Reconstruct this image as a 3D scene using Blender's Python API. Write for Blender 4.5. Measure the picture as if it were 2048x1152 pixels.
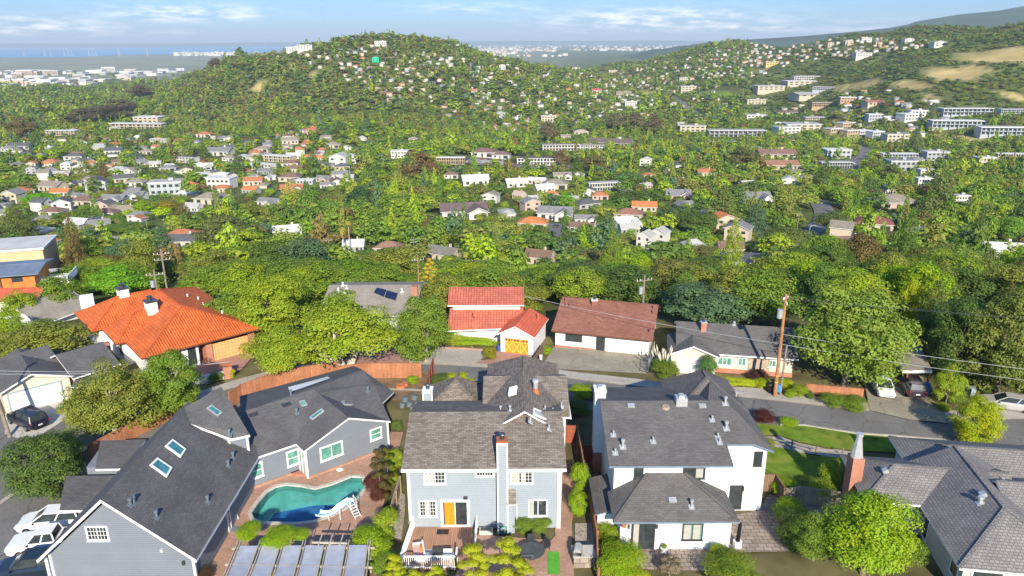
import bpy, bmesh, math, random
import numpy as np
from mathutils import Vector, Matrix
from mathutils.geometry import tessellate_polygon
R=math.radians
for o in list(bpy.data.objects): bpy.data.objects.remove(o)
S=bpy.context.scene; COL=S.collection
# ---------------- camera, sky, sun, exposure ----------------
F=1490.; PT=R(18.34); RO=R(-0.25); CH=35.3
cam=bpy.data.cameras.new('camera'); co=bpy.data.objects.new('camera',cam); COL.objects.link(co)
cam.sensor_width=36; cam.lens=F/2048*36; cam.clip_start=0.5; cam.clip_end=120000
fw=Vector((0,math.cos(PT),-math.sin(PT))); up=Vector((0,math.sin(PT),math.cos(PT))); rt=Vector((1,0,0))
cRO,sRO=math.cos(RO),math.sin(RO)
# image axes rolled so that pixel offsets (a,b) match ray() below
ax=rt*cRO+up*sRO; ay=rt*(-sRO)+up*cRO
co.matrix_world=Matrix((( ax.x,ay.x,-fw.x,0),(ax.y,ay.y,-fw.y,0),(ax.z,ay.z,-fw.z,CH),(0,0,0,1)))
S.camera=co; S.render.resolution_x=1024; S.render.resolution_y=576
S.view_settings.view_transform='Standard'; S.view_settings.look='None'; S.view_settings.gamma=1
S.view_settings.exposure=0.7
SUN_EL=R(28); SUN_AZ=R(8)
sv=Vector((math.sin(SUN_AZ)*math.cos(SUN_EL),-math.cos(SUN_AZ)*math.cos(SUN_EL),math.sin(SUN_EL)))
sl=bpy.data.lights.new('sun','SUN'); sl.energy=4.7; sl.angle=R(0.5); sl.color=(1,.90,.72)
so=bpy.data.objects.new('sun',sl); COL.objects.link(so); so.rotation_euler=sv.to_track_quat('Z','Y').to_euler(); so.location=(0,-60,90)
W=bpy.data.worlds.new('World'); S.world=W; W.use_nodes=True; nt=W.node_tree; N=nt.nodes; L=nt.links
N.clear()
def nn(N,t,**k):
    n=N.new(t)
    for a,b in k.items(): setattr(n,a,b)
    return n
sky=nn(N,'ShaderNodeTexSky',sky_type='NISHITA',sun_disc=False); sky.sun_elevation=SUN_EL; sky.sun_rotation=R(172)
sky.altitude=400; sky.air_density=1.0; sky.dust_density=0.1; sky.ozone_density=3.0
hs=nn(N,'ShaderNodeHueSaturation'); hs.inputs['Saturation'].default_value=1.12; hs.inputs['Value'].default_value=1.0
te=nn(N,'ShaderNodeTexCoord'); ts_=nn(N,'ShaderNodeSeparateXYZ'); L.new(te.outputs['Generated'],ts_.inputs[0]); tm_=nn(N,'ShaderNodeMapRange'); tm_.inputs['From Max'].default_value=.4; L.new(ts_.outputs[2],tm_.inputs[0]); tx=nn(N,'ShaderNodeMix',data_type='RGBA'); L.new(tm_.outputs[0],tx.inputs['Factor']); tx.inputs['A'].default_value=(.45,.61,.96,1); tx.inputs['B'].default_value=(.66,.66,.70,1)  # sky tint by elevation: blue low down, neutral higher up for the fill
tn=nn(N,'ShaderNodeVectorMath',operation='MULTIPLY'); L.new(tx.outputs['Result'],tn.inputs[1]); L.new(sky.outputs[0],tn.inputs[0]); gz0=nn(N,'ShaderNodeTexCoord'); gz1=nn(N,'ShaderNodeSeparateXYZ'); L.new(gz0.outputs['Generated'],gz1.inputs[0]); gz2=nn(N,'ShaderNodeMapRange'); gz2.inputs['From Max'].default_value=.35; gz2.inputs['To Min'].default_value=.5; gz2.inputs['To Max'].default_value=1.35; L.new(gz1.outputs[2],gz2.inputs[0]); gz3=nn(N,'ShaderNodeVectorMath',operation='SCALE'); L.new(tn.outputs[0],gz3.inputs[0]); L.new(gz2.outputs[0],gz3.inputs['Scale']); L.new(gz3.outputs[0],hs.inputs['Color'])  # sky dimmed near the horizon, brightened above the frame as added fill light
# clouds: soft streaks low over the far shore, by direction
tc=nn(N,'ShaderNodeTexCoord'); sp=nn(N,'ShaderNodeSeparateXYZ'); L.new(tc.outputs['Generated'],sp.inputs[0])
def M(op,a,b=None,N=N,L=L):
    n=N.new('ShaderNodeMath'); n.operation=op
    for i,q in enumerate((a,b)):
        if q is None: continue
        if isinstance(q,(int,float)): n.inputs[i].default_value=q
        else: L.new(q,n.inputs[i])
    return n.outputs[0]
az=M('ARCTAN2',sp.outputs[0],sp.outputs[1]); el=M('ARCSINE',sp.outputs[2])
cb=nn(N,'ShaderNodeCombineXYZ'); L.new(M('MULTIPLY',az,26.),cb.inputs[0]); L.new(M('MULTIPLY',el,150.),cb.inputs[1])
no=nn(N,'ShaderNodeTexNoise'); no.inputs['Scale'].default_value=1.0; no.inputs['Detail'].default_value=6; no.inputs['Roughness'].default_value=.6
L.new(cb.outputs[0],no.inputs['Vector'])
mask=None
for (px,py,rx,ry,st) in ((60,60,190,16,1.),(270,70,120,9,.8),(415,36,120,13,1.),(960,26,120,9,.45),(1130,46,90,9,.5),(1290,48,190,18,1.),(1450,64,160,10,.95),(1740,68,160,13,.8),(870,2,120,6,.5),(1390,70,330,8,.6)):
    a0=math.atan((px-1024)/1490.); e0=(84-py)/1490.
    dx=M('DIVIDE',M('SUBTRACT',az,a0),rx/1490.); dy=M('DIVIDE',M('SUBTRACT',el,e0),ry/1490.)
    g=M('MULTIPLY',M('POWER',2.718,M('MULTIPLY',M('ADD',M('MULTIPLY',dx,dx),M('MULTIPLY',dy,dy)),-1.)),st)
    mask=g if mask is None else M('MAXIMUM',mask,g)
mm=M('MULTIPLY',mask,M('SUBTRACT',M('MULTIPLY',no.outputs[0],4.4),1.85)); mm=M('MINIMUM',M('MAXIMUM',mm,0.),.92)
mx=nn(N,'ShaderNodeMix',data_type='RGBA'); L.new(mm,mx.inputs['Factor']); L.new(hs.outputs[0],mx.inputs['A']); mx.inputs['B'].default_value=(7.4,7.0,7.2,1)
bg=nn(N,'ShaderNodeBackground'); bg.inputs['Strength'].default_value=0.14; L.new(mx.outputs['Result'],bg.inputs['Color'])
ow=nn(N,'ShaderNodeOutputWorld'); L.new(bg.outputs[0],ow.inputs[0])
# ---------------- pixel -> place on the ground, for measuring ----------------
CR={0:(0,0,1),1:(0,680,2.44),2:(400,680,2.441),3:(780,720,2.667),4:(1160,720,2.667),5:(1560,720,2.666),6:(0,440,3.389),7:(480,480,3.303),8:(1060,480,3.531),9:(1540,480,3.2),
 10:(840,730,6.4),11:(1640,860,3.946),12:(0,680,6.4),13:(860,560,6.4),14:(330,730,6.775),15:(440,720,5.237),16:(150,560,5.237),'A':(0,240,2.926),'B':(680,240,2.926),'C':(1340,240,2.893),'D':(0,0,2.926),'E':(680,0,2.926),'G':(1340,0,2.893)}
def full(n,x,y):
    a=CR[n]; return a[0]+x/a[2],a[1]+y/a[2]
def ray(n,x,y):
    X,Y=full(n,x,y); a=(X-1024)/F; b=(576-Y)/F
    a,b=a*cRO-b*sRO,a*sRO+b*cRO
    return (a,math.cos(PT)+b*math.sin(PT),-math.sin(PT)+b*math.cos(PT))
def P(n,x,y,z=0):
    d=ray(n,x,y); t=(z-CH)/d[2]; return Vector((d[0]*t,d[1]*t,z))
def pj(x,y,z):
    z-=CH; Z=y*math.cos(PT)-z*math.sin(PT); u=x/Z; v=(y*math.sin(PT)+z*math.cos(PT))/Z
    u,v=u*cRO+v*sRO,-u*sRO+v*cRO
    return 1024+F*u,576-F*v,Z
# ---------------- materials ----------------
MT={}
def base(name,rough=.85,spec=.3):
    m=bpy.data.materials.new(name); m.use_nodes=True; n=m.node_tree.nodes; b=n['Principled BSDF']
    b.inputs['Roughness'].default_value=rough; b.inputs['Specular IOR Level'].default_value=spec
    MT[name]=m; return m,n,m.node_tree.links,b
def colnode(n,l,src,scale,c,amt,coord='Object',detail=4,stretch=None):
    """colour c varied by noise amt; src = optional colour socket to vary instead of c"""
    tc=n.new('ShaderNodeTexCoord'); t=n.new('ShaderNodeTexNoise'); t.inputs['Scale'].default_value=scale; t.inputs['Detail'].default_value=detail
    if stretch:
        mp=n.new('ShaderNodeMapping'); mp.inputs['Scale'].default_value=stretch; l.new(tc.outputs[coord],mp.inputs[0]); l.new(mp.outputs[0],t.inputs['Vector'])
    else: l.new(tc.outputs[coord],t.inputs['Vector'])
    mr=n.new('ShaderNodeMapRange'); mr.inputs['From Min'].default_value=.3; mr.inputs['From Max'].default_value=.7; mr.inputs['To Min'].default_value=1-amt; mr.inputs['To Max'].default_value=1+amt
    l.new(t.outputs[0],mr.inputs[0])
    mu=n.new('ShaderNodeVectorMath'); mu.operation='SCALE'
    if src is not None: l.new(src,mu.inputs[0])
    else: mu.inputs[0].default_value=c[:3]
    l.new(mr.outputs[0],mu.inputs['Scale']); return mu.outputs[0],t.outputs[0]
def plain(name,c,rough=.85,scale=1.5,amt=.12,bump=0,spec=.3,metal=0):
    m,n,l,b=base(name,rough,spec); o,t=colnode(n,l,None,scale,c,amt); l.new(o,b.inputs['Base Color']); b.inputs['Metallic'].default_value=metal
    if bump:
        bp=n.new('ShaderNodeBump'); bp.inputs['Strength'].default_value=bump; bp.inputs['Distance'].default_value=.03
        t2=n.new('ShaderNodeTexNoise'); t2.inputs['Scale'].default_value=scale*12; tc=n.new('ShaderNodeTexCoord'); l.new(tc.outputs['Object'],t2.inputs['Vector'])
        l.new(t2.outputs[0],bp.inputs['Height']); l.new(bp.outputs[0],b.inputs['Normal'])
    return m
def bricky(name,c1,c2,cm,bw,rh,mort,rough=.9,off=.5,amt=.12,bump=.4,swap=False,nscale=.5,src=False,dist=.012):
    """courses laid in metres on the faces' own plane (shingles, siding, bricks, boards, pavers)"""
    m,n,l,b=base(name,rough,.2); uv=n.new('ShaderNodeUVMap'); br=n.new('ShaderNodeTexBrick'); v=uv.outputs[0]
    if swap:
        mp=n.new('ShaderNodeMapping'); mp.inputs['Rotation'].default_value=(0,0,math.pi/2); l.new(v,mp.inputs[0]); v=mp.outputs[0]
    l.new(v,br.inputs['Vector']); i=br.inputs
    i['Scale'].default_value=1; i['Brick Width'].default_value=bw; i['Row Height'].default_value=rh; i['Mortar Size'].default_value=mort; i['Mortar Smooth'].default_value=.3
    i['Color1'].default_value=(*c1,1); i['Color2'].default_value=(*c2,1); i['Mortar'].default_value=(*cm,1); br.offset=off
    o,_=colnode(n,l,br.outputs[0],nscale,None,amt); 
    if src:
        oi=n.new('ShaderNodeObjectInfo'); mu=n.new('ShaderNodeVectorMath'); mu.operation='MULTIPLY'; l.new(o,mu.inputs[0]); l.new(oi.outputs['Color'],mu.inputs[1]); o=mu.outputs[0]
    o2,_=colnode(n,l,o,7.,None,amt*.6,detail=2)
    l.new(o2,b.inputs['Base Color'])
    if bump:
        bp=n.new('ShaderNodeBump'); bp.invert=True; bp.inputs['Strength'].default_value=bump; bp.inputs['Distance'].default_value=dist
        l.new(br.outputs['Fac'],bp.inputs['Height']); l.new(bp.outputs[0],b.inputs['Normal'])
    return m
def tile(name,c,c2,src=False,per=.28):
    m,n,l,b=base(name,.75,.3); uv=n.new('ShaderNodeUVMap'); br=n.new('ShaderNodeTexBrick'); l.new(uv.outputs[0],br.inputs['Vector']); i=br.inputs
    i['Scale'].default_value=1; i['Brick Width'].default_value=per; i['Row Height'].default_value=.38; i['Mortar Size'].default_value=.02; br.offset=0
    i['Color1'].default_value=(*c,1); i['Color2'].default_value=(*c2,1); i['Mortar'].default_value=tuple(q*.55 for q in c)+(1,)
    o,_=colnode(n,l,br.outputs[0],.6,None,.16)
    # pale lichen spots
    tc=n.new('ShaderNodeTexCoord'); t=n.new('ShaderNodeTexNoise'); t.inputs['Scale'].default_value=3.5; l.new(tc.outputs['Object'],t.inputs['Vector'])
    mr=n.new('ShaderNodeMapRange'); mr.inputs['From Min'].default_value=.70; mr.inputs['From Max'].default_value=.78; mr.inputs['To Max'].default_value=.5; l.new(t.outputs[0],mr.inputs[0])
    mx=n.new('ShaderNodeMix'); mx.data_type='RGBA'; l.new(mr.outputs[0],mx.inputs['Factor']); l.new(o,mx.inputs['A']); mx.inputs['B'].default_value=(.62,.5,.36,1); l.new(mx.outputs['Result'],b.inputs['Base Color'])
    sp=n.new('ShaderNodeSeparateXYZ'); l.new(uv.outputs[0],sp.inputs[0])
    w=M('SINE',M('MULTIPLY',sp.outputs[0],2*math.pi/per,n,l),None,n,l); bp=n.new('ShaderNodeBump'); bp.inputs['Strength'].default_value=.9; bp.inputs['Distance'].default_value=.05
    l.new(w,bp.inputs['Height']); l.new(bp.outputs[0],b.inputs['Normal']); return m
def objcol(name,rough=.85,amt=.1,scale=1.):
    m,n,l,b=base(name,rough,.25); oi=n.new('ShaderNodeObjectInfo'); o,_=colnode(n,l,oi.outputs['Color'],scale,None,amt); l.new(o,b.inputs['Base Color']); return m
def leafmat(name,src='obj',c=None,trans=.38,var=.13):
    m,n,l,b=base(name,.6,.25)
    if src=='obj': s=n.new('ShaderNodeObjectInfo').outputs['Color']
    elif src=='att':
        a=n.new('ShaderNodeAttribute'); a.attribute_name='tint'; s=a.outputs['Color']
    else:
        rg=n.new('ShaderNodeRGB'); rg.outputs[0].default_value=(*c,1); s=rg.outputs[0]
    geo=n.new('ShaderNodeNewGeometry')
    hs=n.new('ShaderNodeHueSaturation'); l.new(s,hs.inputs['Color'])
    mr=n.new('ShaderNodeMapRange'); mr.inputs['To Min'].default_value=1-var*1.6; mr.inputs['To Max'].default_value=1+var*1.6; l.new(geo.outputs['Random Per Island'],mr.inputs[0]); l.new(mr.outputs[0],hs.inputs['Value'])
    tc=n.new('ShaderNodeTexCoord'); t=n.new('ShaderNodeTexNoise'); t.inputs['Scale'].default_value=5. if src=='obj' else .12; t.inputs['Detail'].default_value=2
    l.new(tc.outputs['Object'],t.inputs['Vector']); mr2=n.new('ShaderNodeMapRange'); mr2.inputs['From Min'].default_value=.3; mr2.inputs['From Max'].default_value=.7; mr2.inputs['To Min'].default_value=.52; mr2.inputs['To Max'].default_value=.485
    l.new(t.outputs[0],mr2.inputs[0]); l.new(mr2.outputs[0],hs.inputs['Hue'])
    l.new(hs.outputs[0],b.inputs['Base Color'])
    tr=n.new('ShaderNodeBsdfTranslucent'); l.new(hs.outputs[0],tr.inputs[0]); ms=n.new('ShaderNodeMixShader'); ms.inputs[0].default_value=trans
    l.new(b.outputs[0],ms.inputs[1]); l.new(tr.outputs[0],ms.inputs[2]); l.new(ms.outputs[0],n['Material Output'].inputs[0]); return m
def glassm(name,c,rough=.06):
    m,n,l,b=base(name,rough,.9); o,_=colnode(n,l,None,2.2,c,.35); l.new(o,b.inputs['Base Color']); return m
plain('white_trim',(.78,.78,.77),.6,1.,.05); plain('white_stucco',(.80,.80,.79),.9,.8,.05,.15); plain('cream_wall',(.62,.56,.46),.9,.8,.07,.1)
plain('dark_trim',(.045,.05,.055),.5); plain('slate_gutter',(.16,.21,.26),.5); plain('pale_metal',(.62,.63,.62),.35,3,.1,0,.5,.5); plain('rust_metal',(.42,.13,.055),.6,4,.25)
plain('dark_metal',(.1,.105,.11),.4,3,.15,0,.5,.6); plain('grey_vent',(.13,.17,.2),.6)
bricky('blue_siding',(.195,.22,.26),(.203,.228,.268),(.14,.158,.19),40,.16,.012,.7,amt=.05,bump=.5)
bricky('lightblue_siding',(.31,.355,.40),(.318,.363,.408),(.22,.255,.29),40,.16,.012,.7,amt=.05,bump=.5)
bricky('white_siding',(.80,.80,.80),(.78,.78,.79),(.55,.56,.58),40,.2,.012,.7,amt=.04,bump=.4)
bricky('grey_siding',(.45,.48,.46),(.47,.5,.48),(.3,.32,.31),.25,.6,.012,.8,amt=.05,swap=False)
bricky('brown_shingle',(.155,.13,.11),(.27,.232,.20),(.085,.072,.062),.42,.17,.014,amt=.14)
bricky('dark_shingle',(.12,.114,.11),(.157,.148,.143),(.075,.073,.078),.42,.17,.012,amt=.15)
bricky('blueblack_shingle',(.108,.105,.108),(.135,.132,.134),(.072,.07,.073),.4,.17,.012,amt=.16)
bricky('grey_shake',(.2,.188,.185),(.26,.245,.235),(.11,.105,.105),.3,.22,.022,amt=.16,bump=.6,dist=.02)
bricky('redbrown_shingle',(.24,.105,.075),(.32,.15,.11),(.15,.06,.045),.45,.2,.02,amt=.13)
bricky('taupe_shingle',(.30,.265,.22),(.36,.32,.27),(.17,.15,.13),.45,.2,.02,amt=.13)
tile('orange_tile',(.62,.125,.03),(.75,.18,.045)); tile('red_tile',(.50,.13,.085),(.58,.18,.12),per=.34); tile('scarlet_tile',(.66,.13,.07),(.72,.16,.08),per=.34)
bricky('red_brick',(.42,.13,.07),(.5,.18,.1),(.4,.3,.25),.22,.08,.012,amt=.15)
bricky('pink_paver',(.42,.25,.18),(.5,.31,.23),(.26,.16,.12),.3,.15,.015,amt=.16,bump=.3)
bricky('grey_paver',(.25,.2,.165),(.36,.3,.25),(.12,.1,.085),.62,.42,.03,amt=.2,bump=.4)
bricky('redwood_boards',(.36,.155,.08),(.44,.2,.11),(.18,.06,.03),30,.15,.012,swap=True,amt=.22)
bricky('dark_redwood_boards',(.26,.075,.045),(.32,.1,.06),(.12,.035,.02),30,.15,.012,swap=True,amt=.22)
bricky('weathered_boards',(.3,.24,.17),(.4,.33,.24),(.12,.09,.06),30,.15,.014,swap=True,amt=.25)
bricky('brown_boards',(.2,.13,.09),(.27,.18,.12),(.08,.05,.035),30,.15,.014,swap=True,amt=.2)
bricky('deck_boards',(.36,.2,.135),(.42,.25,.17),(.2,.11,.07),30,.14,.012,amt=.12,swap=True)
bricky('garage_panels',(.76,.76,.76),(.78,.78,.78),(.55,.56,.58),1.2,.55,.02,.6,amt=.03,off=0)
bricky('wood_panels',(.72,.36,.15),(.78,.42,.19),(.5,.22,.09),.4,.45,.02,.6,amt=.1,off=0)
plain('amber_wood',(.72,.26,.02),.45,5,.15); plain('light_amber_wood',(.9,.5,.12),.45,5,.1); plain('brown_wood',(.14,.055,.03),.6); plain('pole_wood',(.36,.17,.075),.85,3,.25,.3); plain('grey_pole_wood',(.24,.2,.16),.85,3,.25,.3)
plain('asphalt',(.17,.165,.16),.92,.25,.16,.2); plain('concrete',(.40,.365,.32),.9,.35,.14,.15); plain('pale_concrete',(.5,.47,.43),.9,.3,.1,.1); plain('drive_concrete',(.30,.27,.21),.9,.3,.2,.15); plain('kerb_concrete',(.42,.38,.33),.9,1,.12)
bricky('brick_drive',(.36,.2,.165),(.42,.25,.2),(.3,.17,.14),.2,.1,.006,amt=.12,bump=.2)
plain('soil',(.2,.135,.08),.95,.8,.35,.4); plain('gravel',(.36,.31,.26),.95,8,.45,.5); plain('curtain',(.42,.4,.36),.9,4,.1); plain('white_paint',(.8,.8,.8),.6); plain('black_plastic',(.015,.015,.018),.4); plain('blue_plastic',(.02,.1,.4),.4); plain('sky_blue_plastic',(.03,.3,.72),.4)
plain('grey_plastic',(.28,.36,.38),.5); plain('green_plastic',(.02,.3,.16),.5); plain('pool_plaster',(.13,.35,.32),.7,.8,.2); plain('pool_deep',(.025,.11,.3),.7,.6,.25); plain('terracotta',(.5,.17,.07),.8); plain('cushion_pink',(.62,.42,.36),.9); plain('orange_cloth',(.75,.2,.06),.9); plain('grey_cloth',(.4,.43,.48),.9)
plain('bark',(.19,.15,.11),.9,4,.3,.5); plain('pale_bark',(.46,.38,.29),.9,4,.3,.5); plain('turf',(.1,.36,.04),.9,3,.15,.3); plain('slide_plastic',(.55,.75,.86),.25,1,.06); plain('awning_fabric',(.36,.39,.46),.7,1.5,.12); plain('pergola_wood',(.42,.38,.31),.9,3,.2)
plain('blue_tarp',(.01,.06,.6),.5); plain('beige_mesh',(.32,.27,.2),.9,3,.15); plain('solar',(.012,.02,.06),.15,2,.3,0,.8); plain('tire',(.02,.02,.02),.8); plain('rim',(.4,.4,.42),.3,2,.1,0,.6,.8); plain('red_lens',(.55,.02,.03),.25); plain('lamp_lens',(.7,.72,.75),.15); plain('plate',(.6,.6,.62),.5)
plain('stone_facing',(.42,.34,.26),.95,3.5,.35,.5); plain('amber_panel',(.62,.2,.05),.6,.8,.2); plain('tan_stucco',(.6,.42,.24),.9,.8,.06); plain('slate_roof',(.16,.2,.27),.5,.6,.15); plain('flat_roof',(.5,.5,.5),.9,.3,.15)
m,n,l,b=base('lawn',.9,.15); o,_=colnode(n,l,None,.7,(.13,.21,.02),.35); 
mx=n.new('ShaderNodeMix'); mx.data_type='RGBA'; t=n.new('ShaderNodeTexNoise'); t.inputs['Scale'].default_value=.35; tc=n.new('ShaderNodeTexCoord'); l.new(tc.outputs['Object'],t.inputs['Vector']); mr=n.new('ShaderNodeMapRange'); mr.inputs['From Min'].default_value=.5; mr.inputs['From Max'].default_value=.75; mr.inputs['To Max'].default_value=.7; l.new(t.outputs[0],mr.inputs[0]); l.new(mr.outputs[0],mx.inputs['Factor']); l.new(o,mx.inputs['A']); mx.inputs['B'].default_value=(.3,.22,.07,1)
o2,_=colnode(n,l,mx.outputs['Result'],14,None,.3); l.new(o2,b.inputs['Base Color'])
leafmat('leaf'); leafmat('stuff_leaf','att',trans=.35,var=.09)
glassm('glass',(.035,.045,.05)); glassm('curtain_glass',(.42,.42,.4),.3); glassm('green_glass',(.12,.3,.24),.12); glassm('skylight_glass',(.05,.2,.24),.05); glassm('amber_glass',(.4,.17,.03),.1)
objcol('obj_wall',.85,.05); objcol('obj_paint',.22,.03); objcol('obj_bark',.9,.25,6.); bricky('obj_roof',(.9,.9,.9),(1.1,1.1,1.1),(.6,.6,.6),.6,.35,.03,amt=.14,src=True); tile('x_',(1,1,1),(1,1,1))
MT['obj_paint'].node_tree.nodes['Principled BSDF'].inputs['Coat Weight'].default_value=.6
m,n,l,b=base('stuff_wall',.85,.2); a=n.new('ShaderNodeAttribute'); a.attribute_name='tint'; l.new(a.outputs['Color'],b.inputs['Base Color'])
# water of pool: tinted, see-through, with a sky reflection
m,n,l,b=base('pool_water',.03,.5); tr=n.new('ShaderNodeBsdfTransparent'); tr.inputs[0].default_value=(.74,.99,.98,1); gl=n.new('ShaderNodeBsdfGlossy'); gl.inputs['Roughness'].default_value=.03
fr=n.new('ShaderNodeLayerWeight'); fr.inputs[0].default_value=.5; pw=M('MULTIPLY',M('POWER',fr.outputs['Facing'],3.,n,l),.45,n,l); ms=n.new('ShaderNodeMixShader'); l.new(pw,ms.inputs[0]); l.new(tr.outputs[0],ms.inputs[1]); l.new(gl.outputs[0],ms.inputs[2]); l.new(ms.outputs[0],n['Material Output'].inputs[0])
t=n.new('ShaderNodeTexNoise'); t.inputs['Scale'].default_value=2.5; tc=n.new('ShaderNodeTexCoord'); l.new(tc.outputs['Object'],t.inputs['Vector']); bp=n.new('ShaderNodeBump'); bp.inputs['Strength'].default_value=.25; bp.inputs['Distance'].default_value=.05; l.new(t.outputs[0],bp.inputs['Height']); l.new(bp.outputs[0],gl.inputs['Normal'])
# bay water
m,n,l,b=base('bay_water',.25,.5); b.inputs['Base Color'].default_value=(.02,.16,.3,1)
# terrain: attribute 'dry' picks bare grass, noise mixes soil and scrub
for nm_,sc_ in (('asphalt',.28),('drive_concrete',.33),('concrete',.4),('pale_concrete',.33)):
    n=MT[nm_].node_tree.nodes; l=MT[nm_].node_tree.links; b=n['Principled BSDF']; src_=b.inputs['Base Color'].links[0].from_socket
    tc=n.new('ShaderNodeTexCoord'); nz=n.new('ShaderNodeTexNoise'); nz.inputs['Scale'].default_value=.8; nz.inputs['Detail'].default_value=5; l.new(tc.outputs['Object'],nz.inputs['Vector']); ad=n.new('ShaderNodeVectorMath'); ad.operation='ADD'; l.new(tc.outputs['Object'],ad.inputs[0]); l.new(nz.outputs['Color'],ad.inputs[1])
    vo=n.new('ShaderNodeTexVoronoi'); vo.feature='DISTANCE_TO_EDGE'; vo.inputs['Scale'].default_value=sc_; l.new(ad.outputs[0],vo.inputs['Vector']); mr=n.new('ShaderNodeMapRange'); mr.inputs['From Max'].default_value=.022; mr.inputs['To Min'].default_value=.62; l.new(vo.outputs['Distance'],mr.inputs[0])
    o_,_=colnode(n,l,src_,5.,None,.12,detail=6); mu=n.new('ShaderNodeVectorMath'); mu.operation='SCALE'; l.new(o_,mu.inputs[0]); l.new(mr.outputs[0],mu.inputs['Scale']); l.new(mu.outputs[0],b.inputs['Base Color'])
m,n,l,b=base('terrain',.95,.1); a=n.new('ShaderNodeAttribute'); a.attribute_name='dry'; sp=n.new('ShaderNodeSeparateColor'); l.new(a.outputs['Color'],sp.inputs[0])
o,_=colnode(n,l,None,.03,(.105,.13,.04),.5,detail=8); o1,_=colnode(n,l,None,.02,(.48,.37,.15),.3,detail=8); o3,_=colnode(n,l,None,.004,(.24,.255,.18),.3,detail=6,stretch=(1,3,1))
o4,_=colnode(n,l,None,.25,(.14,.125,.06),.5,detail=6)
def mixc(n,l,f,a,b_):
    x=n.new('ShaderNodeMix'); x.data_type='RGBA'; l.new(f,x.inputs['Factor']); l.new(a,x.inputs['A']); l.new(b_,x.inputs['B']); return x.outputs['Result']
tt=n.new('ShaderNodeTexNoise'); tt.inputs['Scale'].default_value=.05; tt.inputs['Detail'].default_value=6; tc=n.new('ShaderNodeTexCoord'); l.new(tc.outputs['Object'],tt.inputs['Vector'])
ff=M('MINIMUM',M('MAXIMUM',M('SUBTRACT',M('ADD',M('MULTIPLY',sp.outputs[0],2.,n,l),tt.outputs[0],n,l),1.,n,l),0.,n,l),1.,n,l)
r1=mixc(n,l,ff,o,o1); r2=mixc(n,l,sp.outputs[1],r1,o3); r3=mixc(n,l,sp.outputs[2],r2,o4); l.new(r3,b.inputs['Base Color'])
m,n,l,b=base('mountain',.95,.1); o,_=colnode(n,l,None,.002,(.05,.085,.05),.3,detail=8); l.new(o,b.inputs['Base Color'])
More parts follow.
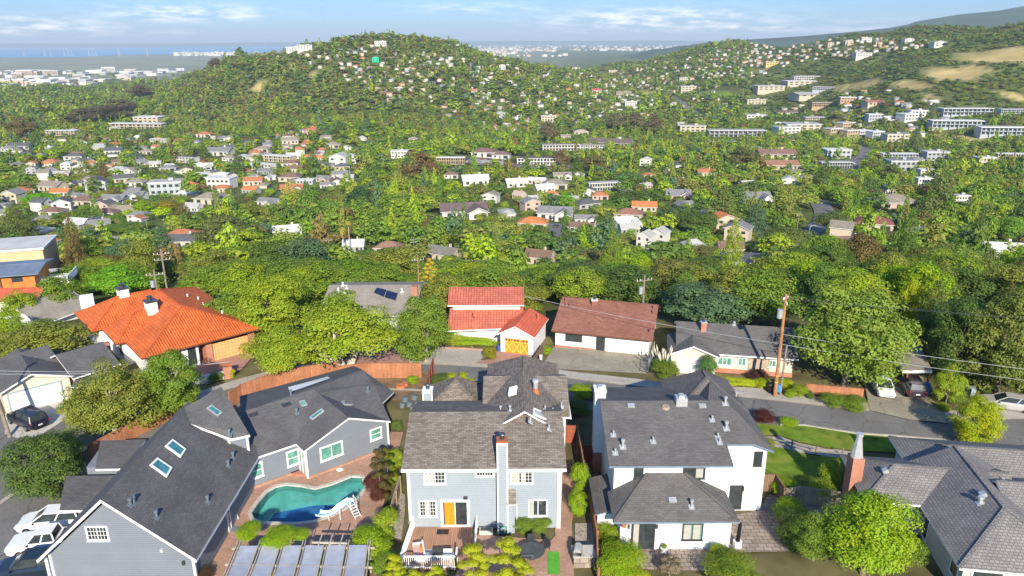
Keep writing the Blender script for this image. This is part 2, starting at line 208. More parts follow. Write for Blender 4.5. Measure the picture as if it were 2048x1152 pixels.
# ---------------- mesh building ----------------
class Fr:
    def __init__(s,O,ang=0): s.O=Vector(O); s.ux=Vector((math.cos(ang),math.sin(ang),0)); s.uy=Vector((-math.sin(ang),math.cos(ang),0)); s.ang=ang
    def w(s,x,y,z=0): return s.O+s.ux*x+s.uy*y+Vector((0,0,z))
WF0=Fr((0,0,0))
def frp(p0,p1):
    d=p1-p0; return Fr((p0.x,p0.y,0),math.atan2(d.y,d.x)),math.hypot(d.x,d.y)
class MB:
    def __init__(s): s.v=[];s.f=[];s.m=[]
    def poly(s,pts,mi=0):
        k=len(s.v); s.v+= [tuple(p) for p in pts]; s.f.append(tuple(range(k,k+len(pts)))); s.m.append(mi); return s
    def hexa(s,c,mi=0,skip=()):
        q=[(3,2,1,0),(4,5,6,7),(0,1,5,4),(1,2,6,5),(2,3,7,6),(3,0,4,7)]
        for i,a in enumerate(q):
            if i not in skip: s.poly([c[j] for j in a],mi)
        return s
    def box(s,fr,x0,x1,y0,y1,z0,z1,mi=0):
        c=[fr.w(x0,y0,z0),fr.w(x1,y0,z0),fr.w(x1,y1,z0),fr.w(x0,y1,z0),fr.w(x0,y0,z1),fr.w(x1,y0,z1),fr.w(x1,y1,z1),fr.w(x0,y1,z1)]
        return s.hexa(c,mi)
    def cyl(s,p,q,r0,r1=None,n=8,mi=0,cap=True):
        p=Vector(p);q=Vector(q); r1=r0 if r1 is None else r1; d=(q-p).normalized(); a=d.orthogonal().normalized(); b=d.cross(a)
        A=[p+(a*math.cos(2*math.pi*i/n)+b*math.sin(2*math.pi*i/n))*r0 for i in range(n)]; B=[q+(a*math.cos(2*math.pi*i/n)+b*math.sin(2*math.pi*i/n))*r1 for i in range(n)]
        for i in range(n): j=(i+1)%n; s.poly([A[i],A[j],B[j],B[i]],mi)
        if cap: s.poly(A[::-1],mi); s.poly(B,mi)
        return s
    def tube(s,pts,rs,n=6,mi=0):
        for i in range(len(pts)-1): s.cyl(pts[i],pts[i+1],rs[i] if hasattr(rs,'__len__') else rs,rs[i+1] if hasattr(rs,'__len__') else rs,n,mi)
        return s
    def bar(s,p,q,w,h,mi=0):
        p=Vector(p);q=Vector(q); d=(q-p); t=Vector((-d.y,d.x,0)); t=t.normalized()*(w/2) if t.length>1e-6 else Vector((w/2,0,0)); u=d.normalized().cross(t).normalized()*(h/2)
        if abs(u.z)<1e-4 and abs(d.z)>abs(d.x)+abs(d.y): pass
        return s.hexa([p-t-u,p+t-u,q+t-u,q-t-u,p-t+u,p+t+u,q+t+u,q-t+u],mi)
    def prism(s,pts,z0,z1,mi=0,ms=None):
        a=sum((pts[i][0]*pts[(i+1)%len(pts)][1]-pts[(i+1)%len(pts)][0]*pts[i][1]) for i in range(len(pts)))
        if a<0: pts=pts[::-1]
        B=[Vector((p[0],p[1],z0)) for p in pts]; T=[Vector((p[0],p[1],z1)) for p in pts]
        s.poly(T,mi); s.poly(B[::-1],mi if ms is None else ms)
        for i in range(len(pts)):
            j=(i+1)%len(pts); s.poly([B[i],B[j],T[j],T[i]],mi if ms is None else ms)
        return s
    def build(s,name,mats,parent=None,smooth=False):
        mats=[mats] if isinstance(mats,str) else mats
        off=parent.get('_o',(0,0,0)) if parent is not None else (0,0,0)
        me=bpy.data.meshes.new(name); me.from_pydata([(a-off[0],b-off[1],c-off[2]) for a,b,c in s.v],[],s.f)
        for q in mats: me.materials.append(MT[q])
        me.polygons.foreach_set('material_index',s.m)
        if smooth: me.polygons.foreach_set('use_smooth',[True]*len(s.f))
        uvl=me.uv_layers.new(name='UVMap'); me.update(); uv=np.zeros(len(me.loops)*2)
        for p in me.polygons:
            nx,ny,nz=p.normal
            if abs(nz)>.985: t=(1,0,0);b=(0,1,0)
            else:
                h=math.hypot(nx,ny); t=(-ny/h,nx/h,0); b=(ny*0-nz*t[1],nz*t[0]-nx*0,nx*t[1]-ny*t[0])
            for li in p.loop_indices:
                c=s.v[me.loops[li].vertex_index]; uv[2*li]=c[0]*t[0]+c[1]*t[1]+c[2]*t[2]; uv[2*li+1]=c[0]*b[0]+c[1]*b[1]+c[2]*b[2]
        uvl.data.foreach_set('uv',uv)
        o=bpy.data.objects.new(name,me); COL.objects.link(o)
        if parent is not None:
            o.parent=parent
            o['_o']=tuple(off)
        return o
def tag(o,label=None,cat=None,group=None,kind=None):
    if label: o['label']=label
    if cat: o['category']=cat
    if group: o['group']=group
    if kind: o['kind']=kind
    return o
def thing(name,label,cat,loc=(0,0,0),group=None):
    o=bpy.data.objects.new(name,None); COL.objects.link(o); o.location=loc; o.empty_display_size=.3; o['_o']=tuple(loc); return tag(o,label,cat,group)
def setc(o,c): o.color=(c[0],c[1],c[2],1); return o
def copy_tree(o,parent=None):
    c=o.copy(); COL.objects.link(c)
    if parent is not None: c.parent=parent
    for k in list(o.children): copy_tree(k,c)
    return c
# ---------------- the lie of the land ----------------
BY=[-500,92,110,130,160,200,266,350,460,650,840,1200,1700,2500,3500,90000]; BZ=[0,0,-3,-8,-16,-27,-37,-46,-53,-65,-76,-84,-88,-97,-100,-100]
def prof(pts,Yr): # silhouette pixels -> crest heights at distance Yr
    return [p[0] for p in pts],[CH+Yr*(82-p[1])/1490. for p in pts]
HP,HZ=prof([(-400,215),(150,205),(250,190),(350,168),(430,132),(480,112),(560,104),(640,94),(700,86),(760,80),(830,88),(900,98),(1000,120),(1100,142),(1200,165),(1300,185),(3000,200)],1700)
RP,RZ=prof([(-400,300),(1050,190),(1150,152),(1250,132),(1340,116),(1423,96),(1475,92),(1547,97),(1627,94),(1706,80),(1775,78),(1824,64),(1910,60),(2048,57),(2400,50),(3500,45)],1)
def sm(t): t=np.clip(t,0,1); return t*t*(3-2*t)
def bumps(x,y): return np.sin(x/47.+np.sin(y/61.)*1.3)*np.cos(y/73.+1.)*.6+np.sin(x/23.+y/31.)*.25+np.sin(x/131.-y/97.+2.)*.9
def G(x,y):
    x=np.asarray(x,float); y=np.asarray(y,float); z=np.interp(y,BY,BZ); s=1024+1568*x/np.maximum(y,60.)
    top=np.interp(s,HP,HZ)+2.6*np.sin(s/19.)*np.sin(s/43.+1)+1.5*np.sin(s/9.5); f=sm((y-1000)/700.)*(1-sm((y-1750)/900.)); h=z+(top-z)*f; hill=np.maximum(top-z,0)*f>0.5
    z1=np.where(top>z,h,z)
    # wooded spur in front of the hill
    z1=z1+24*np.exp(-((x+190)/150.)**2-((y-860)/150.)**2)+8*np.exp(-((x+40)/90.)**2-((y-620)/90.)**2)
    Yr=np.interp(s,[1150,1340,1700,2048,3000],[2500,2300,1900,1600,1500]); Yf=np.interp(s,[1150,1340,1600,1700,1800,2048,3000],[1700,1500,1250,1000,800,700,600])
    tp=CH+Yr*(np.interp(s,RP,RZ)-CH)
    t=np.clip((y-Yf)/(Yr-Yf),0,1); f2=(.45*t+.55*sm(t))*(1-sm((y-Yr-40)/1200.)); h2=z+(tp-z)*f2
    z1=np.where(tp>z,np.maximum(z1,h2),z1)
    w=sm((y-380)/500.)*(1-sm((y-2600)/900.)); z1=z1+bumps(x,y)*w*(3+6*np.clip(f+f2,0,1))
    # street level on the left far edge falls away a little later
    return z1
def g1(x,y): return float(G(x,y))
TS=np.geomspace(40,60000,700)
def hit(n,px,py,h=0.):
    """point on the ground whose height + h lies on the line of sight through a pixel"""
    d=ray(n,px,py); T=TS
    for k in range(3):
        below=CH+d[2]*T<=G(d[0]*T,d[1]*T)+h
        if not below.any(): return None
        i=int(np.argmax(below)); 
        if i==0: break
        T=np.linspace(T[i-1],T[i],14)
    t=float(T[i]); return Vector((d[0]*t,d[1]*t,g1(d[0]*t,d[1]*t)))
# terrain sheet
ys=np.concatenate([np.arange(-60,100,2.),np.geomspace(100,3600,230),np.geomspace(3700,70000,30)]); ts=np.linspace(-1,1,241)
X=ts[None,:]*np.maximum(ys,75)[:,None]*1.45; Y=np.repeat(ys[:,None],241,1); Z=G(X,Y)-.05
nr,nc=X.shape; V=np.stack([X,Y,Z],-1).reshape(-1,3); I=np.arange(nr*nc).reshape(nr,nc)
Fq=np.stack([I[:-1,:-1],I[:-1,1:],I[1:,1:],I[1:,:-1]],-1).reshape(-1,4)
cx=V[Fq].mean(1); HOLE=(-24.,-11.,46.,62.)
keep=~((cx[:,0]>HOLE[0])&(cx[:,0]<HOLE[1])&(cx[:,1]>HOLE[2])&(cx[:,1]<HOLE[3])); Fq=Fq[keep]
hb=V[Fq][:,:,0][~((V[Fq][:,:,1]<0).any(1))]
def fastmesh(name,V,Fq,mats,tint=None,mi=None,k=4):
    me=bpy.data.meshes.new(name); me.vertices.add(len(V)); me.vertices.foreach_set('co',np.asarray(V,np.float32).ravel()); nf=len(Fq)
    me.loops.add(nf*k); me.loops.foreach_set('vertex_index',np.asarray(Fq,np.int32).ravel()); me.polygons.add(nf)
    me.polygons.foreach_set('loop_start',np.arange(0,nf*k,k,dtype=np.int32)); me.polygons.foreach_set('loop_total',np.full(nf,k,np.int32))
    for q in mats: me.materials.append(MT[q])
    if mi is not None: me.polygons.foreach_set('material_index',np.asarray(mi,np.int32))
    me.update(calc_edges=True)
    if tint is not None:
        a=me.attributes.new(tint[0],'FLOAT_COLOR','POINT'); t=np.ones((len(V),4),np.float32); t[:,:3]=tint[1]; a.data.foreach_set('color',t.ravel())
    return me
dry=np.zeros((len(V),3))
CLEAR=[]  # bare-grass clearings on the hills: x, y, rx, ry
for n_,px,py,w in (('G',1880,340,190),('G',1950,290,110),('G',1620,430,150),('G',1760,400,90),('G',1540,450,80),('G',1400,490,110),('G',1120,490,110),('G',1010,500,60),('G',2030,300,60),('G',530,410,50),('G',1500,560,70),('G',1380,505,60),('D',1520,505,60),('D',1835,440,40),('G',1640,440,60),('G',1340,480,60),('C',1650,110,90),('C',1760,120,90),('E',1790,550,90),('G',1570,280,30),('G',1990,560,90)):
    q=hit(n_,px,py)
    if q is None: continue
    Zc=q.y*.95+11; r=w/CR[n_][2]/1490*Zc*.72; CLEAR.append((q.x,q.y,r,r*2.6))
def dryw(x,y):
    w=0
    for a,b_,r,r2 in CLEAR: w=np.maximum(w,np.exp(-(((x-a)/r)**2+((y-b_)/r2)**2)))
    return w
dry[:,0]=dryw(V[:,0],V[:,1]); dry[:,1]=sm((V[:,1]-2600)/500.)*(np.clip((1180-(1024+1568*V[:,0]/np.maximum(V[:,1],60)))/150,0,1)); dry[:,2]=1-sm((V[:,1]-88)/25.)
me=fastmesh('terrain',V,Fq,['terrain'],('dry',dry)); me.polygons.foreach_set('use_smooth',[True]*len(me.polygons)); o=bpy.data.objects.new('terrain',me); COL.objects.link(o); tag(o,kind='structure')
def sheet(name,pts,m,z,sub=None,holes=()):
    """a flat sheet at height z (near zone is level), pts = world xy"""
    loops=[[Vector((p[0],p[1],0)) for p in pts]]+[[Vector((p[0],p[1],0)) for p in h] for h in holes]
    flat=[p for l_ in loops for p in l_]; tri=tessellate_polygon(loops); mb=MB()
    for a,b_,c in tri:
        A,B,C_=flat[a],flat[b_],flat[c]
        if (B-A).cross(C_-A).z<0: B,C_=C_,B
        mb.poly([(p.x,p.y,z) for p in (A,B,C_)])
    return tag(mb.build(name,m),kind='structure')
def spx(name,n,px,m,z): return sheet(name,[P(n,a,b_,z) for a,b_ in px],m,z)
def smooth_line(pts,k=6):
    out=[]; 
    for i in range(len(pts)-1):
        p0=Vector(pts[max(i-1,0)]);p1=Vector(pts[i]);p2=Vector(pts[i+1]);p3=Vector(pts[min(i+2,len(pts)-1)])
        for j in range(k):
            t=j/k; out.append(.5*((2*p1)+(p2-p0)*t+(2*p0-5*p1+4*p2-p3)*t*t+(-p0+3*p1-3*p2+p3)*t**3))
    out.append(Vector(pts[-1])); return out
def ribbon(pts,w0,w1,z,m,name,kerb=None):
    """strip between two sideways offsets of a line (left positive), draped on the ground"""
    ln=smooth_line([(p[0],p[1]) for p in pts]); mb=MB(); L0=[];L1=[]
    for i,p in enumerate(ln):
        d=(ln[min(i+1,len(ln)-1)]-ln[max(i-1,0)]).normalized(); nrm=Vector((-d.y,d.x)); a=p+nrm*w0; b_=p+nrm*w1
        zz=lambda q:(g1(q.x,q.y) if q.y>92 else 0)+z
        L0.append(Vector((a.x,a.y,zz(a))));L1.append(Vector((b_.x,b_.y,zz(b_))))
    for i in range(len(ln)-1):
        mb.poly([L0[i],L1[i],L1[i+1],L0[i+1]] if w0>w1 else [L0[i+1],L1[i+1],L1[i],L0[i]])
        if kerb:
            for A,B in ((L0[i],L0[i+1]),(L1[i],L1[i+1])): mb.poly([A,B,B-Vector((0,0,kerb)),A-Vector((0,0,kerb))]); mb.poly([B,A,A-Vector((0,0,kerb)),B-Vector((0,0,kerb))])
    return tag(mb.build(name,m),kind='structure')
# street: far kerb line measured from the photo, 7 m of asphalt on its near side
FK=[P(0,*q) for q in ((0,870),(30,830),(170,780),(330,770),(430,765),(560,740),(700,728),(860,727),(975,731),(1050,742),(1128,756),(1257,771),(1380,786),(1490,795),(1620,809),(1740,822),(1880,838),(2048,838),(2300,838))]
FK=[Vector((-43,40,0)),Vector((-41.5,50,0)),Vector((-39,60,0)),Vector((-33.5,69,0)),Vector((-27,75,0)),Vector((-18,78.6,0)),Vector((-9,78.6,0)),Vector((-2.5,77.6,0))]+[Vector((p.x,p.y,0)) for p in FK[9:]]
ribbon(FK,0,-6.6,.0,'asphalt','road'); ribbon(FK,0.0,.45,.10,'kerb_concrete','kerb',.13); ribbon(FK[3:],.45,1.75,.09,'concrete','sidewalk',.12)
ribbon(FK[3:10],-6.6,-6.95,.10,'kerb_concrete','kerb',.13)
NK=[P(5,*q) for q in ((-260,318),(0,322),(130,332),(300,377),(600,402),(860,427),(1030,462),(1085,515))]
# parking apron bottom left, driveways, patios, lawns
sheet('street_apron',[(-60,30),(-34,30),(-33.2,44),(-33.8,52),(-35,58),(-38,66),(-60,66)],'asphalt',.012)
spx('driveway',12,[(70,960),(800,780),(900,890),(860,1000),(560,1190),(330,1290),(60,1200)],'pale_concrete',.06)
spx('driveway',6,[(1200,1000),(1290,880),(1740,840),(1700,940),(1640,1010),(1420,1110),(1270,1120)],'brick_drive',.11)
spx('driveway',7,[(740,830),(800,690),(1060,655),(1120,810)],'brick_drive',.105)
spx('driveway',13,[(0,1000),(20,930),(100,870),(700,905),(700,990),(560,1062)],'concrete',.115)
spx('driveway',13,[(560,1060),(800,1000),(860,905),(1310,935),(1290,1050),(1240,1130)],'brick_drive',.13)
spx('driveway',8,[(70,905),(165,755),(460,772),(800,795),(850,800),(825,945),(480,925)],'drive_concrete',.13)
spx('driveway',8,[(1030,960),(1040,925),(1180,950),(1190,1010),(1130,1010)],'drive_concrete',.13)
spx('driveway',8,[(1310,1030),(1640,1045),(1710,1100),(1400,1050)],'concrete',.125)
spx('driveway',9,[(640,1090),(600,900),(820,820),(980,880),(1010,1030),(1120,1110),(1130,1170),(900,1150)],'drive_concrete',.13)
LAWN=[P(5,*q) for q in ((-215,375),(-130,342),(0,352),(130,355),(400,398),(860,433),(1040,475),(1068,505),(760,503),(400,487),(250,470),(100,440),(0,405),(-100,405))]
sheet('lawn',LAWN,'lawn',.09)
spx('lawn',5,[(-180,470),(0,465),(180,510),(330,520),(300,640),(0,660),(-190,600),(-210,520)],'lawn',.085)
spx('path',5,[(-200,400),(-100,408),(0,408),(100,443),(250,473),(400,490),(420,545),(200,505),(60,485),(-60,455),(-190,440)],'concrete',.08)
spx('patio',5,[(0,660),(280,650),(330,800),(150,860),(0,850)],'grey_paver',.08)
spx('patio',4,[(795,830),(960,800),(1000,720),(1080,720),(1090,850),(1130,1020),(800,1025),(750,1130),(180,1110),(195,1000),(800,1012)],'grey_paver',.07)
spx('side_yard',4,[(-50,420),(90,470),(120,880),(190,1000),(180,1110),(60,1090),(20,700)],'soil',.05)
spx('patio',3,[(470,930),(860,960),(930,880),(960,850),(985,1180),(330,1180)],'pink_paver',.07)
spx('path',3,[(880,905),(905,570),(960,540),(1000,700),(970,870),(975,1150),(900,1150)],'pink_paver',.065)
spx('gravel_bed',3,[(985,870),(1075,870),(1110,1080),(990,1080)],'gravel',.06)
spx('patio',3,[(842,1022),(902,1022),(908,1142),(842,1142)],'turf',.10)
spx('back_garden',7,[(880,900),(1190,880),(1250,860),(1230,991),(1150,1060),(1000,1060)],'soil',.05)
spx('gravel_bed',3,[(10,940),(50,700),(80,720),(80,800),(60,960)],'gravel',.055)
# patio round the pool with the pool cut out
POOLPX=[(420,705),(490,712),(560,725),(640,705),(740,665),(790,668),(800,720),(760,775),(700,818),(640,850),(560,878),(480,888),(400,888),(310,885),(262,868),(250,842),(285,790),(330,738),(370,715)]
POOL=[P(2,*q,.1) for q in POOLPX]; POOL=[(p.x,p.y) for p in POOL]
pc=Vector((sum(p[0] for p in POOL)/len(POOL),sum(p[1] for p in POOL)/len(POOL)))
def off(pts,d):
    n_=len(pts); out=[]; a=sum(pts[i][0]*pts[(i+1)%n_][1]-pts[(i+1)%n_][0]*pts[i][1] for i in range(n_)); sg=1 if a>0 else -1
    for i in range(n_):
        t=Vector(pts[(i+1)%n_])-Vector(pts[i-1]); t.normalize(); out.append((pts[i][0]+t.y*d*sg,pts[i][1]-t.x*d*sg))
    return out
sheet('patio',[(-24.6,44),(-10.4,44),(-10.4,63),(-24.6,63)],'pink_paver',.04,holes=[off(POOL,.28)])
sheet('garden_soil',[(-25,30),(-9.5,30),(-9.5,44.02),(-25,44.02)],'soil',.02)
sheet('patio',[P(2,170,960),P(2,250,900),P(2,600,900),P(2,790,900),P(2,780,960),P(2,200,1180),P(2,0,1180)],'pink_paver',.055)
# ---------- pool ----------
pl=thing('swimming_pool','kidney shaped swimming pool with teal water behind the grey-blue house','pool',(pc.x,pc.y,0))
ci=off(POOL,-.02); co_=off(POOL,.3); mb=MB(); n_=len(POOL)
for i in range(n_):
    j=(i+1)%n_; a,b_,c,d=Vector((*ci[i],.1)),Vector((*ci[j],.1)),Vector((*co_[j],.1)),Vector((*co_[i],.1))
    mb.hexa([a-Vector((0,0,.12)),b_-Vector((0,0,.12)),c-Vector((0,0,.12)),d-Vector((0,0,.12)),a,b_,c,d])
mb.build('coping','pale_concrete',pl)
mb=MB()
def pdepth(x,y): return -.45-.6*max(0,min(1,(54.2-y)/3.5))
for i in range(n_):
    j=(i+1)%n_; a,b_=POOL[i],POOL[j]; mb.poly([(*a,.05),(*b_,.05),(*b_,pdepth(*b_)),(*a,pdepth(*a))]); mb.poly([(*b_,.05),(*a,.05),(*a,pdepth(*a)),(*b_,pdepth(*b_))])
tri=tessellate_polygon([[Vector((*p,0)) for p in POOL]])
for t_ in tri:
    q=[POOL[i] for i in t_]; mb.poly([(*p,pdepth(*p)) for p in q]); 
mb.build('basin','pool_plaster',pl)
ck=off(POOL,-.9); mb=MB(); dl=[p for p in off(POOL,-1.2) if p[1]<52.6]
if len(dl)>3: mb.poly([(*p,pdepth(*p)+.04) for p in dl]); mb.build('deep_end','pool_deep',pl)
mb=MB()
for t_ in tri:
    q=[POOL[i] for i in t_]; A,B,C_=[Vector((*p,-.08)) for p in q]
    if (B-A).cross(C_-A).z<0: B,C_=C_,B
    mb.poly([A,B,C_])
mb.build('water_surface','pool_water',pl)
# slide: curved trough on legs with rails and ladder
sd=thing('pool_slide','pale blue curved water slide with handrails at the end of the pool','pool slide',tuple(P(2,700,830)))
pts=[P(2,575,850,.35),P(2,610,855,.45),P(2,645,845,.75),P(2,680,818,1.15),P(2,715,795,1.5),P(2,735,795,1.6)]; mb=MB(); pts=smooth_line(pts,4)
L=[];Rr=[];
for i,p in enumerate(pts):
    d=(pts[min(i+1,len(pts)-1)]-pts[max(i-1,0)]); d.z=0; d.normalize(); nrm=Vector((-d.y,d.x,0))
    L.append([p+nrm*.32+Vector((0,0,.22)),p+nrm*.26,p-nrm*.26,p-nrm*.32+Vector((0,0,.22))])
for i in range(len(L)-1):
    for k in range(3): mb.poly([L[i][k],L[i][k+1],L[i+1][k+1],L[i+1][k]]); mb.poly([q+Vector((0,0,-.03)) for q in (L[i+1][k],L[i+1][k+1],L[i][k+1],L[i][k])])
mb.build('trough','slide_plastic',sd,True)
tp=pts[-1]; bs=P(2,775,870,0)
for s in (-1,1):
    nv=Vector((.2*s,.15*s,0)); MB().tube([tp+nv,(tp+nv)*.5+(bs+nv)*.5,bs+nv],.03).build('ladder_rail','white_paint',sd)
    MB().tube([tp+nv,tp+nv+Vector((0,0,.6)),tp+nv+(bs-tp)*.35+Vector((0,0,.75)),tp+nv+(bs-tp)*.45],.025).build('handrail','white_paint',sd)
for k in range(1,6): q=tp.lerp(bs,k/6.); MB().bar(q-Vector((.2,.15,0)),q+Vector((.2,.15,0)),.12,.03).build('ladder_step','white_paint',sd)
for q in (pts[6],pts[12]): MB().tube([q,Vector((q.x,q.y,0.04))],.03).build('leg','white_paint',sd)
# ---------------- houses of the near zone ----------------
def block(mb,fr,x0,x1,y0,y1,z0,z1,zr=None,axis='x',mi=0,ym=None):
    """walls, with gable triangles up to zr when given (ridge along axis)"""
    if zr is None: return mb.box(fr,x0,x1,y0,y1,z0,z1,mi)
    w=fr.w
    if axis=='x':
        ym=(y0+y1)/2 if ym is None else ym
        for x in (x0,x1):
            p=[w(x,y0,z0),w(x,y1,z0),w(x,y1,z1),w(x,ym,zr),w(x,y0,z1)]; mb.poly(p if x==x1 else p[::-1],mi)
        mb.poly([w(x0,y0,z0),w(x1,y0,z0),w(x1,y0,z1),w(x0,y0,z1)],mi); mb.poly([w(x1,y1,z0),w(x0,y1,z0),w(x0,y1,z1),w(x1,y1,z1)],mi)
    else:
        xm=(x0+x1)/2 if ym is None else ym
        for y in (y0,y1):
            p=[w(x0,y,z0),w(x1,y,z0),w(x1,y,z1),w(xm,y,zr),w(x0,y,z1)]; mb.poly(p if y==y0 else p[::-1],mi)
        mb.poly([w(x1,y0,z0),w(x1,y1,z0),w(x1,y1,z1),w(x1,y0,z1)],mi); mb.poly([w(x0,y1,z0),w(x0,y0,z0),w(x0,y0,z1),w(x0,y1,z1)],mi)
    return mb
def slab(mb,pts,th,mt,me,flip=False):
    """one roof plane as a solid board: top material mt, edges and soffit me"""
    T=[Vector(p) for p in pts]; n_=(T[1]-T[0]).cross(T[2]-T[0])
    if n_.z<0: T=T[::-1]
    B=[p-Vector((0,0,th)) for p in T]; mb.poly(T,mt); mb.poly(B[::-1],me)
    for i in range(len(T)): j=(i+1)%len(T); mb.poly([B[i],B[j],T[j],T[i]],me)
def roof(mb,fr,x0,x1,y0,y1,ze,zr,axis='x',h0=0,h1=0,ym=None,th=.16,cap=True,mt=0,me=1,mc=0):
    """gable (h=0) or hipped (h>0) ends; ridge along axis; mt top, me edge"""
    if axis=='x':
        ym=(y0+y1)/2 if ym is None else ym; w=lambda a,b_,z:fr.w(a,b_,z); a0,a1,b0,b1=x0,x1,y0,y1
    else:
        ym=(x0+x1)/2 if ym is None else ym; w=lambda a,b_,z:fr.w(b_,a,z); a0,a1,b0,b1=y0,y1,x0,x1
    A=w(a0,b0,ze);B=w(a1,b0,ze);C_=w(a1,b1,ze);D=w(a0,b1,ze);R0=w(a0+h0,ym,zr);R1=w(a1-h1,ym,zr)
    same=(R1-R0).length<.05
    slab(mb,[A,B,R0] if same else [A,B,R1,R0],th,mt,me); slab(mb,[C_,D,R0] if same else [C_,D,R0,R1],th,mt,me)
    if h0: slab(mb,[D,A,R0],th,mt,me)
    if h1: slab(mb,[B,C_,R1],th,mt,me)
    if cap:
        e=Vector((0,0,.02))
        segs=[] if same else [(R0,R1)]
        if h0: segs+=[(A,R0),(D,R0)]
        if h1: segs+=[(B,R1),(C_,R1)]
        for p,q in segs: mb.bar(p+e,q+e,.26,.05,mc)
class WF:
    """a vertical wall plane seen in the photo: measures openings on it"""
    def __init__(s,p0,p1): s.p=Vector((p0[0],p0[1],0)); d=Vector((p1[0]-p0[0],p1[1]-p0[1],0)); s.u=d.normalized(); s.n=Vector((s.u.y,-s.u.x,0)); s.fr=Fr(s.p,math.atan2(d.y,d.x)); s.len=d.length
    def uz(s,n,x,y):
        d=Vector(ray(n,x,y)); o=Vector((0,0,CH)); t=(s.p-o).dot(s.n)/d.dot(s.n); q=o+d*t; return (q-s.p).dot(s.u),q.z
def opening(h,wf,n,x0,y0,x1,y1,name='window',frame='white_trim',glass='glass',cols=2,rows=1,grid=None,fw=.11,label=None,z0=None,sill=True,out=.05,curt=None):
    u0,za=wf.uz(n,x0,y0); u1,zb=wf.uz(n,x1,y1); _,zc=wf.uz(n,x0,y1); 
    zt=za; zz=zb if z0 is None else z0
    f=wf.fr; mb=MB(); o=-out
    mb.box(f,u0,u0+fw,o,.02,zz,zt); mb.box(f,u1-fw,u1,o,.02,zz,zt); mb.box(f,u0+fw,u1-fw,o,.02,zt-fw,zt); mb.box(f,u0+fw,u1-fw,o,.02,zz,zz+fw)
    iw=u1-u0-2*fw
    for k in range(1,cols): x=u0+fw+iw*k/cols; mb.box(f,x-.03,x+.03,o+.012,.02,zz+fw,zt-fw)
    for k in range(1,rows): z=zz+fw+(zt-zz-2*fw)*k/rows; mb.box(f,u0+fw,u1-fw,o+.015,.02,z-.03,z+.03)
    if grid:
        gx,gz,g0,g1_=grid
        for k in range(1,gx): x=u0+fw+iw*k/gx; mb.box(f,x-.014,x+.014,o+.02,.01,zz+fw,zt-fw)
        for k in range(1,gz): z=zz+fw+(zt-zz-2*fw)*k/gz; mb.box(f,u0+fw,u1-fw,o+.022,.01,z-.014,z+.014)
    if sill and name=='window': mb.box(f,u0-.04,u1+.04,o-.05,.02,zz-.05,zz-.001)
    w=mb.build(name,frame,h); 
    p=MB(); p.box(f,u0+fw-.01,u1-fw+.01,-.018,.012,zz+fw-.01,zt-fw+.01); p.build('pane',glass,w)
    if curt:
        c=MB(); 
        for (a,b_) in curt: 
            k=8
            for i in range(k):
                xa=u0+fw+iw*(a+(b_-a)*i/k); xb=u0+fw+iw*(a+(b_-a)*(i+1)/k); c.box(f,xa,xb,-.024-.012*(i%2),-.0181,zz+fw,zt-fw)
        c.build('curtain','curtain',w)
    if label: w['label']=label
    return w
def gdoor(h,wf,n,x0,y0,x1,y1,m='garage_panels',frame='white_trim',name='garage_door',label=None,z0=.1):
    u0,za=wf.uz(n,x0,y0); u1,_=wf.uz(n,x1,y1); f=wf.fr
    d=MB(); d.box(f,u0,u1,-.03,.02,z0,za); o=d.build(name,m,h)
    mb=MB(); mb.box(f,u0-.12,u0,-.05,.02,z0,za+.12); mb.box(f,u1,u1+.12,-.05,.02,z0,za+.12); mb.box(f,u0,u1,-.05,.02,za,za+.12); mb.build('door_frame',frame,o)
    if label: o['label']=label
    return o,(f,u0,u1,z0,za)
def vent(h,n,x,y,z,r=.07,ht=.55,m='pale_metal',name='roof_vent',hat=True):
    p=P(n,x,y,z); mb=MB(); mb.cyl(p-Vector((0,0,.15)),p+Vector((0,0,ht)),r,r,8)
    mb.box(Fr(p),-.2,.2,-.2,.2,-.02,.05)
    if hat: mb.cyl(p+Vector((0,0,ht)),p+Vector((0,0,ht+.12)),r*1.7,r*1.5,8)
    return mb.build(name,m,h,True)
def rz(fr,y0,ze,ym,zr,y): return ze+(zr-ze)*(y-y0)/(ym-y0)
def onplane(n,x,y,pl):
    """pixel -> point of the plane through three points"""
    a,b_,c=[Vector(q) for q in pl]; nn_=(b_-a).cross(c-a); d=Vector(ray(n,x,y)); o=Vector((0,0,CH)); t=(a-o).dot(nn_)/d.dot(nn_); return o+d*t
def pvent(h,n,x,y,pl,r=.07,ht=.55,m='pale_metal',hat=True,plate=.2,name='roof_vent'):
    p=onplane(n,x,y,pl); mb=MB(); mb.cyl(p-Vector((0,0,.15)),p+Vector((0,0,ht)),r,r,8)
    if plate: slabplate(mb,p,pl,plate,plate,.04)
    if hat: mb.cyl(p+Vector((0,0,ht)),p+Vector((0,0,ht+.12)),r*1.7,r*1.5,8)
    return mb.build(name,m,h)
def slabplate(mb,p,pl,a,b_,t,z=0,mi=0):
    A,B,C_=[Vector(q) for q in pl]; u=(B-A).normalized(); n_=(B-A).cross(C_-A).normalized(); n_=n_ if n_.z>0 else -n_; v=n_.cross(u)
    c=[p-u*a-v*b_,p+u*a-v*b_,p+u*a+v*b_,p-u*a+v*b_]; mb.hexa([q+n_*(z-.03) for q in c]+[q+n_*(z+t) for q in c],mi)
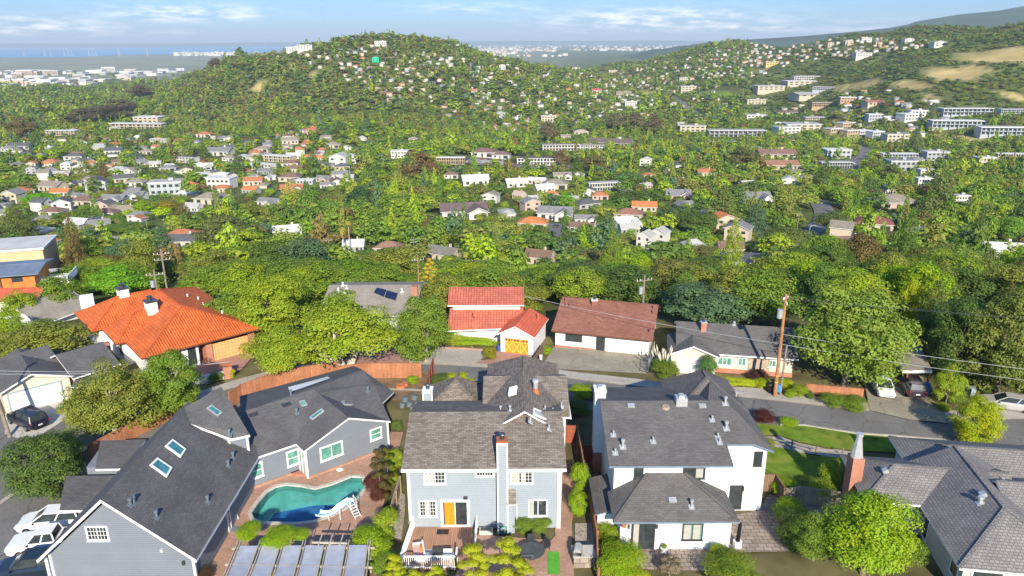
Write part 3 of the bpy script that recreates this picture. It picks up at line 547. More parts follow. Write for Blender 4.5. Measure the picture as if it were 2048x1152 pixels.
def skylight(h,n,pts,pl,frame='pale_metal',glass='skylight_glass'):
    q=[onplane(n,*p,pl) for p in pts]; A,B,C_=[Vector(r_) for r_ in pl]; n_=(B-A).cross(C_-A).normalized(); n_=n_ if n_.z>0 else -n_
    if (q[1]-q[0]).cross(q[2]-q[0]).dot(n_)<0: q=q[::-1]
    mb=MB(); c=sum(q,Vector())/4
    for i in range(4):
        a,b_=q[i],q[(i+1)%4]; ia=a+(c-a)*.2; ib=b_+(c-b_)*.2; mb.hexa([a-n_*.02,b_-n_*.02,ib-n_*.02,ia-n_*.02,a+n_*.14,b_+n_*.14,ib+n_*.14,ia+n_*.14])
    s=mb.build('skylight',frame,h); g=MB(); iq=[a+(c-a)*.19 for a in q]; g.hexa([a-n_*.01 for a in iq]+[a+n_*.10 for a in iq]); g.build('pane',glass,s); return s
def chimney(h,fr,x0,x1,y0,y1,z0,z1,m,cap='white_trim',pipe=True,name='chimney',trim=None):
    c=MB().box(fr,x0,x1,y0,y1,z0,z1).build(name,m,h)
    MB().box(fr,x0-.06,x1+.06,y0-.06,y1+.06,z1,z1+.12).build('cap',cap,c)
    if pipe:
        p=fr.w((x0+x1)/2,(y0+y1)/2,z1+.12); MB().cyl(p,p+Vector((0,0,.35)),.17,.17,10).cyl(p+Vector((0,0,.4)),p+Vector((0,0,.46)),.26,.22,10).build('flue_pipe','dark_metal',c)
    if trim:
        mb=MB()
        for a,b_ in ((x0,y0),(x1,y0)): mb.box(fr,a-.05,a+.05,b_-.05,b_+.05,z0,z1-.003)
        mb.box(fr,x0+.05,x1-.05,y0-.05,y0+.02,z1-.14,z1-.003); mb.build('corner_trim',trim,c)
    return c
f0=Fr((0,0,0))
# ---- blue house in the middle ----
B=thing('blue_house','two-storey light blue house with a mottled brown shingle roof and a rear deck','house',(-2,53,0))
mb=MB(); block(mb,f0,-7.75,3.5,48.25,58.2,0,5.45,7.15,'x'); block(mb,f0,-2.2,4.35,56,63.6,0,5.4,6.9,'x',ym=59.8); block(mb,f0,-7.7,-2.2,58.2,65.8,0,2.9); mb.build('wall','lightblue_siding',B)
mb=MB(); roof(mb,f0,-8.2,3.95,47.7,58.7,5.5,7.3,'x',cap=False); roof(mb,f0,-2.55,4.8,55.6,64,5.5,7.32,'x',ym=59.8,cap=False); 
roof(mb,f0,-2.3,4.1,52.0,60.2,6.02,7.95,'y',ym=.95,cap=False); roof(mb,f0,-2.4,4.4,60.3,66.5,5.4,7.6,'y',h1=3.0,ym=1.1,cap=True)
roof(mb,f0,-8.5,-2.3,60.8,66.8,2.95,5.2,'y',h0=2.6,h1=2.6,ym=-5.3); roof(mb,f0,-8.2,-5.,58.9,61.2,2.9,4.1,'y',h0=1.4,ym=-6.6)
mb.build('roof',['brown_shingle','white_trim'],B)
FS=((-8,47.7,5.5),(3,47.7,5.5),(0,53.2,7.3)); CS=((.95,52,7.95),(.95,60,7.95),(4.1,55,6.02)); CL=((.95,52,7.95),(.95,60,7.95),(-2.3,55,6.02)); RS=((-2,55.6,5.5),(4,55.6,5.5),(2,59.8,7.32))
mb=MB()
for x in (-7.78,3.42): mb.box(f0,x-.1,x+.12,48.12,48.3,0.0,5.42)
mb.box(f0,-8.2,3.95,47.58,47.7,5.32,5.46); mb.box(f0,4.2,4.44,55.8,55.95,0,5.3); mb.box(f0,4.8,4.92,55.6,63.9,5.3,5.44); mb.build('corner_trim','white_trim',B)
wf=WF((-7.75,48.25),(3.5,48.25))
opening(B,wf,3,178,572,300,660,cols=2,grid=(6,4,0,0),curt=[(.02,.45)]); opening(B,wf,3,455,578,556,620,cols=2,grid=(6,2,0,0)); opening(B,wf,3,640,578,764,658,cols=2,grid=(6,4,0,0),curt=[(.02,.4),(.5,.7)])
opening(B,wf,3,152,748,252,833,cols=2,grid=(6,4,0,0),curt=[(.3,.62)]); opening(B,wf,3,738,743,840,832,cols=2,glass='glass',curt=[(.02,.25)])
d=opening(B,wf,3,268,745,427,893,'sliding_door',cols=2,fw=.2,z0=.12,glass='glass',sill=False)
u0,za=wf.uz(3,290,760); u1,zb=wf.uz(3,347,872); MB().box(wf.fr,u0,u1,-.035,-.0185,.32,za).build('door_leaf','amber_wood',d)
MB().box(wf.fr,wf.uz(3,392,728)[0],wf.uz(3,414,728)[0],-.18,0,wf.uz(3,400,738)[1],wf.uz(3,400,726)[1]).build('wall_light','dark_metal',B)
c=chimney(B,f0,-1.12,-.4,47.55,48.25,0,7.75,'lightblue_siding','rust_metal',True,trim='white_trim')
MB().box(f0,-.4,.12,47.6,48.25,0,2.55).build('firebox','lightblue_siding',c); mb=MB(); slab(mb,[(-.5,47.45,2.62),(.22,47.45,2.62),(.22,48.3,3.5),(-.5,48.3,3.5)],.08,0,1); mb.build('saddle_roof',['brown_shingle','white_trim'],c)
chimney(B,f0,-7.9,-7.1,59.4,60.3,0,6.0,'lightblue_siding','white_trim',True,trim='white_trim')
p=onplane(10,1480,340,CS); mb=MB(); mb.cyl(p-Vector((0,0,.2)),p+Vector((0,0,.35)),.42,.2,12,1); mb.cyl(p+Vector((0,0,.35)),p+Vector((0,0,.95)),.2,.2,12,0); mb.cyl(p+Vector((0,0,.98)),p+Vector((0,0,1.1)),.3,.25,12,0); mb.build('flue_pipe',['pale_metal','rust_metal'],B)
skylight(B,10,[(1440,560),(1640,640),(1645,725),(1440,635)],CS,'white_trim','curtain_glass')
for x,y in ((1415,730),(1600,580),(1700,610),(1735,790),(1650,825)): pvent(B,10,x,y,CS,.05,.3)
pvent(B,10,1810,540,RS,.05,.35)
for x,y in ((1150,590),(1030,595)): pvent(B,10,x,y,CL,.07,.4)
p=onplane(10,1185,380,CL); mb=MB()
for k in range(6): mb.cyl(p+Vector((-.35+.02*k,-.6+k*.24,.25)),p+Vector((.3+.02*k,-.6+k*.24,.45)),.13,.13,8)
mb.build('solar_tube','white_trim',B)
p=P(10,812,570,4.6); MB().box(Fr(p),-.45,.45,-.3,.3,-.2,.2).build('skylight','pale_metal',B)
for x in (-7.9,): MB().box(f0,x,x+.25,48.0,48.12,.5,.8).build('meter_box','grey_plastic',B)
MB().tube([(.28,48.08,2.3),(.28,48.08,.1)],.04).build('downpipe','white_trim',B); MB().tube([(3.55,48.05,.1),(3.6,48.05,5.3)],.05).build('downpipe','white_trim',B)
# deck with railings
D=thing('timber_deck','low brown board deck with white railings behind the light blue house','deck',(-5,45,0))
yr=43.5; mb=MB(); mb.box(f0,-7.9,-2.7,45.6,48.2,.02,.15); mb.box(f0,-7.9,-4.0,yr,45.6,.01,.147); mb.box(f0,-4.0,-2.9,44.4,45.6,.0,.08); mb.build('floor','deck_boards',D)
def railing(par,a,b_,h=1.0,name='railing',m='white_paint',step=.14,z=.15):
    a=Vector((a[0],a[1],z)); b_=Vector((b_[0],b_[1],z)); n_=max(2,int((b_-a).length/step)); mb=MB(); up_=Vector((0,0,h)); mb.bar(a+up_,b_+up_,.12,.07); mb.bar(a+Vector((0,0,.12)),b_+Vector((0,0,.12)),.05,.06)
    for i in range(n_+1):
        q=a.lerp(b_,i/n_); r_=.05 if i in (0,n_) else .02; mb.box(Fr(q),-r_,r_,-r_,r_,0,h+(.06 if r_>.03 else -.03))
    return mb.build(name,m,par)
railing(D,(-7.55,48.1),(-7.9,yr)); railing(D,(-7.9,yr),(-4.0,yr)); railing(D,(-2.75,48.1),(-2.75,45.6)); railing(D,(-4.0,yr),(-4.0,44.4))
MB().box(f0,-5.75,-4.85,47.3,47.9,.15,.17).build('door_mat','black_plastic',D)
# deck furniture
s=thing('outdoor_sofa','white sofa with pink seat and orange cushion on the deck','sofa',tuple(P(3,155,1040,.15))); q=P(3,155,1045,.15); fr=Fr(q,R(-78))
mb=MB(); mb.box(fr,-.8,.8,-.38,.38,.08,.32); mb.box(fr,-.8,.8,.28,.4,.32,.75); mb.box(fr,-.82,-.7,-.38,.28,.32,.58); mb.box(fr,.7,.82,-.38,.28,.32,.58); mb.build('frame','white_paint',s)
MB().box(fr,-.68,.68,-.36,.26,.321,.46).build('seat','cushion_pink',s); MB().box(fr,-.2,.2,.1,.27,.46,.8).build('cushion','orange_cloth',s)
for a in (-.7,.7): MB().box(fr,a-.05,a+.05,-.3,-.2,0,.08).build('leg','white_paint',s)
s=thing('planter_table','dark square table with a round green plant on the deck','table',tuple(P(3,255,1045,.15))); fr=Fr(P(3,255,1045,.15)); MB().box(fr,-.36,.36,-.36,.36,.36,.44).build('table_top','dark_metal',s); 
for a in (-.3,.3):
    for b_ in (-.3,.3): MB().box(fr,a-.03,a+.03,b_-.03,b_+.03,0,.36).build('leg','dark_metal',s)
RUG=tag(sheet('rug',[P(3,185,1010,.16),P(3,342,1012,.16),P(3,342,1070,.16),P(3,182,1070,.16)],'grey_cloth',.162),'pale blue-grey rug under the planter table on the deck','rug'); del RUG['kind']
s=thing('garden_chair','white low garden chair beside the planter table on the deck','chair',tuple(P(3,308,1062,.15))); fr=Fr(P(3,308,1066,.15)); MB().box(fr,-.3,.3,-.28,.28,.25,.36).build('seat','grey_cloth',s); MB().box(fr,-.32,.32,.24,.32,.3,.72).build('backrest','white_paint',s)
for a in (-.26,.26): MB().box(fr,a-.03,a+.03,-.25,.3,0,.25).build('leg','white_paint',s)
# ---- white house ----
Wh=thing('white_house','two-storey white house with charcoal shingle roof and lower hipped rear wing','house',(13,51,0))
mb=MB(); block(mb,f0,7.6,16.4,48.7,60.5,0,5.45,7.3,'x',ym=54.6); mb.box(f0,15.6,19.55,50.35,60,0,5.38); mb.poly([(15.6,50.35,5.38),(19.55,50.35,5.38),(19.55,50.35,5.5),(18.35,50.35,5.98),(15.6,50.35,5.98)]); mb.poly([(15.6,50.35,5.3),(15.6,50.35,5.98),(15.6,51.5,6.3),(15.6,51.5,5.3)]); block(mb,f0,7.75,15.75,45.6,48.8,0,2.75); block(mb,f0,6.3,7.6,47.3,52,0,1.9); mb.build('wall','white_siding',Wh)
mb=MB(); roof(mb,f0,7.1,16.3,48.0,61.2,5.5,7.5,'x',ym=54.6,cap=False,me=1); slab(mb,[(15.9,50,6.12),(18.35,50,6.12),(17.3,54.6,7.52),(15.9,54.6,7.52)],.16,0,1); slab(mb,[(18.35,50,6.12),(19.95,50,5.5),(19.95,60.3,5.5),(17.0,58.4,7.6),(17.3,54.6,7.52)],.16,0,1); slab(mb,[(15.9,54.6,7.52),(17.3,54.6,7.52),(17.,58.4,7.6),(16,60.3,6)],.16,0,1)
roof(mb,f0,13.6,19.9,56.2,62.6,5.5,7.9,'y',h0=2.,h1=3.1,ym=16.7)
slab(mb,[(7.15,44.95,2.85),(16.1,44.95,2.85),(12.9,48.7,4.5),(10.1,48.7,4.5)],.15,0,1); slab(mb,[(7.15,44.95,2.85),(10.1,48.7,4.5),(7.15,48.7,2.85)],.15,0,1); slab(mb,[(16.1,44.95,2.85),(16.1,48.7,2.85),(12.9,48.7,4.5)],.15,0,1)
mb.bar((7.2,45,2.9),(10.1,48.6,4.53),.25,.05); mb.bar((16.05,45,2.9),(12.9,48.6,4.53),.25,.05); mb.build('roof',['dark_shingle','slate_gutter'],Wh)
slab(mb:=MB(),[(6.1,47.2,1.9),(7.6,47.2,2.3),(7.6,52.1,2.3),(6.1,52.1,1.9)],.1,0,1); mb.build('lean_to_roof',['dark_shingle','slate_gutter'],Wh)
wf=WF((7.6,48.7),(16.4,48.7)); kw=dict(frame='dark_trim',fw=.09)
opening(Wh,wf,4,288,572,337,630,cols=1,**kw); opening(Wh,wf,4,550,572,665,632,cols=2,curt=[(.6,.95)],**kw)
wf=WF((7.75,45.6),(15.75,45.6)); opening(Wh,wf,4,275,868,395,1003,'sliding_door',cols=2,z0=.1,sill=False,curt=[(.05,.3)],**kw); opening(Wh,wf,4,547,872,652,960,cols=2,glass='green_glass',curt=[(.05,.4),(.5,.9)],**kw)
for x in (260,410): MB().box(wf.fr,wf.uz(4,x-5,870)[0],wf.uz(4,x+5,870)[0],-.14,0,wf.uz(4,x,895)[1],wf.uz(4,x,875)[1]).build('wall_light','dark_metal',Wh)
wf=WF((15.6,50.35),(19.55,50.35)); opening(Wh,wf,4,930,487,968,565,cols=1,**kw); opening(Wh,wf,4,758,668,858,793,'sliding_door',cols=2,z0=.1,sill=False,**kw)
MB().box(wf.fr,wf.uz(4,866,680)[0],wf.uz(4,874,680)[0],-.14,0,wf.uz(4,870,695)[1],wf.uz(4,870,672)[1]).build('wall_light','dark_metal',Wh)
c=chimney(Wh,f0,6.85,7.75,55.8,56.9,2.0,7.7,'white_siding','white_trim',False); MB().box(f0,7.1,7.5,56.1,56.6,7.82,8.05).build('flue_pipe','pale_metal',c); MB().box(f0,6.9,7.7,55.85,56.85,0,2.0).build('chimney_base','red_brick',Wh)
FW=((7,48,5.5),(16,48,5.5),(10,54.6,7.5)); LW=((7.15,44.95,2.85),(16.1,44.95,2.85),(12.9,48.7,4.5)); RW=((17.3,54.6,7.52),(17.,58.4,7.6),(19.95,55,5.5)); LWW=((17.2,50,7.5),(17.2,60,7.5),(14.2,55,5.5))
for x,y in ((178,402),(188,498),(390,437),(705,322),(745,442),(735,415)): pvent(Wh,4,x,y,FW,.05,.3,plate=.22)
for x,y,z in ((228,465,.1),(780,368,.1),(775,235,.09)): pvent(Wh,4,x,y,FW,z,.55,plate=.25)
pvent(Wh,4,595,785,LW,.08,.5); pvent(Wh,4,832,200,RW,.08,.45)
for x,y,pl in ((272,245,FW),(652,247,FW),(493,748,LW)):
    mb=MB(); slabplate(mb,onplane(4,x,y,pl),pl,.28,.2,.12); mb.build('roof_vent','pale_metal',Wh)
q=onplane(4,456,255,FW); MB().cyl(q,q+Vector((0,-.02,.18)),.36,.28,18).build('attic_fan','beige_mesh',Wh)
q=P(4,540,195,8.0); mb=MB(); mb.box(Fr(q),-.45,.45,-.4,.4,-.9,.0); mb.box(Fr(q),-.2,.2,-.25,.25,0,.2); mb.build('roof_hatch','pale_metal',Wh)
MB().cyl(P(4,235,890,2.4),P(4,235,890,2.4)+Vector((0,0,.3)),.16,.2,8).build('hanging_basket','terracotta',Wh)
# ---- grey-blue house with the pool ----
G0=thing('greyblue_house','large grey-blue house with dark shingle roofs wrapping round a swimming pool','house',(-22,52,0))
mb=MB(); block(mb,f0,-30.9,-21.5,41.7,54.2,0,2.9,7.25,'y',ym=-26.3); mb.build('wall','blue_siding',G0)
mb=MB(); roof(mb,f0,-31.5,-20.95,41.1,54.9,2.85,7.5,'y',ym=-26.45,cap=False,th=.24)
# dormer / cross gable on the right slope, ridge rising to the far end
q15=lambda x,y,z=2.85:P(15,x,y,z)
def planes(mb,lst,th=.16,mt=0,me=1):
    for pl_ in lst: slab(mb,[P(*p) for p in pl_],th,mt,me)
# shed dormer above the right slope
def mainz(x): return 7.5+(x+26.45)*(-4.65/5.5)
A_=onplane(14,345,795,((-26.45,41,7.5),(-26.45,54,7.5),(-20.95,50,2.85))); B_=P(14,900,1000,5.0); C_=P(14,1150,945,5.0); D_=P(14,760,290,7.9); E_=P(14,235,600,7.4)
for t_ in ((A_,B_,C_),(A_,C_,D_),(A_,D_,E_)): slab(mb,t_,.2,0,1)
# wing towards the street garden
pts=dict(a=(15,265,1060,2.85),b=(15,795,880,2.85),c=(15,880,955,2.85),g=(15,1350,605,4.6),d=(15,1785,640,2.85),v=(15,1030,350,4.7),l=(15,215,550,4.7),R1=(15,1490,100,4.7),R0=(15,975,305,4.75),e=(15,1820,335,2.9),k=(15,1700,450,3.35),n=(15,1610,250,4.15),f=(15,205,378,3.4),F=(15,1215,86,3.4),H=(15,1400,60,3.4))
for nm in ('abvRl','bcgv','vgd','vdn','Rvn','RSen','flRSH'):
    key=[{'R':'R0','S':'R1'}.get(ch,ch) for ch in nm]; slab(mb,[P(*pts[k_]) for k_ in key],.16,0,1)
slab(mb,[P(*pts['e']),P(*pts['n']),P(*pts['k'])],.16,0,1); slab(mb,[P(*pts['k']),P(*pts['n']),P(*pts['d'])],.16,0,1)
mb.build('roof',['blueblack_shingle','white_trim'],G0)
def V2(p): return Vector((p.x,p.y,0))
wa,wb,wc,wd=[P(15,*q,2.8) for q in ((300,1040),(802,868),(892,940),(1752,632))]; we=P(15,1700,380,2.8); wfv=P(15,1430,120,3.2); wg=P(15,230,430,3.2)
mb=MB(); mb.prism([(p.x,p.y) for p in (wa,wb,wc,wd,we,wfv,wg)],0,2.72)
gq=P(15,1350,620,4.4); mid=wc.lerp(wd,(gq-wc).dot((wd-wc).normalized())/(wd-wc).length); mb.hexa([Vector((*wc.xy,2.7)),Vector((*wd.xy,2.7)),Vector((*wd.xy,2.7))+Vector((0,.3,0)),Vector((*wc.xy,2.7))+Vector((0,.3,0)),Vector((*mid.xy,4.42)),Vector((*mid.xy,4.42))+Vector((.01,0,0)),Vector((*mid.xy,4.42))+Vector((.01,.3,0)),Vector((*mid.xy,4.42))+Vector((0,.3,0))])
dz=Vector((0,0,-.2)); Bi=B_+Vector((-.3,.25,-.2)); Ci=C_+Vector((-.35,.25,-.2)); Ai=A_+Vector((0,.25,-.15)); Di=D_+Vector((-.3,-.3,-.3))
mb.hexa([Vector((*Ai.xy,3)),Vector((*Bi.xy,2.8)),Vector((*Ci.xy,2.8)),Vector((*Di.xy,2.8)),Ai,Bi,Ci,Di])
mb.build('wing_wall','blue_siding',G0)
wfE=WF(wc,wd); opening(G0,wfE,2,582,528,700,555,cols=2,glass='green_glass',fw=.14); opening(G0,wfE,2,827,440,889,474,cols=1,rows=2,glass='green_glass',fw=.14)
wfN=WF(wa,wb); opening(G0,wfN,2,238,612,312,660,cols=1,rows=2,glass='green_glass',fw=.14); opening(G0,wfN,2,418,548,488,600,cols=1,rows=2,glass='green_glass',fw=.14)
wfD=WF(wb,wc); f=wfD.fr; ln=wfD.len; mb=MB(); mb.box(f,.12,.24,-.05,.02,.12,2.4); mb.box(f,ln/2-.05,ln/2+.05,-.05,.02,.12,2.3); mb.box(f,ln-.24,ln-.12,-.05,.02,.12,2.4); mb.box(f,.24,ln-.24,-.05,.02,2.3,2.4); w=mb.build('patio_door','white_trim',G0); MB().box(f,.24,ln-.24,-.02,.01,.12,2.3).build('pane','curtain_glass',w)
mb=MB(); mb.box(wfE.fr,-.07,.07,-.07,.02,0,2.7); mb.box(wfE.fr,wfE.len-.1,wfE.len+.06,-.07,.02,0,2.7); mb.box(f0,-21.52,-21.36,41.62,41.78,0,2.95)
for p in (Bi,Ci): mb.box(Fr((p.x+.02,p.y-.04,0)),-.09,.09,-.09,.09,2.85,p.z+.02)
m_=Bi.lerp(Ci,.0); mb.box(f0,-31.0,-30.84,41.58,41.74,0,2.9); mb.build('corner_trim','white_trim',G0)
wfG=WF((-30.9,41.7),(-21.5,41.7)); opening(G0,wfG,1,413,907,538,978,cols=2,grid=(6,3,0,0),fw=.12)
MB().box(wfG.fr,wfG.uz(1,780,1020)[0],wfG.uz(1,795,1020)[0],-.06,0,wfG.uz(1,780,1035)[1],wfG.uz(1,780,1020)[1]).build('vent_plate','grey_siding',G0)
MB().box(wfG.fr,8.75,8.9,-.22,0,2.1,2.35).build('wall_light','dark_metal',G0)
wfS=WF((-21.5,41.7),(-21.5,54.2)); opening(G0,wfS,1,1098,812,1126,880,'patio_door',cols=1,fw=.14,z0=.12,sill=False); opening(G0,wfS,1,1130,750,1160,745,cols=2,fw=.1); 
MP=((-26.45,41,7.5),(-26.45,54,7.5),(-20.95,50,2.85)); DPL=(A_,C_,D_)
for q in ([(838,487),(905,537),(880,575),(803,520)],[(764,578),(838,628),(812,672),(728,612)]): skylight(G0,1,q,MP,'white_trim')
skylight(G0,14,[(630,550),(775,655),(715,700),(560,590)],DPL)
EP=(P(*pts['a']),P(*pts['b']),P(*pts['l'])); GP=(P(*pts['b']),P(*pts['g']),P(*pts['v'])); HP_=(P(*pts['v']),P(*pts['g']),P(*pts['d']))
skylight(G0,15,[(1070,515),(1095,535),(970,630),(940,612)],GP); skylight(G0,15,[(1270,440),(1395,445),(1425,480),(1300,475)],HP_); skylight(G0,15,[(828,440),(885,428),(915,475),(855,488)],EP,'pale_metal','green_glass')
for n_,x,y,pl in ((1,655,795,MP),(1,638,805,MP),(1,765,865,MP),(1,1115,615,MP),(1,1138,575,MP),(1,1015,790,MP),(14,875,945,DPL),(15,805,560,EP),(15,1550,330,(P(*pts['v']),P(*pts['d']),P(*pts['n']))),(15,745,370,(P(*pts['l']),P(*pts['R0']),P(*pts['f'])))): pvent(G0,n_,x,y,pl,.09,.42,'grey_vent',plate=.2)
for x,y in ((350,572),(695,467)):
    mb=MB(); slabplate(mb,onplane(15,x,y,EP),EP,.4,.22,.03); mb.build('roof_vent','dark_metal',G0)
mb=MB(); MB().box(f0,-21.8,-20.9,43.1,43.1,0,0) if 0 else None
# two low bays on the street side of the big gable
mb=MB(); 
slab(mb,[P(1,490,490,3.1),P(1,712,484,3.1),P(1,600,628,3.1),P(1,464,630,3.1)],.18,0,1); slab(mb,[P(1,320,664,3.1),P(1,557,660,3.1),P(1,440,830,3.1),P(1,290,832,3.1)],.18,0,1); mb.build('porch_roof',['dark_shingle','white_trim'],G0)
mb=MB(); mb.prism([(-34.3,52.4),(-31,52.2),(-31,56.2),(-34.9,56.2)],0,2.9); mb.prism([(-32.2,47.2),(-31,47.1),(-31,50.6),(-34.2,50.6)],0,2.9); mb.build('porch_wall','blue_siding',G0)
MB().box(Fr((-31.4,41.9,0)),-.1,.1,-.1,.1,0,2.6).build('porch_post','white_trim',G0)
pad=lambda n,x,y:P(n,x,y,.1)
# ---- orange tiled villa ----
O_=thing('orange_villa','white villa with bright orange barrel-tile hip roof, two white chimneys and tan garage door','house',(-43,86,0)); fo=Fr((-39.9,73.8,0),R(41.3))
mb=MB(); roof(mb,fo,0,13.3,0,21.2,3,5.75,'y',h0=6.4,h1=6.4,mc=0); roof(mb,fo,-.9,6.2,6.2,12.6,3.02,5.2,'x',h0=3.1,ym=9.4); roof(mb,fo,-2.0,6.2,12.2,20.6,3.04,5.4,'x',h0=4.2,ym=16.4); mb.build('roof',['orange_tile','brown_wood'],O_)
mb=MB(); mb.box(fo,.8,6.2,.9,20.4,-.3,2.9); mb.box(fo,6.2,12.7,3.0,20.4,-.3,2.9); mb.box(fo,-.2,.8,6.8,12,-.3,2.88); mb.box(fo,-1.2,.8,12.4,20.9,-.3,2.86); mb.build('wall','white_stucco',O_)
[MB().box(fo,*q_).build('brick_pier','red_brick',O_) for q_ in ((7.0,7.7,.75,3.0,-.1,2.9),(12.0,12.75,.75,3.0,-.1,2.9),(.75,1.25,.78,.9,-.1,2.88))]
o,_=gdoor(O_,WF(fo.w(7.7,1.0),fo.w(12,1.0)),16,1400,680,1810,640,'wood_panels','brown_wood',z0=.08)
wfo=WF(fo.w(.8,.9),fo.w(6.2,.9))
for a,b_ in ((.9,2.0),(2.3,3.6),(4.1,5.2)):
    mb=MB(); mb.box(wfo.fr,a,a+.09,-.05,.02,.4,2.5); mb.box(wfo.fr,b_-.09,b_,-.05,.02,.4,2.5); mb.box(wfo.fr,a,b_,-.05,.02,2.5,2.6); mb.box(wfo.fr,a,b_,-.05,.02,.3,.4); w=mb.build('window','white_trim',O_); MB().box(wfo.fr,a+.09,b_-.09,-.03,.02,.4,2.5).build('pane','glass',w)
wfo=WF(fo.w(-.2,12.4),fo.w(-1.2,12.4)); 
mb=MB(); mb.box(fo,-.28,-.18,7.2,8.2,1.1,2.4); mb.build('window','glass',O_)
for x,y,s_ in ((3.5,8.6,0),(2.4,16.0,0)):
    c=MB().box(fo,x,x+1.15,y,y+1.2,3.3,6.1 if y<10 else 6.2).build('chimney','white_stucco',O_); MB().box(fo,x-.08,x+1.23,y-.08,y+1.28,6.2,6.36).build('cap','dark_metal',c); p=fo.w(x+.55,y+.6,6.36); MB().cyl(p,p+Vector((0,0,.35)),.28,.28,10).cyl(p+Vector((0,0,.42)),p+Vector((0,0,.5)),.4,.3,10).build('flue_pipe','dark_metal',c)
for u,v in ((9.5,13),(10.5,12.2),(10,9),(11.2,7.5),(11.0,5.6)):
    p=fo.w(u,v,3+2.75*(13.3-u)/6.65); MB().cyl(p-Vector((0,0,.1)),p+Vector((0,0,.35)),.1,.1,8).build('roof_vent','white_stucco',O_)
MB().box(Fr(P(6,715,860,2.0),R(41)),-.45,.45,-.4,.4,-2,.5).build('outside_chimney','red_brick',O_)
# ---- house with black roof and white garage door at the left edge ----
K=thing('black_roof_house','single-storey cream house with black roof and white double garage door','house',(-47,70,0)); fk=Fr(P(12,10,690,2.6).xy.to_3d(),R(39.9))
mb=MB(); roof(mb,fk,-.3,6.5,-.1,8.5,2.6,3.95,'y',cap=False,ym=2.8); O2=P(12,985,478,2.5); p1_=P(12,1545,303,2.5); a2=math.atan2(p1_.y-O2.y,p1_.x-O2.x); fk2=Fr((O2.x,O2.y,0),a2); W2=(p1_-O2).length
roof(mb,fk2,-.4,W2,0,7.6,2.5,4.1,'x',cap=False); roof(mb,fk2,-7.5,.2,3.8,11,2.55,4.1,'x',cap=False); slab(mb,[P(12,985,475,2.2),P(12,1140,440,2.2),P(12,1100,570,1.9),P(12,900,610,1.9)],.1,0,1); mb.build('roof',['blueblack_shingle','white_trim'],K)
mb=MB(); block(mb,fk,.1,6.0,.5,8,0,2.5,3.65,'y',ym=2.8); mb.box(fk2,.1,W2-.5,.5,7.2,0,2.42); mb.build('wall','cream_wall',K)
wk=WF(fk.w(.1,.5),fk.w(6.0,.5)); mb=MB(); mb.box(wk.fr,.5,5.0,-.04,.02,.08,2.15); d=mb.build('garage_door','garage_panels',K); mb=MB(); mb.box(wk.fr,.35,.5,-.07,.02,.08,2.3); mb.box(wk.fr,5.0,5.15,-.07,.02,.08,2.3); mb.box(wk.fr,.5,5.0,-.07,.02,2.15,2.3); mb.build('door_frame','grey_plastic',d)
# ---- brown shingle house across the street ----
H=thing('brown_roof_house','low white house with wide reddish-brown shingle roof and white garage door','house',(10,88,0)); a_=P(8,150,640,2.35);b_=P(8,868,710,2.35); fh=Fr((a_.x,a_.y,0),math.atan2(b_.y-a_.y,b_.x-a_.x)); Wd=(b_-a_).length
mb=MB(); roof(mb,fh,0,Wd,0,11.5,2.35,4.55,'x',ym=6.2,mc=0); mb.build('roof',['redbrown_shingle','brown_wood'],H)
mb=MB(); block(mb,fh,.35,Wd-.5,.75,10.8,-1,2.25,4.2,'x',ym=6.2); mb.build('wall','white_stucco',H); wh=WF(fh.w(.35,.75),fh.w(Wd-.5,.75))
MB().box(wh.fr,.0,4.9,-.12,.0,0,.28).build('brick_skirt','red_brick',H)
opening(H,wh,8,250,655,368,720,cols=3,grid=(7,4,0,0),frame='dark_trim',glass='glass',fw=.06); opening(H,wh,8,468,676,528,775,'front_door',cols=1,frame='dark_trim',glass='glass',z0=.1,sill=False,fw=.1)
gdoor(H,wh,8,548,686,808,790,frame='white_stucco')
HPn=(fh.w(0,0,2.35),fh.w(Wd,0,2.35),fh.w(5,6.2,4.55))
c=chimney(H,Fr(P(8,455,452,4.3)),-.35,.35,-.3,.3,-.6,.5,'redbrown_shingle','white_trim',True)
for x,y in ((250,440),(255,470),(283,475),(845,655),(868,525),(872,490)): pvent(H,8,x,y,HPn,.07,.4,'redbrown_shingle')
for x,y in ((350,455),(478,464),(628,478),(762,489)):
    mb=MB(); slabplate(mb,onplane(8,x,y,HPn),HPn,.3,.16,.12); mb.build('roof_vent','redbrown_shingle',H)
# ---- grey shingle house beside the pole ----
Gh=thing('grey_roof_house','cream stucco house with dark grey roof and small front-gabled garage beside the tall pole','house',(24,79,0)); fg=Fr((17.3,76.4,0),R(-10.5))
mb=MB(); roof(mb,fg,.9,13.9,.2,9.4,2.45,4.35,'x',ym=4.8,cap=False); roof(mb,fg,0,5.6,-.7,5.2,2.4,3.55,'y',cap=False,ym=2.7); mb.build('roof',['dark_shingle','white_trim'],Gh)
mb=MB(); block(mb,fg,1.3,13.5,.9,8.9,-1,2.35,4.0,'x',ym=4.8); block(mb,fg,.4,5.2,-.3,3,0,2.3,3.3,'y',ym=2.7); mb.build('wall','cream_wall',Gh)
MB().box(fg,5.25,13.55,.8,.9,0,.5).build('brick_skirt','red_brick',Gh)
gdoor(Gh,WF(fg.w(.4,-.3),fg.w(5.2,-.3)),8,1040,820,1215,930,frame='cream_wall'); wg_=WF(fg.w(5.2,.9),fg.w(13.5,.9))
opening(Gh,wg_,8,1325,822,1425,890,cols=3,glass='green_glass'); opening(Gh,wg_,8,1470,828,1525,890,cols=2,glass='green_glass'); opening(Gh,wg_,8,1682,845,1738,900,cols=2,glass='green_glass')
mb=MB(); mb.box(wg_.fr,3.6,5.9,-.05,0,.5,2.3); mb.build('stone_panel','stone_facing',Gh)
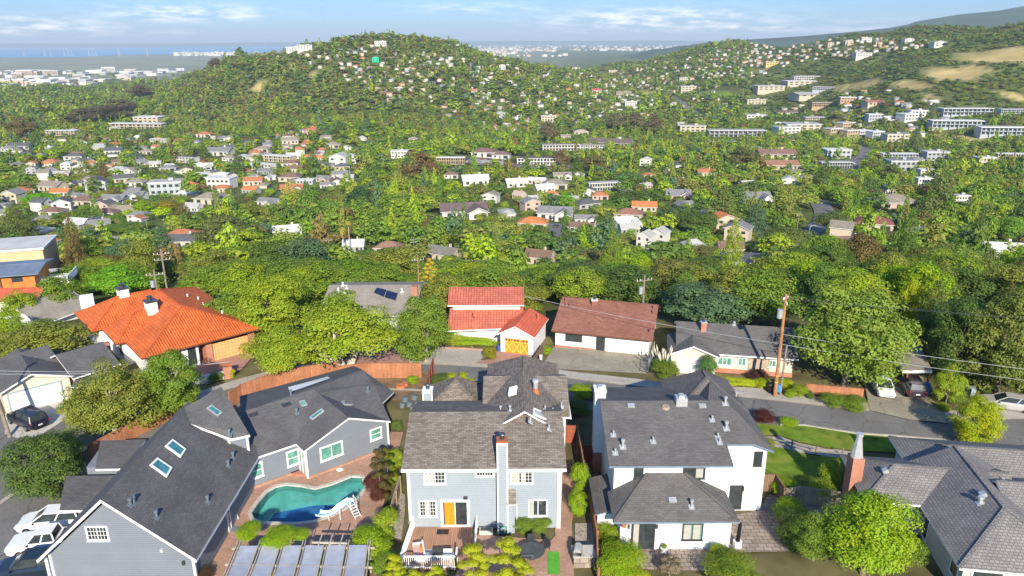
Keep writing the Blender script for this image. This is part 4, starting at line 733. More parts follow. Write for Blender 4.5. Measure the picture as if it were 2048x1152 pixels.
GPn=(fg.w(0,.2,2.45),fg.w(13,.2,2.45),fg.w(5,4.8,4.35)); p=onplane(8,1222,640,GPn); chimney(Gh,Fr(p),-.3,.3,-.25,.25,-.4,1.0,'red_brick','pale_metal',True); pvent(Gh,8,1440,600,GPn,.1,.3)
# ---- red barrel tile house with wooden garage ----
Rh=thing('red_tile_house','house with long pinkish-red tile roof and white clerestory above a lower tiled roof','house',(-3,86,0))
mb=MB(); roof(mb,f0,-8.0,1.5,86.8,93.4,4.3,5.6,'x',cap=False); slab(mb,[(-7.8,87.9,3.72),(1.4,87.9,3.72),(1.4,85.1,1.98),(-7.9,84.6,1.8)],.16,0,1); mb.build('roof',['red_tile','white_trim'],Rh)
mb=MB(); mb.box(f0,-7.4,1.0,87.5,92.8,-1,4.25); mb.box(f0,-7.3,1.0,85.7,87.5,-1,1.95); mb.build('wall','white_stucco',Rh)
mb=MB(); p=P(13,565,470,3.2); mb.cyl(p,p+Vector((0,0,.7)),.12,.12); mb.build('roof_vent','terracotta',Rh)
Ga=thing('tile_roof_garage','small white garage with scarlet roof and amber carriage doors crossed by X braces','garage',(1,84,0)); fga=Fr((-1.7,82.1,0),R(-17)); 
mb=MB(); roof(mb,fga,0,4.6,-.3,6.3,2.5,3.65,'y',cap=False,ym=2.2); mb.build('roof',['scarlet_tile','white_trim'],Ga); mb=MB(); block(mb,fga,.3,4.3,.1,6,0,2.4,3.3,'y',ym=2.2); mb.build('wall','white_siding',Ga)
wga=WF(fga.w(.3,.1),fga.w(4.3,.1)); fr=wga.fr; d=MB().box(fr,.55,3.45,-.05,.02,.1,1.95).build('garage_door','amber_wood',Ga)
mb=MB()
for k in range(3):
    a=.6+k*.95; b_=a+.9; 
    for s_ in (0,1):
        p=fr.w(a if s_ else b_,-.07,.15); q=fr.w(b_ if s_ else a,-.072-.01*s_,1.5); u=(q-p).normalized().cross(Vector((0,0,0))+wga.n)*.05; mb.hexa([p-u,p+u,q+u,q-u,p-u+wga.n*.02,p+u+wga.n*.02,q+u+wga.n*.02,q-u+wga.n*.02])
    mb.box(fr,a-.03,a+.03,-.08,-.05,.1,1.95)
mb.box(fr,.55,3.45,-.085,-.05,1.5,1.58); mb.build('x_brace','light_amber_wood',d)
mb=MB()
for k in range(8): mb.box(fr,.66+k*.35,.86+k*.35,-.062,-.05,1.65,1.85)
mb.build('pane','glass',d); mb=MB(); mb.box(fr,.35,.55,-.06,.02,.08,2.15); mb.box(fr,3.45,3.65,-.06,.02,.08,2.15); mb.box(fr,.55,3.45,-.06,.02,1.95,2.15); mb.build('door_frame','white_trim',d)
MB().box(Fr(P(13,1385,470,3.4)),-.08,.08,-.08,.08,-.5,.5).build('roof_vent','scarlet_tile',Ga)
# ---- long grey roof behind the oaks, with solar panels ----
T=thing('taupe_roof_house','low house with long taupe roof and dark solar panels half hidden behind street oaks','house',(-18,94,0)); mb=MB(); roof(mb,f0,-24.6,-12.2,88,102,2.5,4.2,'x',ym=95.4,cap=False); mb.build('roof',['taupe_shingle','white_trim'],T); MB().box(f0,-24,-12.8,88.6,101,-4,2.4).build('wall','grey_siding',T)
TP=((-24,88,2.5),(-12,88,2.5),(-18,95.4,4.2))
for q in ([(885,350),(905,320),(968,335),(950,378)],[(955,380),(972,338),(1042,358),(1028,402)]):
    mb=MB(); pp=[onplane(7,*p,TP) for p in q]; mb.hexa([p+Vector((0,0,.05)) for p in pp[::-1]]+[p+Vector((0,0,.14)) for p in pp[::-1]]); mb.build('solar_panel','solar',T)
for x,y in ((650,340),(690,350),(705,322),(1070,345),(680,302)): pvent(T,7,x,y,TP,.09,.4,'white_trim')
MB().box(Fr(P(7,1155,345,4.0)),-.4,.4,-.4,.4,-.4,.9).build('chimney','red_brick',T)
# ---- grey-shake house at the lower right ----
BR=thing('shake_roof_house','single-storey pale house with ribbed grey shake hip roofs and tapered brick chimney','house',(32,46,0)); fb=Fr((26,47.4,0),R(-8.7))
mb=MB(); roof(mb,fb,0,11,0,6.6,2.85,4.35,'x',h0=2.9,ym=3.0); roof(mb,fb,3.95,12.4,-6.9,5.5,2.83,5.0,'y',h0=4.0,ym=8.0); roof(mb,fb,4.9,22,3.6,10.4,2.81,4.35,'x',h0=3.2,ym=6.6); roof(mb,fb,9,26,-3.5,5,2.9,4.9,'x'); mb.build('roof',['grey_shake','white_trim'],BR)
mb=MB(); mb.box(fb,.5,11,.6,6,0,2.7); mb.box(fb,4.5,11.9,-6.3,5,0,2.72); mb.box(fb,5.5,21.5,4.2,9.8,0,2.68); mb.box(fb,11,25,-2.9,4.4,0,2.66); mb.build('wall','grey_siding',BR)
wb_=WF(fb.w(.5,.6),fb.w(4.5,.6)); opening(BR,wb_,11,505,582,725,720,cols=1,glass='curtain_glass',fw=.14,curt=[(.02,.75)]); wc_=WF(fb.w(4.5,.6),fb.w(4.5,-6.3))
mb=MB(); f=wc_.fr; 
for a,b_,z0,z1 in ((.4,1.3,.2,2.3),(5.2,6.4,.9,2.3)):
    mb=MB(); mb.box(f,a,a+.1,-.05,.02,z0,z1); mb.box(f,b_-.1,b_,-.05,.02,z0,z1); mb.box(f,a+.1,b_-.1,-.05,.02,z0,z0+.1); mb.box(f,a+.1,b_-.1,-.05,.02,z1-.1,z1); w=mb.build('window','white_trim',BR); MB().box(f,a+.1,b_-.1,-.02,.02,z0+.1,z1-.1).build('pane','glass',w)
wd_=WF(fb.w(4.5,-6.3),fb.w(11.9,-6.3)); f=wd_.fr; mb=MB(); mb.box(f,.5,.62,-.05,.02,.3,2.4); mb.box(f,2.4,2.52,-.05,.02,.3,2.4); mb.box(f,.62,2.4,-.05,.02,2.28,2.4); mb.box(f,.62,2.4,-.05,.02,.3,.4); w=mb.build('window','white_trim',BR); MB().box(f,.62,2.4,-.02,.02,.4,2.28).build('pane','glass',w)
c=MB().box(f0,25.95,26.85,49.7,50.7,0,4.95).build('chimney','red_brick',BR); mb=MB(); p=Vector((26.4,50.2,4.95)); mb.cyl(p,p+Vector((0,0,1.7)),.48,.2,8); mb.cyl(p+Vector((0,0,1.7)),p+Vector((0,0,1.95)),.26,.26,8); mb.build('chimney_hood','pale_metal',c)
LP=(fb.w(0,0,2.85),fb.w(0,6,2.85),fb.w(2.9,3,4.35)); WP=(fb.w(3.95,-6.9,2.83),fb.w(3.95,2,2.83),fb.w(8,-2,5.0)); EPn=(fb.w(12.4,-6.9,2.83),fb.w(12.4,2,2.83),fb.w(8,-2,5.0))
for x,y,pl in ((520,335,LP),(1290,520,WP),(1430,410,EPn)):
    mb=MB(); slabplate(mb,onplane(11,x,y,pl),pl,.2,.2,.3); mb.build('roof_vent','pale_metal',BR)
for x,y,pl in ((1262,575,WP),(1500,450,EPn),(1572,385,EPn)): pvent(BR,11,x,y,pl,.13 if x<1570 else .04,.4,'pale_metal',plate=.25)
# ---- carport house at right, almost hidden ----
Cp=thing('carport_house','flat-roofed carport house behind the two cars on the right driveway','house',(43,76,0)); mb=MB(); slab(mb,[P(9,740,555,2.6),P(9,915,592,2.6),P(9,1040,835,2.6),P(9,850,835,2.6)],.3,0,1); mb.build('roof',['taupe_shingle','white_trim'],Cp)
mb=MB()
for x,y in ((880,848),(1020,848),(900,600)): p=P(9,x,y,2.3); mb.box(Fr((p.x,p.y,0)),-.08,.08,-.08,.08,0,2.35)
mb.build('post','dark_redwood_boards',Cp); p=P(9,905,640,2.4); MB().box(Fr((p.x,p.y,0),R(-20)),-2.5,2.2,0,.2,0,2.3).build('wall','dark_redwood_boards',Cp)
# ---------------- vehicles ----------------
def loft(mb,rings,mi=0,closed=True):
    for i in range(len(rings)-1):
        a,b_=rings[i],rings[i+1]; n_=len(a)
        for j in range(n_ if closed else n_-1): k=(j+1)%n_; mb.poly([a[j],a[k],b_[k],b_[j]],mi)
    mb.poly(rings[0][::-1],mi); mb.poly(rings[-1],mi)
def make_car(name,label,kind,L_,Wd,Hh,col,detail=True):
    r=thing(name,label,'car'); hw=Wd/2; h=L_/2
    if kind=='sedan': belt=[(-1,.55,.78),(-.93,.9,.9),(-.6,1,.95),(0,1,.93),(.45,.98,.88),(.8,.93,.78),(.95,.82,.66),(1,.6,.55)]; cab=[(-.82,.9),(-.45,1.4),(.1,1.45),(.52,.9)]
    elif kind=='pickup': belt=[(-1,.9,.95),(-.97,.97,1.02),(-.3,1,1.02),(0,1,1.02),(.4,.98,1.0),(.8,.95,.95),(.96,.86,.85),(1,.7,.7)]; cab=[(-.28,1.0),(-.22,1.5),(.22,1.52),(.45,1.0)]
    else: belt=[(-1,.8,.85),(-.96,.93,.98),(-.6,1,1.02),(0,1,1.0),(.45,.98,.98),(.8,.93,.9),(.95,.84,.78),(1,.65,.62)]; cab=[(-.97,.98),(-.86,1.45),(.12,1.52),(.52,.98)]
    f=Hh/1.55; mb=MB(); rings=[]
    for x,w,z in belt:
        z*=f; w*=hw; zb=.22 if abs(x)<.93 else .35; rings.append([Vector((x*h,s*w*q,zz)) for s,q,zz in ((-1,.93,zb),(-1,1,zb+.18),(-1,1,z*.78),(-1,.9,z),(1,.9,z),(1,1,z*.78),(1,1,zb+.18),(1,.93,zb))])
    loft(mb,rings); o=setc(mb.build('body','obj_paint',r,True),col)
    rings=[]; 
    for x,z in cab: t=(z*f-.9*f)/(.6*f); w0=hw*.88; wt=hw*(.88-.2*t); rings.append([Vector((x*h,-w0 if t<.2 else -wt,max(z*f,.85*f))),Vector((x*h,w0 if t<.2 else wt,max(z*f,.85*f)))])
    # greenhouse: bottom belt line to roof line
    A=[Vector((cab[0][0]*h,s*hw*.86,.92*f)) for s in (-1,1)]; D=[Vector((cab[3][0]*h,s*hw*.86,.92*f)) for s in (-1,1)]; Bq=[Vector((cab[1][0]*h,s*hw*.68,cab[1][1]*f)) for s in (-1,1)]; Cq=[Vector((cab[2][0]*h,s*hw*.68,cab[2][1]*f)) for s in (-1,1)]
    mb=MB(); mb.poly([A[0],D[0],Cq[0],Bq[0]]); mb.poly([D[1],A[1],Bq[1],Cq[1]]); mb.poly([D[0],D[1],Cq[1],Cq[0]]); mb.poly([A[1],A[0],Bq[0],Bq[1]]); mb.poly([Bq[0],Cq[0],Cq[1],Bq[1]]); mb.poly([A[0],A[1],D[1],D[0]]); mb.build('windows','glass',r)
    mb=MB(); e=Vector((0,0,.035)); mb.hexa([Bq[0]-e*.3,Cq[0]-e*.3,Cq[1]-e*.3,Bq[1]-e*.3,Bq[0]*1+e,Cq[0]+e,Cq[1]+e,Bq[1]+e]); 
    for a,b_ in ((A,Bq),(D,Cq)):
        for k in (0,1): mb.bar(a[k],b_[k],.09,.07)
    for k in (0,1): m1=(A[k]+D[k])/2; m2=(Bq[k]+Cq[k])/2; mb.hexa([m1+Vector((-.05,0,0)),m1+Vector((.05,0,0)),m1+Vector((.05,.02*(2*k-1),0)),m1+Vector((-.05,.02*(2*k-1),0)),m2+Vector((-.05,0,0)),m2+Vector((.05,0,0)),m2+Vector((.05,.02*(2*k-1),0)),m2+Vector((-.05,.02*(2*k-1),0))])
    setc(mb.build('roof_frame','obj_paint',r),col)
    for x in (-.6*h,.62*h):
        for s in (-1,1):
            c=Vector((x,s*(hw-.12),.33)); w=MB().cyl(c-Vector((0,.11,0)),c+Vector((0,.11,0)),.34,.34,16).build('wheel','tire',r); MB().cyl(c-Vector((0,.12,0)),c+Vector((0,.12,0)),.2,.2,10).build('rim','rim',w)
    for s in (-1,1):
        y=s*hw*.62; MB().box(f0,h*.93,h*.995,y-.2,y+.2,.58*f,.72*f).build('headlight','lamp_lens',r); MB().box(f0,-h*.995,-h*.94,y-.16+s*.05,y+.18+s*.03,.68*f,.86*f).build('taillight','red_lens',r)
        MB().box(f0,.36*h,.4*h,s*hw*.98,s*hw*1.1,.92*f,1.03*f).build('mirror','black_plastic',r)
    MB().box(f0,-h*1.003,-h*.97,-.2,.2,.5*f,.62*f).build('number_plate','plate',r)
    if kind=='pickup': MB().box(f0,-.94*h,-.33*h,-hw*.8,hw*.8,1.0*f,1.03*f).build('bed_cover','black_plastic',r)
    return r
def put(r,p,ang,z=0): r.location=(p.x,p.y,z); r.rotation_euler=(0,0,ang); r['_o']=(0,0,0); return r
def adir(n,x0,y0,x1,y1): a=P(n,x0,y0);b_=P(n,x1,y1); return math.atan2(b_.y-a.y,b_.x-a.x)
put(make_car('parked_car','black SUV parked in front of the white double garage door of the black-roofed house','suv',4.8,1.95,1.7,(.012,.014,.03)),P(1,140,412),adir(1,190,430,85,380),.07)
put(make_car('parked_car','white SUV with dark roof parked furthest back of the three cars beside the grey-blue gable','suv',4.7,1.9,1.6,(.78,.79,.8)),Vector((-35.3,48.6,0)),R(188),.02)
put(make_car('pickup_truck','white pickup truck parked between the white SUV and the black SUV','pickup',5.3,1.95,1.75,(.8,.81,.82)),Vector((-34.0,46.0,0)),R(190),.02)
put(make_car('parked_car','black SUV parked nearest of the three cars beside the grey-blue gable','suv',4.8,1.95,1.7,(.015,.025,.04)),Vector((-33.6,43.3,0)),R(192),.02)
put(make_car('parked_car','white sedan with black glass roof parked facing the road on the right driveway','sedan',4.7,1.88,1.5,(.8,.81,.83)),P(9,712,970),adir(9,650,900,730,1050),.14)
put(make_car('parked_van','dark grey minivan parked tail to the road beside the white sedan','suv',5.0,1.95,1.7,(.05,.035,.045)),P(9,890,965),adir(9,920,1040,840,930),.14)
put(make_car('parked_wagon','silver estate car parked along the kerb at the right edge','suv',4.9,1.85,1.45,(.42,.41,.4)),P(9,1535,1090)+Vector((0,.5,0)),adir(9,1600,1130,1400,1100),.02)
put(make_car('parked_car','white car half hidden under the spreading street oak','suv',4.6,1.9,1.55,(.8,.81,.82)),P(7,545,745),R(8),.1)
for o in list(COL.objects):
    if o.name.startswith(('parked_','pickup')): o['_o']=(0,0,0)
# ---------------- fences, walls, gates ----------------
def board_fence(label,pts,h,m,name='board_fence',step=2.4,z=0.,cap=None,cat='fence',group=None):
    r=thing(name,label,cat,(pts[0][0],pts[0][1],z),group); pts=[Vector((p[0],p[1],z)) for p in pts]; mb=MB(); pb=MB()
    for a,b_ in zip(pts[:-1],pts[1:]):
        fr=Fr(a,math.atan2(b_.y-a.y,b_.x-a.x)); l_=Vector((b_-a).xy).length; mb.box(fr,0,l_,-.02,.02,.05,h); n_=max(1,round(l_/step))
        for i in range(n_+1): pb.box(fr,l_*i/n_-.05,l_*i/n_+.05,.021,.12,0,h+.04)
        pb.box(fr,0,l_,.021,.07,h-.3,h-.2); pb.box(fr,0,l_,-.06,.06,h,h+.04)
    mb.build('board_panel',m,r); pb.build('post_and_rail',m,r); return r
board_fence('long orange-brown board fence curving behind the grey-blue house beside the street',[P(1,440,545,1.0),P(1,640,440,1.0),P(1,870,325,1.0),P(1,940,305,1.0)],1.7,'redwood_boards')
fx=[P(15,105,420,.9),P(15,230,340,.9),P(15,560,215,.9),P(15,950,140,.9),P(15,1300,90,.9)]; board_fence('orange-brown board fence behind the far roof edge of the grey-blue house',[(p.x,p.y) for p in fx],1.8,'redwood_boards')
fx=[P(7,640,850,1.7),P(7,800,828,1.7),P(7,1190,828,1.7)]; board_fence('straight orange-brown board fence facing the back garden between the two blue houses',[(p.x,p.y+.3) for p in fx],1.8,'redwood_boards')
fx=[P(7,1275,800,1.7),P(7,1232,960,1.7)]; board_fence('short dark red board fence on the left side of the brown-roofed blue house',[(p.x,p.y) for p in fx],2.0,'dark_redwood_boards')
fx=[P(3,1000,350,1.7),P(3,1035,560,1.7)]; board_fence('weathered side fence between the light blue and the white house, rear part',[(p.x,p.y) for p in fx],1.8,'brown_boards')
fx=[P(3,1065,680,1.7),P(3,1105,900,1.6),P(3,1110,1100,1.6)]; board_fence('low curved side fence beside the gravel bed between light blue and white house',[(p.x,p.y) for p in fx],1.5,'redwood_boards')
fx=[P(3,938,350,1.8),P(3,988,352,1.8)]; board_fence('narrow dark red gate fence right of the light blue house',[(p.x,p.y) for p in fx],1.8,'dark_redwood_boards')
fx=[P(4,0,455,1.7),P(4,80,455,1.7)]; board_fence('small red gate between the side fence and the white house',[(p.x,p.y) for p in fx],1.7,'dark_redwood_boards')
fx=[P(3,50,620,1.6),P(3,5,780,1.6)]; board_fence('weathered side fence left of the light blue house behind the green hedge',[(p.x,p.y) for p in fx],1.6,'weathered_boards')
fx=[P(4,985,612,1.6),P(4,1045,612,1.6),P(4,1095,690,1.5)]; board_fence('brown fence corner beside the right wall of the white house',[(p.x,p.y) for p in fx],1.6,'brown_boards')
fx=[P(5,28,690,1.5),P(5,110,675,1.5),P(5,345,710,1.5)]; board_fence('pale weathered board fence with gate left of the brick chimney',[(p.x,p.y) for p in fx],1.5,'weathered_boards')
fx=[P(9,235,922,1.1),P(9,600,955,1.1)]; board_fence('low pinkish slatted fence above the clipped hedge beside the white sedan',[(p.x,p.y) for p in fx],1.1,'redwood_boards')
fx=[P(13,1450,800,1.5),P(13,1330,1000,1.3)]; board_fence('dark brown lattice fence between the amber garage and the brown-roofed house',[(p.x,p.y) for p in fx],1.4,'brown_boards')
r=thing('metal_gate','thin black metal gate at the right end of the brown-roofed house driveway','gate',tuple(P(8,830,945))); a_=P(8,775,930);b_=P(8,828,948); 
mb=MB(); 
for t_ in (0,.33,.66,1.0): mb.bar(a_+Vector((0,0,.2+t_*1.3)),b_+Vector((0,0,.2+t_*1.3)),.03,.04)
for t_ in (0,1): q=a_.lerp(b_,t_); mb.cyl(q,q+Vector((0,0,1.6)),.035)
mb.build('gate_frame','dark_metal',r)
a_=P(8,828,948);b_=P(8,875,800); r=thing('chain_fence','grey wire mesh fence down the right side of the brown-roofed house driveway','fence',tuple(a_)); mb=MB()
for i in range(5): q=a_.lerp(b_,i/4); mb.cyl(q,q+Vector((0,0,1.5)),.035,n=6)
mb.build('post','pale_metal',r); mb=MB()
for k in range(12): z_=.1+k*.12; mb.bar(a_+Vector((0,0,z_)),b_+Vector((0,0,z_)),.015,.015)
mb.build('wire_mesh','pale_metal',r)
r=thing('split_rail_fence','low grey split-rail fence along the path below the street lawn','fence',tuple(P(5,-150,475))); mb=MB(); pb=MB(); ps=[P(5,-150,435),P(5,-50,458),P(5,60,480),P(5,190,512),P(5,330,520)]
for q in ps: pb.box(Fr(q),-.06,.06,-.06,.06,0,.95)
for a_,b_ in zip(ps[:-1],ps[1:]):
    for z_ in (.4,.75): mb.bar(a_+Vector((0,0,z_)),b_+Vector((0,0,z_)),.06,.09)
mb.build('rail','grey_pole_wood',r); pb.build('post','grey_pole_wood',r)
r=thing('gate_pillar','square red brick pillar at the villa driveway with low white wall beside it','pillar',tuple(P(14,860,170))); fr=Fr(P(14,860,175),R(30)); MB().box(fr,-.45,.45,-.3,.3,0,1.55).build('shaft','red_brick',r); MB().box(fr,-.5,.5,-.35,.35,1.55,1.63).build('cap','terracotta',r)
r=thing('low_wall','low white rendered garden wall left of the brick pillar','wall',tuple(P(14,700,120))); MB().box(fr,-4.2,-.46,-.12,.12,0,.9).build('wall_body','white_stucco',r)
# villa drive railings skipped; retaining kerb along the hedge in the middle
r=thing('brick_edging','low brick edging along the hedge bed beside the street','edging',tuple(P(13,400,885))); mb=MB()
ps=[P(13,100,875),P(13,250,885),P(13,440,890),P(13,700,910)]
for a_,b_ in zip(ps[:-1],ps[1:]): mb.bar(a_+Vector((0,0,.12)),b_+Vector((0,0,.12)),.25,.24)
mb.build('edging_course','pink_paver',r)
# lawn edge stones
tag(MB().build('x','soil') if 0 else (lambda mb:[mb.bar(a_+Vector((0,0,.08)),b_+Vector((0,0,.08)),.2,.16) for a_,b_ in zip([P(5,*q) for q in ((0,349),(130,352),(300,379),(400,394),(600,408),(860,430),(1040,472))],[P(5,*q) for q in ((130,352),(300,379),(400,394),(600,408),(860,430),(1040,472),(1075,508))])] and mb)(MB()).build('stone_edging','kerb_concrete'),'pale stone edging between the street and the long lawn','edging')
# ---------------- poles and wires ----------------
def pole(label,base_,H,r0=.17,lean=(0,0),m='pole_wood',arms=(),trans=None,name='utility_pole',group=None):
    r=thing(name,label,'utility pole',tuple(base_),group); b_=Vector(base_); t_=b_+Vector((lean[0],lean[1],H)); MB().cyl(b_,t_,r0,r0*.7,10).build('shaft',m,r)
    for z_,l_,a_ in arms:
        c=b_.lerp(t_,z_/H); d=Vector((math.cos(a_),math.sin(a_),0)); arm=MB().bar(c-d*l_,c+d*l_,.1,.12).build('crossarm','grey_pole_wood',r)
        mb=MB()
        for k in (-.95,-.5,.5,.95): q=c+d*l_*k; mb.cyl(q,q+Vector((0,0,.25)),.05,.05,6)
        mb.build('insulator','white_paint',arm)
    if trans:
        for z_,a_ in trans: c=b_.lerp(t_,z_/H)+Vector((math.cos(a_)*.45,math.sin(a_)*.45,0)); MB().cyl(c-Vector((0,0,.45)),c+Vector((0,0,.45)),.28,.28,12).build('transformer','pale_metal',r)
    return t_
pb0=P(8,1728,1108); top_main=pole('tall brown utility pole with a transformer can on the street in front of the grey roof house',pb0,10.9,.2,lean=(0.4,1.2),arms=((10.4,.45,R(40)),(9.9,.35,R(100))),trans=((8.9,R(190)),))
r=thing('pole_stub','short grey wooden stub pole right behind the tall utility pole','pole',tuple(P(8,1765,1098))); q=P(8,1765,1098); MB().cyl(q,q+Vector((.2,.3,5.6)),.13,.1,8).build('shaft','grey_pole_wood',r)
q=P(12,90,1150); pl1=pole('weathered wooden utility pole at the left edge beside the black SUV',P(12,125,1240),8.2,.17,lean=(-1.1,.6),m='grey_pole_wood')
def wire(label,a,b_,sag=.6,r=.014,name='power_line',group=None):
    a=Vector(a);b_=Vector(b_); pts=[a.lerp(b_,i/14)-Vector((0,0,4*sag*(i/14)*(1-i/14))) for i in range(15)]
    tag(MB().tube(pts,r,4).build(name,'dark_metal' if r<.02 else 'pale_metal'),label,'power line',group)
tm=Vector(top_main); far=Vector((80,62,9.3)); lf=Vector((-8,100,9))
for k,(dz,off_) in enumerate(((-.3,0),(-.5,.5),(-.6,1.))): wire(('uppermost','middle','lowest')[k]+' thin high wire running right from the tall utility pole over the oaks',tm+Vector((off_*.3,0,dz)),far+Vector((0,off_*2,dz+.6)),.5,group='high wires right of the tall pole')
for k,dz in enumerate((-4.2,-5.3)): wire(('upper','lower')[k]+' thick cable running right from the tall utility pole across the big oak',tm+Vector((-.1,-.4,dz)),Vector((72,60,4.5+k*-1.2)),.5,.026,group='low cables right of the tall pole')
wire('cable running left from the tall utility pole across the grey roof',tm+Vector((-.2,-.5,-5.2)),Vector((-2,92,4.6)),.4,.026)
for k in range(2): wire(('upper','lower')[k]+' high wire running left from the tall utility pole behind the brown roof',tm+Vector((0,0,-.4-k*.5)),Vector((-6,104,8.5-k*.5)),.5,group='high wires left of the tall pole')
for k in range(2): wire(('upper','lower')[k]+' cable crossing the white garage door at the left edge',Vector(pl1)-Vector((0,0,1.6+k*.35)),P(6,1560,960,3.8-k*.3),.5,.022,group='cables over the left driveway')
# poles further down the hill: px of base and top height
def midpole(n,xb,yt,hm,label,arms=1,trans=False,**k):
    hm=min(hm,6.5 if n in(6,7,8) else 8.5); q=hit(n,xb,yt,hm); 
    return pole(label,q-Vector((0,0,.5)),hm+.5,.16,arms=[(hm-.3-.9*i,1.1,R(20)) for i in range(arms)],trans=((hm-1.6,R(200)),) if trans else None,**k)
midpole(7,1170,105,10.,'dark red-brown pole with angled crossarm rising behind the street oaks',1,lean=(.1,0))
midpole(7,376,95,9.,'grey pole with a white transformer among oaks left of the taupe roof',1,True,m='grey_pole_wood')
midpole(8,810,245,9.5,'pole with white transformer behind the brown-roofed house',1,True,m='grey_pole_wood')
midpole(6,1042,335,9.,'grey pole with transformer standing behind the orange villa',1,True,m='grey_pole_wood')
midpole('B',430,685,9.,'pale pole with short arms among oaks above the taupe roof',2,m='grey_pole_wood')
midpole('C',748,530,14.,'tall double-crossarm pole above the dark road at right centre',2,m='grey_pole_wood')
midpole('C',778,420,12.,'slim pole with one crossarm just behind the double-crossarm pole',1,m='grey_pole_wood')
midpole('C',1270,405,12.,'slim pole in front of the curved pink-brown roof house',1,m='grey_pole_wood')
midpole('C',1975,490,12.,'pole with crossarms at the far right above bright green trees',2,m='grey_pole_wood')
midpole('C',1012,350,11.,'pole with white fittings by the street climbing between flat roofs',2,m='grey_pole_wood')
midpole('C',1885,365,10.,'pole with crossarms in front of the beige apartments at right',2,m='grey_pole_wood')
midpole('A',850,560,11.,'pole with crossarm above the orange tree left of the winding road',2,m='grey_pole_wood')
midpole('A',940,755,10.,'pole with two crossarms beside the tall cypress near the winding road',2,m='grey_pole_wood')
midpole('A',740,665,9.,'pole at the mouth of the winding road on the left',1,m='grey_pole_wood')
midpole('A',1920,690,9.,'pole among oaks just left of the twin palms',1,m='grey_pole_wood')
r=thing('street_lamp','grey street lamp over the dark road at right centre','street lamp',tuple(hit('C',795,745))); q=hit('C',795,745); MB().tube([q,q+Vector((0,0,8)),q+Vector((.6,0,8.5)),q+Vector((1.6,0,8.6))],[.12,.09,.07,.06]).build('column','pale_metal',r); MB().box(Fr(q),1.5,2.1,-.15,.15,8.5,8.65).build('lamp_head','pale_metal',r)
# ---------------- bins, bags, garden things ----------------
def wbin(label,p,m,ang=0,h=1.05,s=.3):
    r=thing('wheelie_bin',label,'bin',tuple(p)); fr=Fr(p,ang); mb=MB(); w=fr.w; mb.hexa([w(-s*.8,-s*.8,.05),w(s*.8,-s*.8,.05),w(s*.8,s*.8,.05),w(-s*.8,s*.8,.05),w(-s,-s,h),w(s,-s,h),w(s,s*1.1,h),w(-s,s*1.1,h)]); mb.build('body',m,r)
    mb=MB(); mb.hexa([w(-s*1.05,-s*1.1,h),w(s*1.05,-s*1.1,h),w(s*1.05,s*1.15,h),w(-s*1.05,s*1.15,h),w(-s*.9,-s,h+.07),w(s*.9,-s,h+.07),w(s*.9,s,h+.12),w(-s*.9,s,h+.12)]); mb.build('lid',m,r)
    mb=MB(); mb.cyl(w(-s,s*.9,.12),w(s,s*.9,.12),.12,.12,8); mb.build('wheel','tire',r)
wbin('bright blue recycling bin standing behind the dark minivan',P(9,998,985),'sky_blue_plastic',R(-20)); wbin('pale grey-green wheelie bin by the shrubs near the silver car',P(9,1282,1005),'grey_plastic',R(10)); wbin('black wheelie bin left of the tall utility pole',P(8,1695,1082),'black_plastic')
wbin('dark bin beside the pale bin near the silver car',P(9,1240,1005),'black_plastic',R(10))
wbin('small blue bin left of the amber garage door',P(13,885,905),'blue_plastic',0,.55,.22); wbin('small blue bin right of the amber garage door',P(13,1295,945),'blue_plastic',0,.5,.22)
r=thing('election_banner_wrap','light blue wrap tied round the foot of the tall utility pole','wrap',tuple(pb0)); r.name='pole_wrap'; q=P(8,1755,1070,.4); MB().cyl(q,q+Vector((0.02,.05,.75)),.22,.22,10).build('sleeve','sky_blue_plastic',r)
for k,z_ in enumerate((1.6,2.3)):
    q=Vector(pb0)+Vector((.4,1.2,10.9))*(z_/10.9); tag(MB().cyl(q,q+Vector((0,0,.07)),.215,.215,10).build('yellow_band','light_amber_wood'),'%s yellow band round the foot of the tall utility pole'%('lower' if k==0 else 'upper'),'band')
r=thing('mailbox','pink-white mailbox on a post at the brick driveway beside the amber garage','mailbox',tuple(P(13,1272,1120))); fr=Fr(P(13,1272,1120)); MB().box(fr,-.06,.06,-.06,.06,0,.9).build('post','white_paint',r); MB().box(fr,-.2,.2,-.2,.2,.9,1.3).build('box','cushion_pink',r)
r=thing('white_post','white gate post beside the yellow bush at the brick driveway','post',tuple(P(13,1418,1125))); fr=Fr(P(13,1418,1125)); MB().box(fr,-.13,.13,-.1,.1,0,1.5).build('shaft','white_paint',r); MB().box(fr,-.17,.17,-.14,.14,1.5,1.58).build('cap','white_paint',r)
# barbecue on its stone counter
r=thing('outdoor_counter','grey stone counter block beside the patio of the light blue house','counter',tuple(P(3,1030,1060))); fr=Fr((9.6*0+P(3,1030,1075).x,P(3,1030,1075).y,0),R(2)); MB().box(fr,-.75,.75,-.7,.55,0,.88).build('base','grey_paver',r); MB().box(fr,-.8,.8,-.75,.6,.88,.95).build('worktop','pale_concrete',r)
r=thing('barbecue','black and silver barbecue on the stone counter','barbecue',tuple(P(3,1002,1010,1))); fr=Fr(P(3,1002,1025,.95),R(80)); MB().box(fr,-.4,.4,-.28,.28,0,.25).build('firebox','black_plastic',r); mb=MB(); mb.cyl(fr.w(-.4,0,.25),fr.w(.4,0,.25),.28,.28,14); mb.build('lid','pale_metal',r)
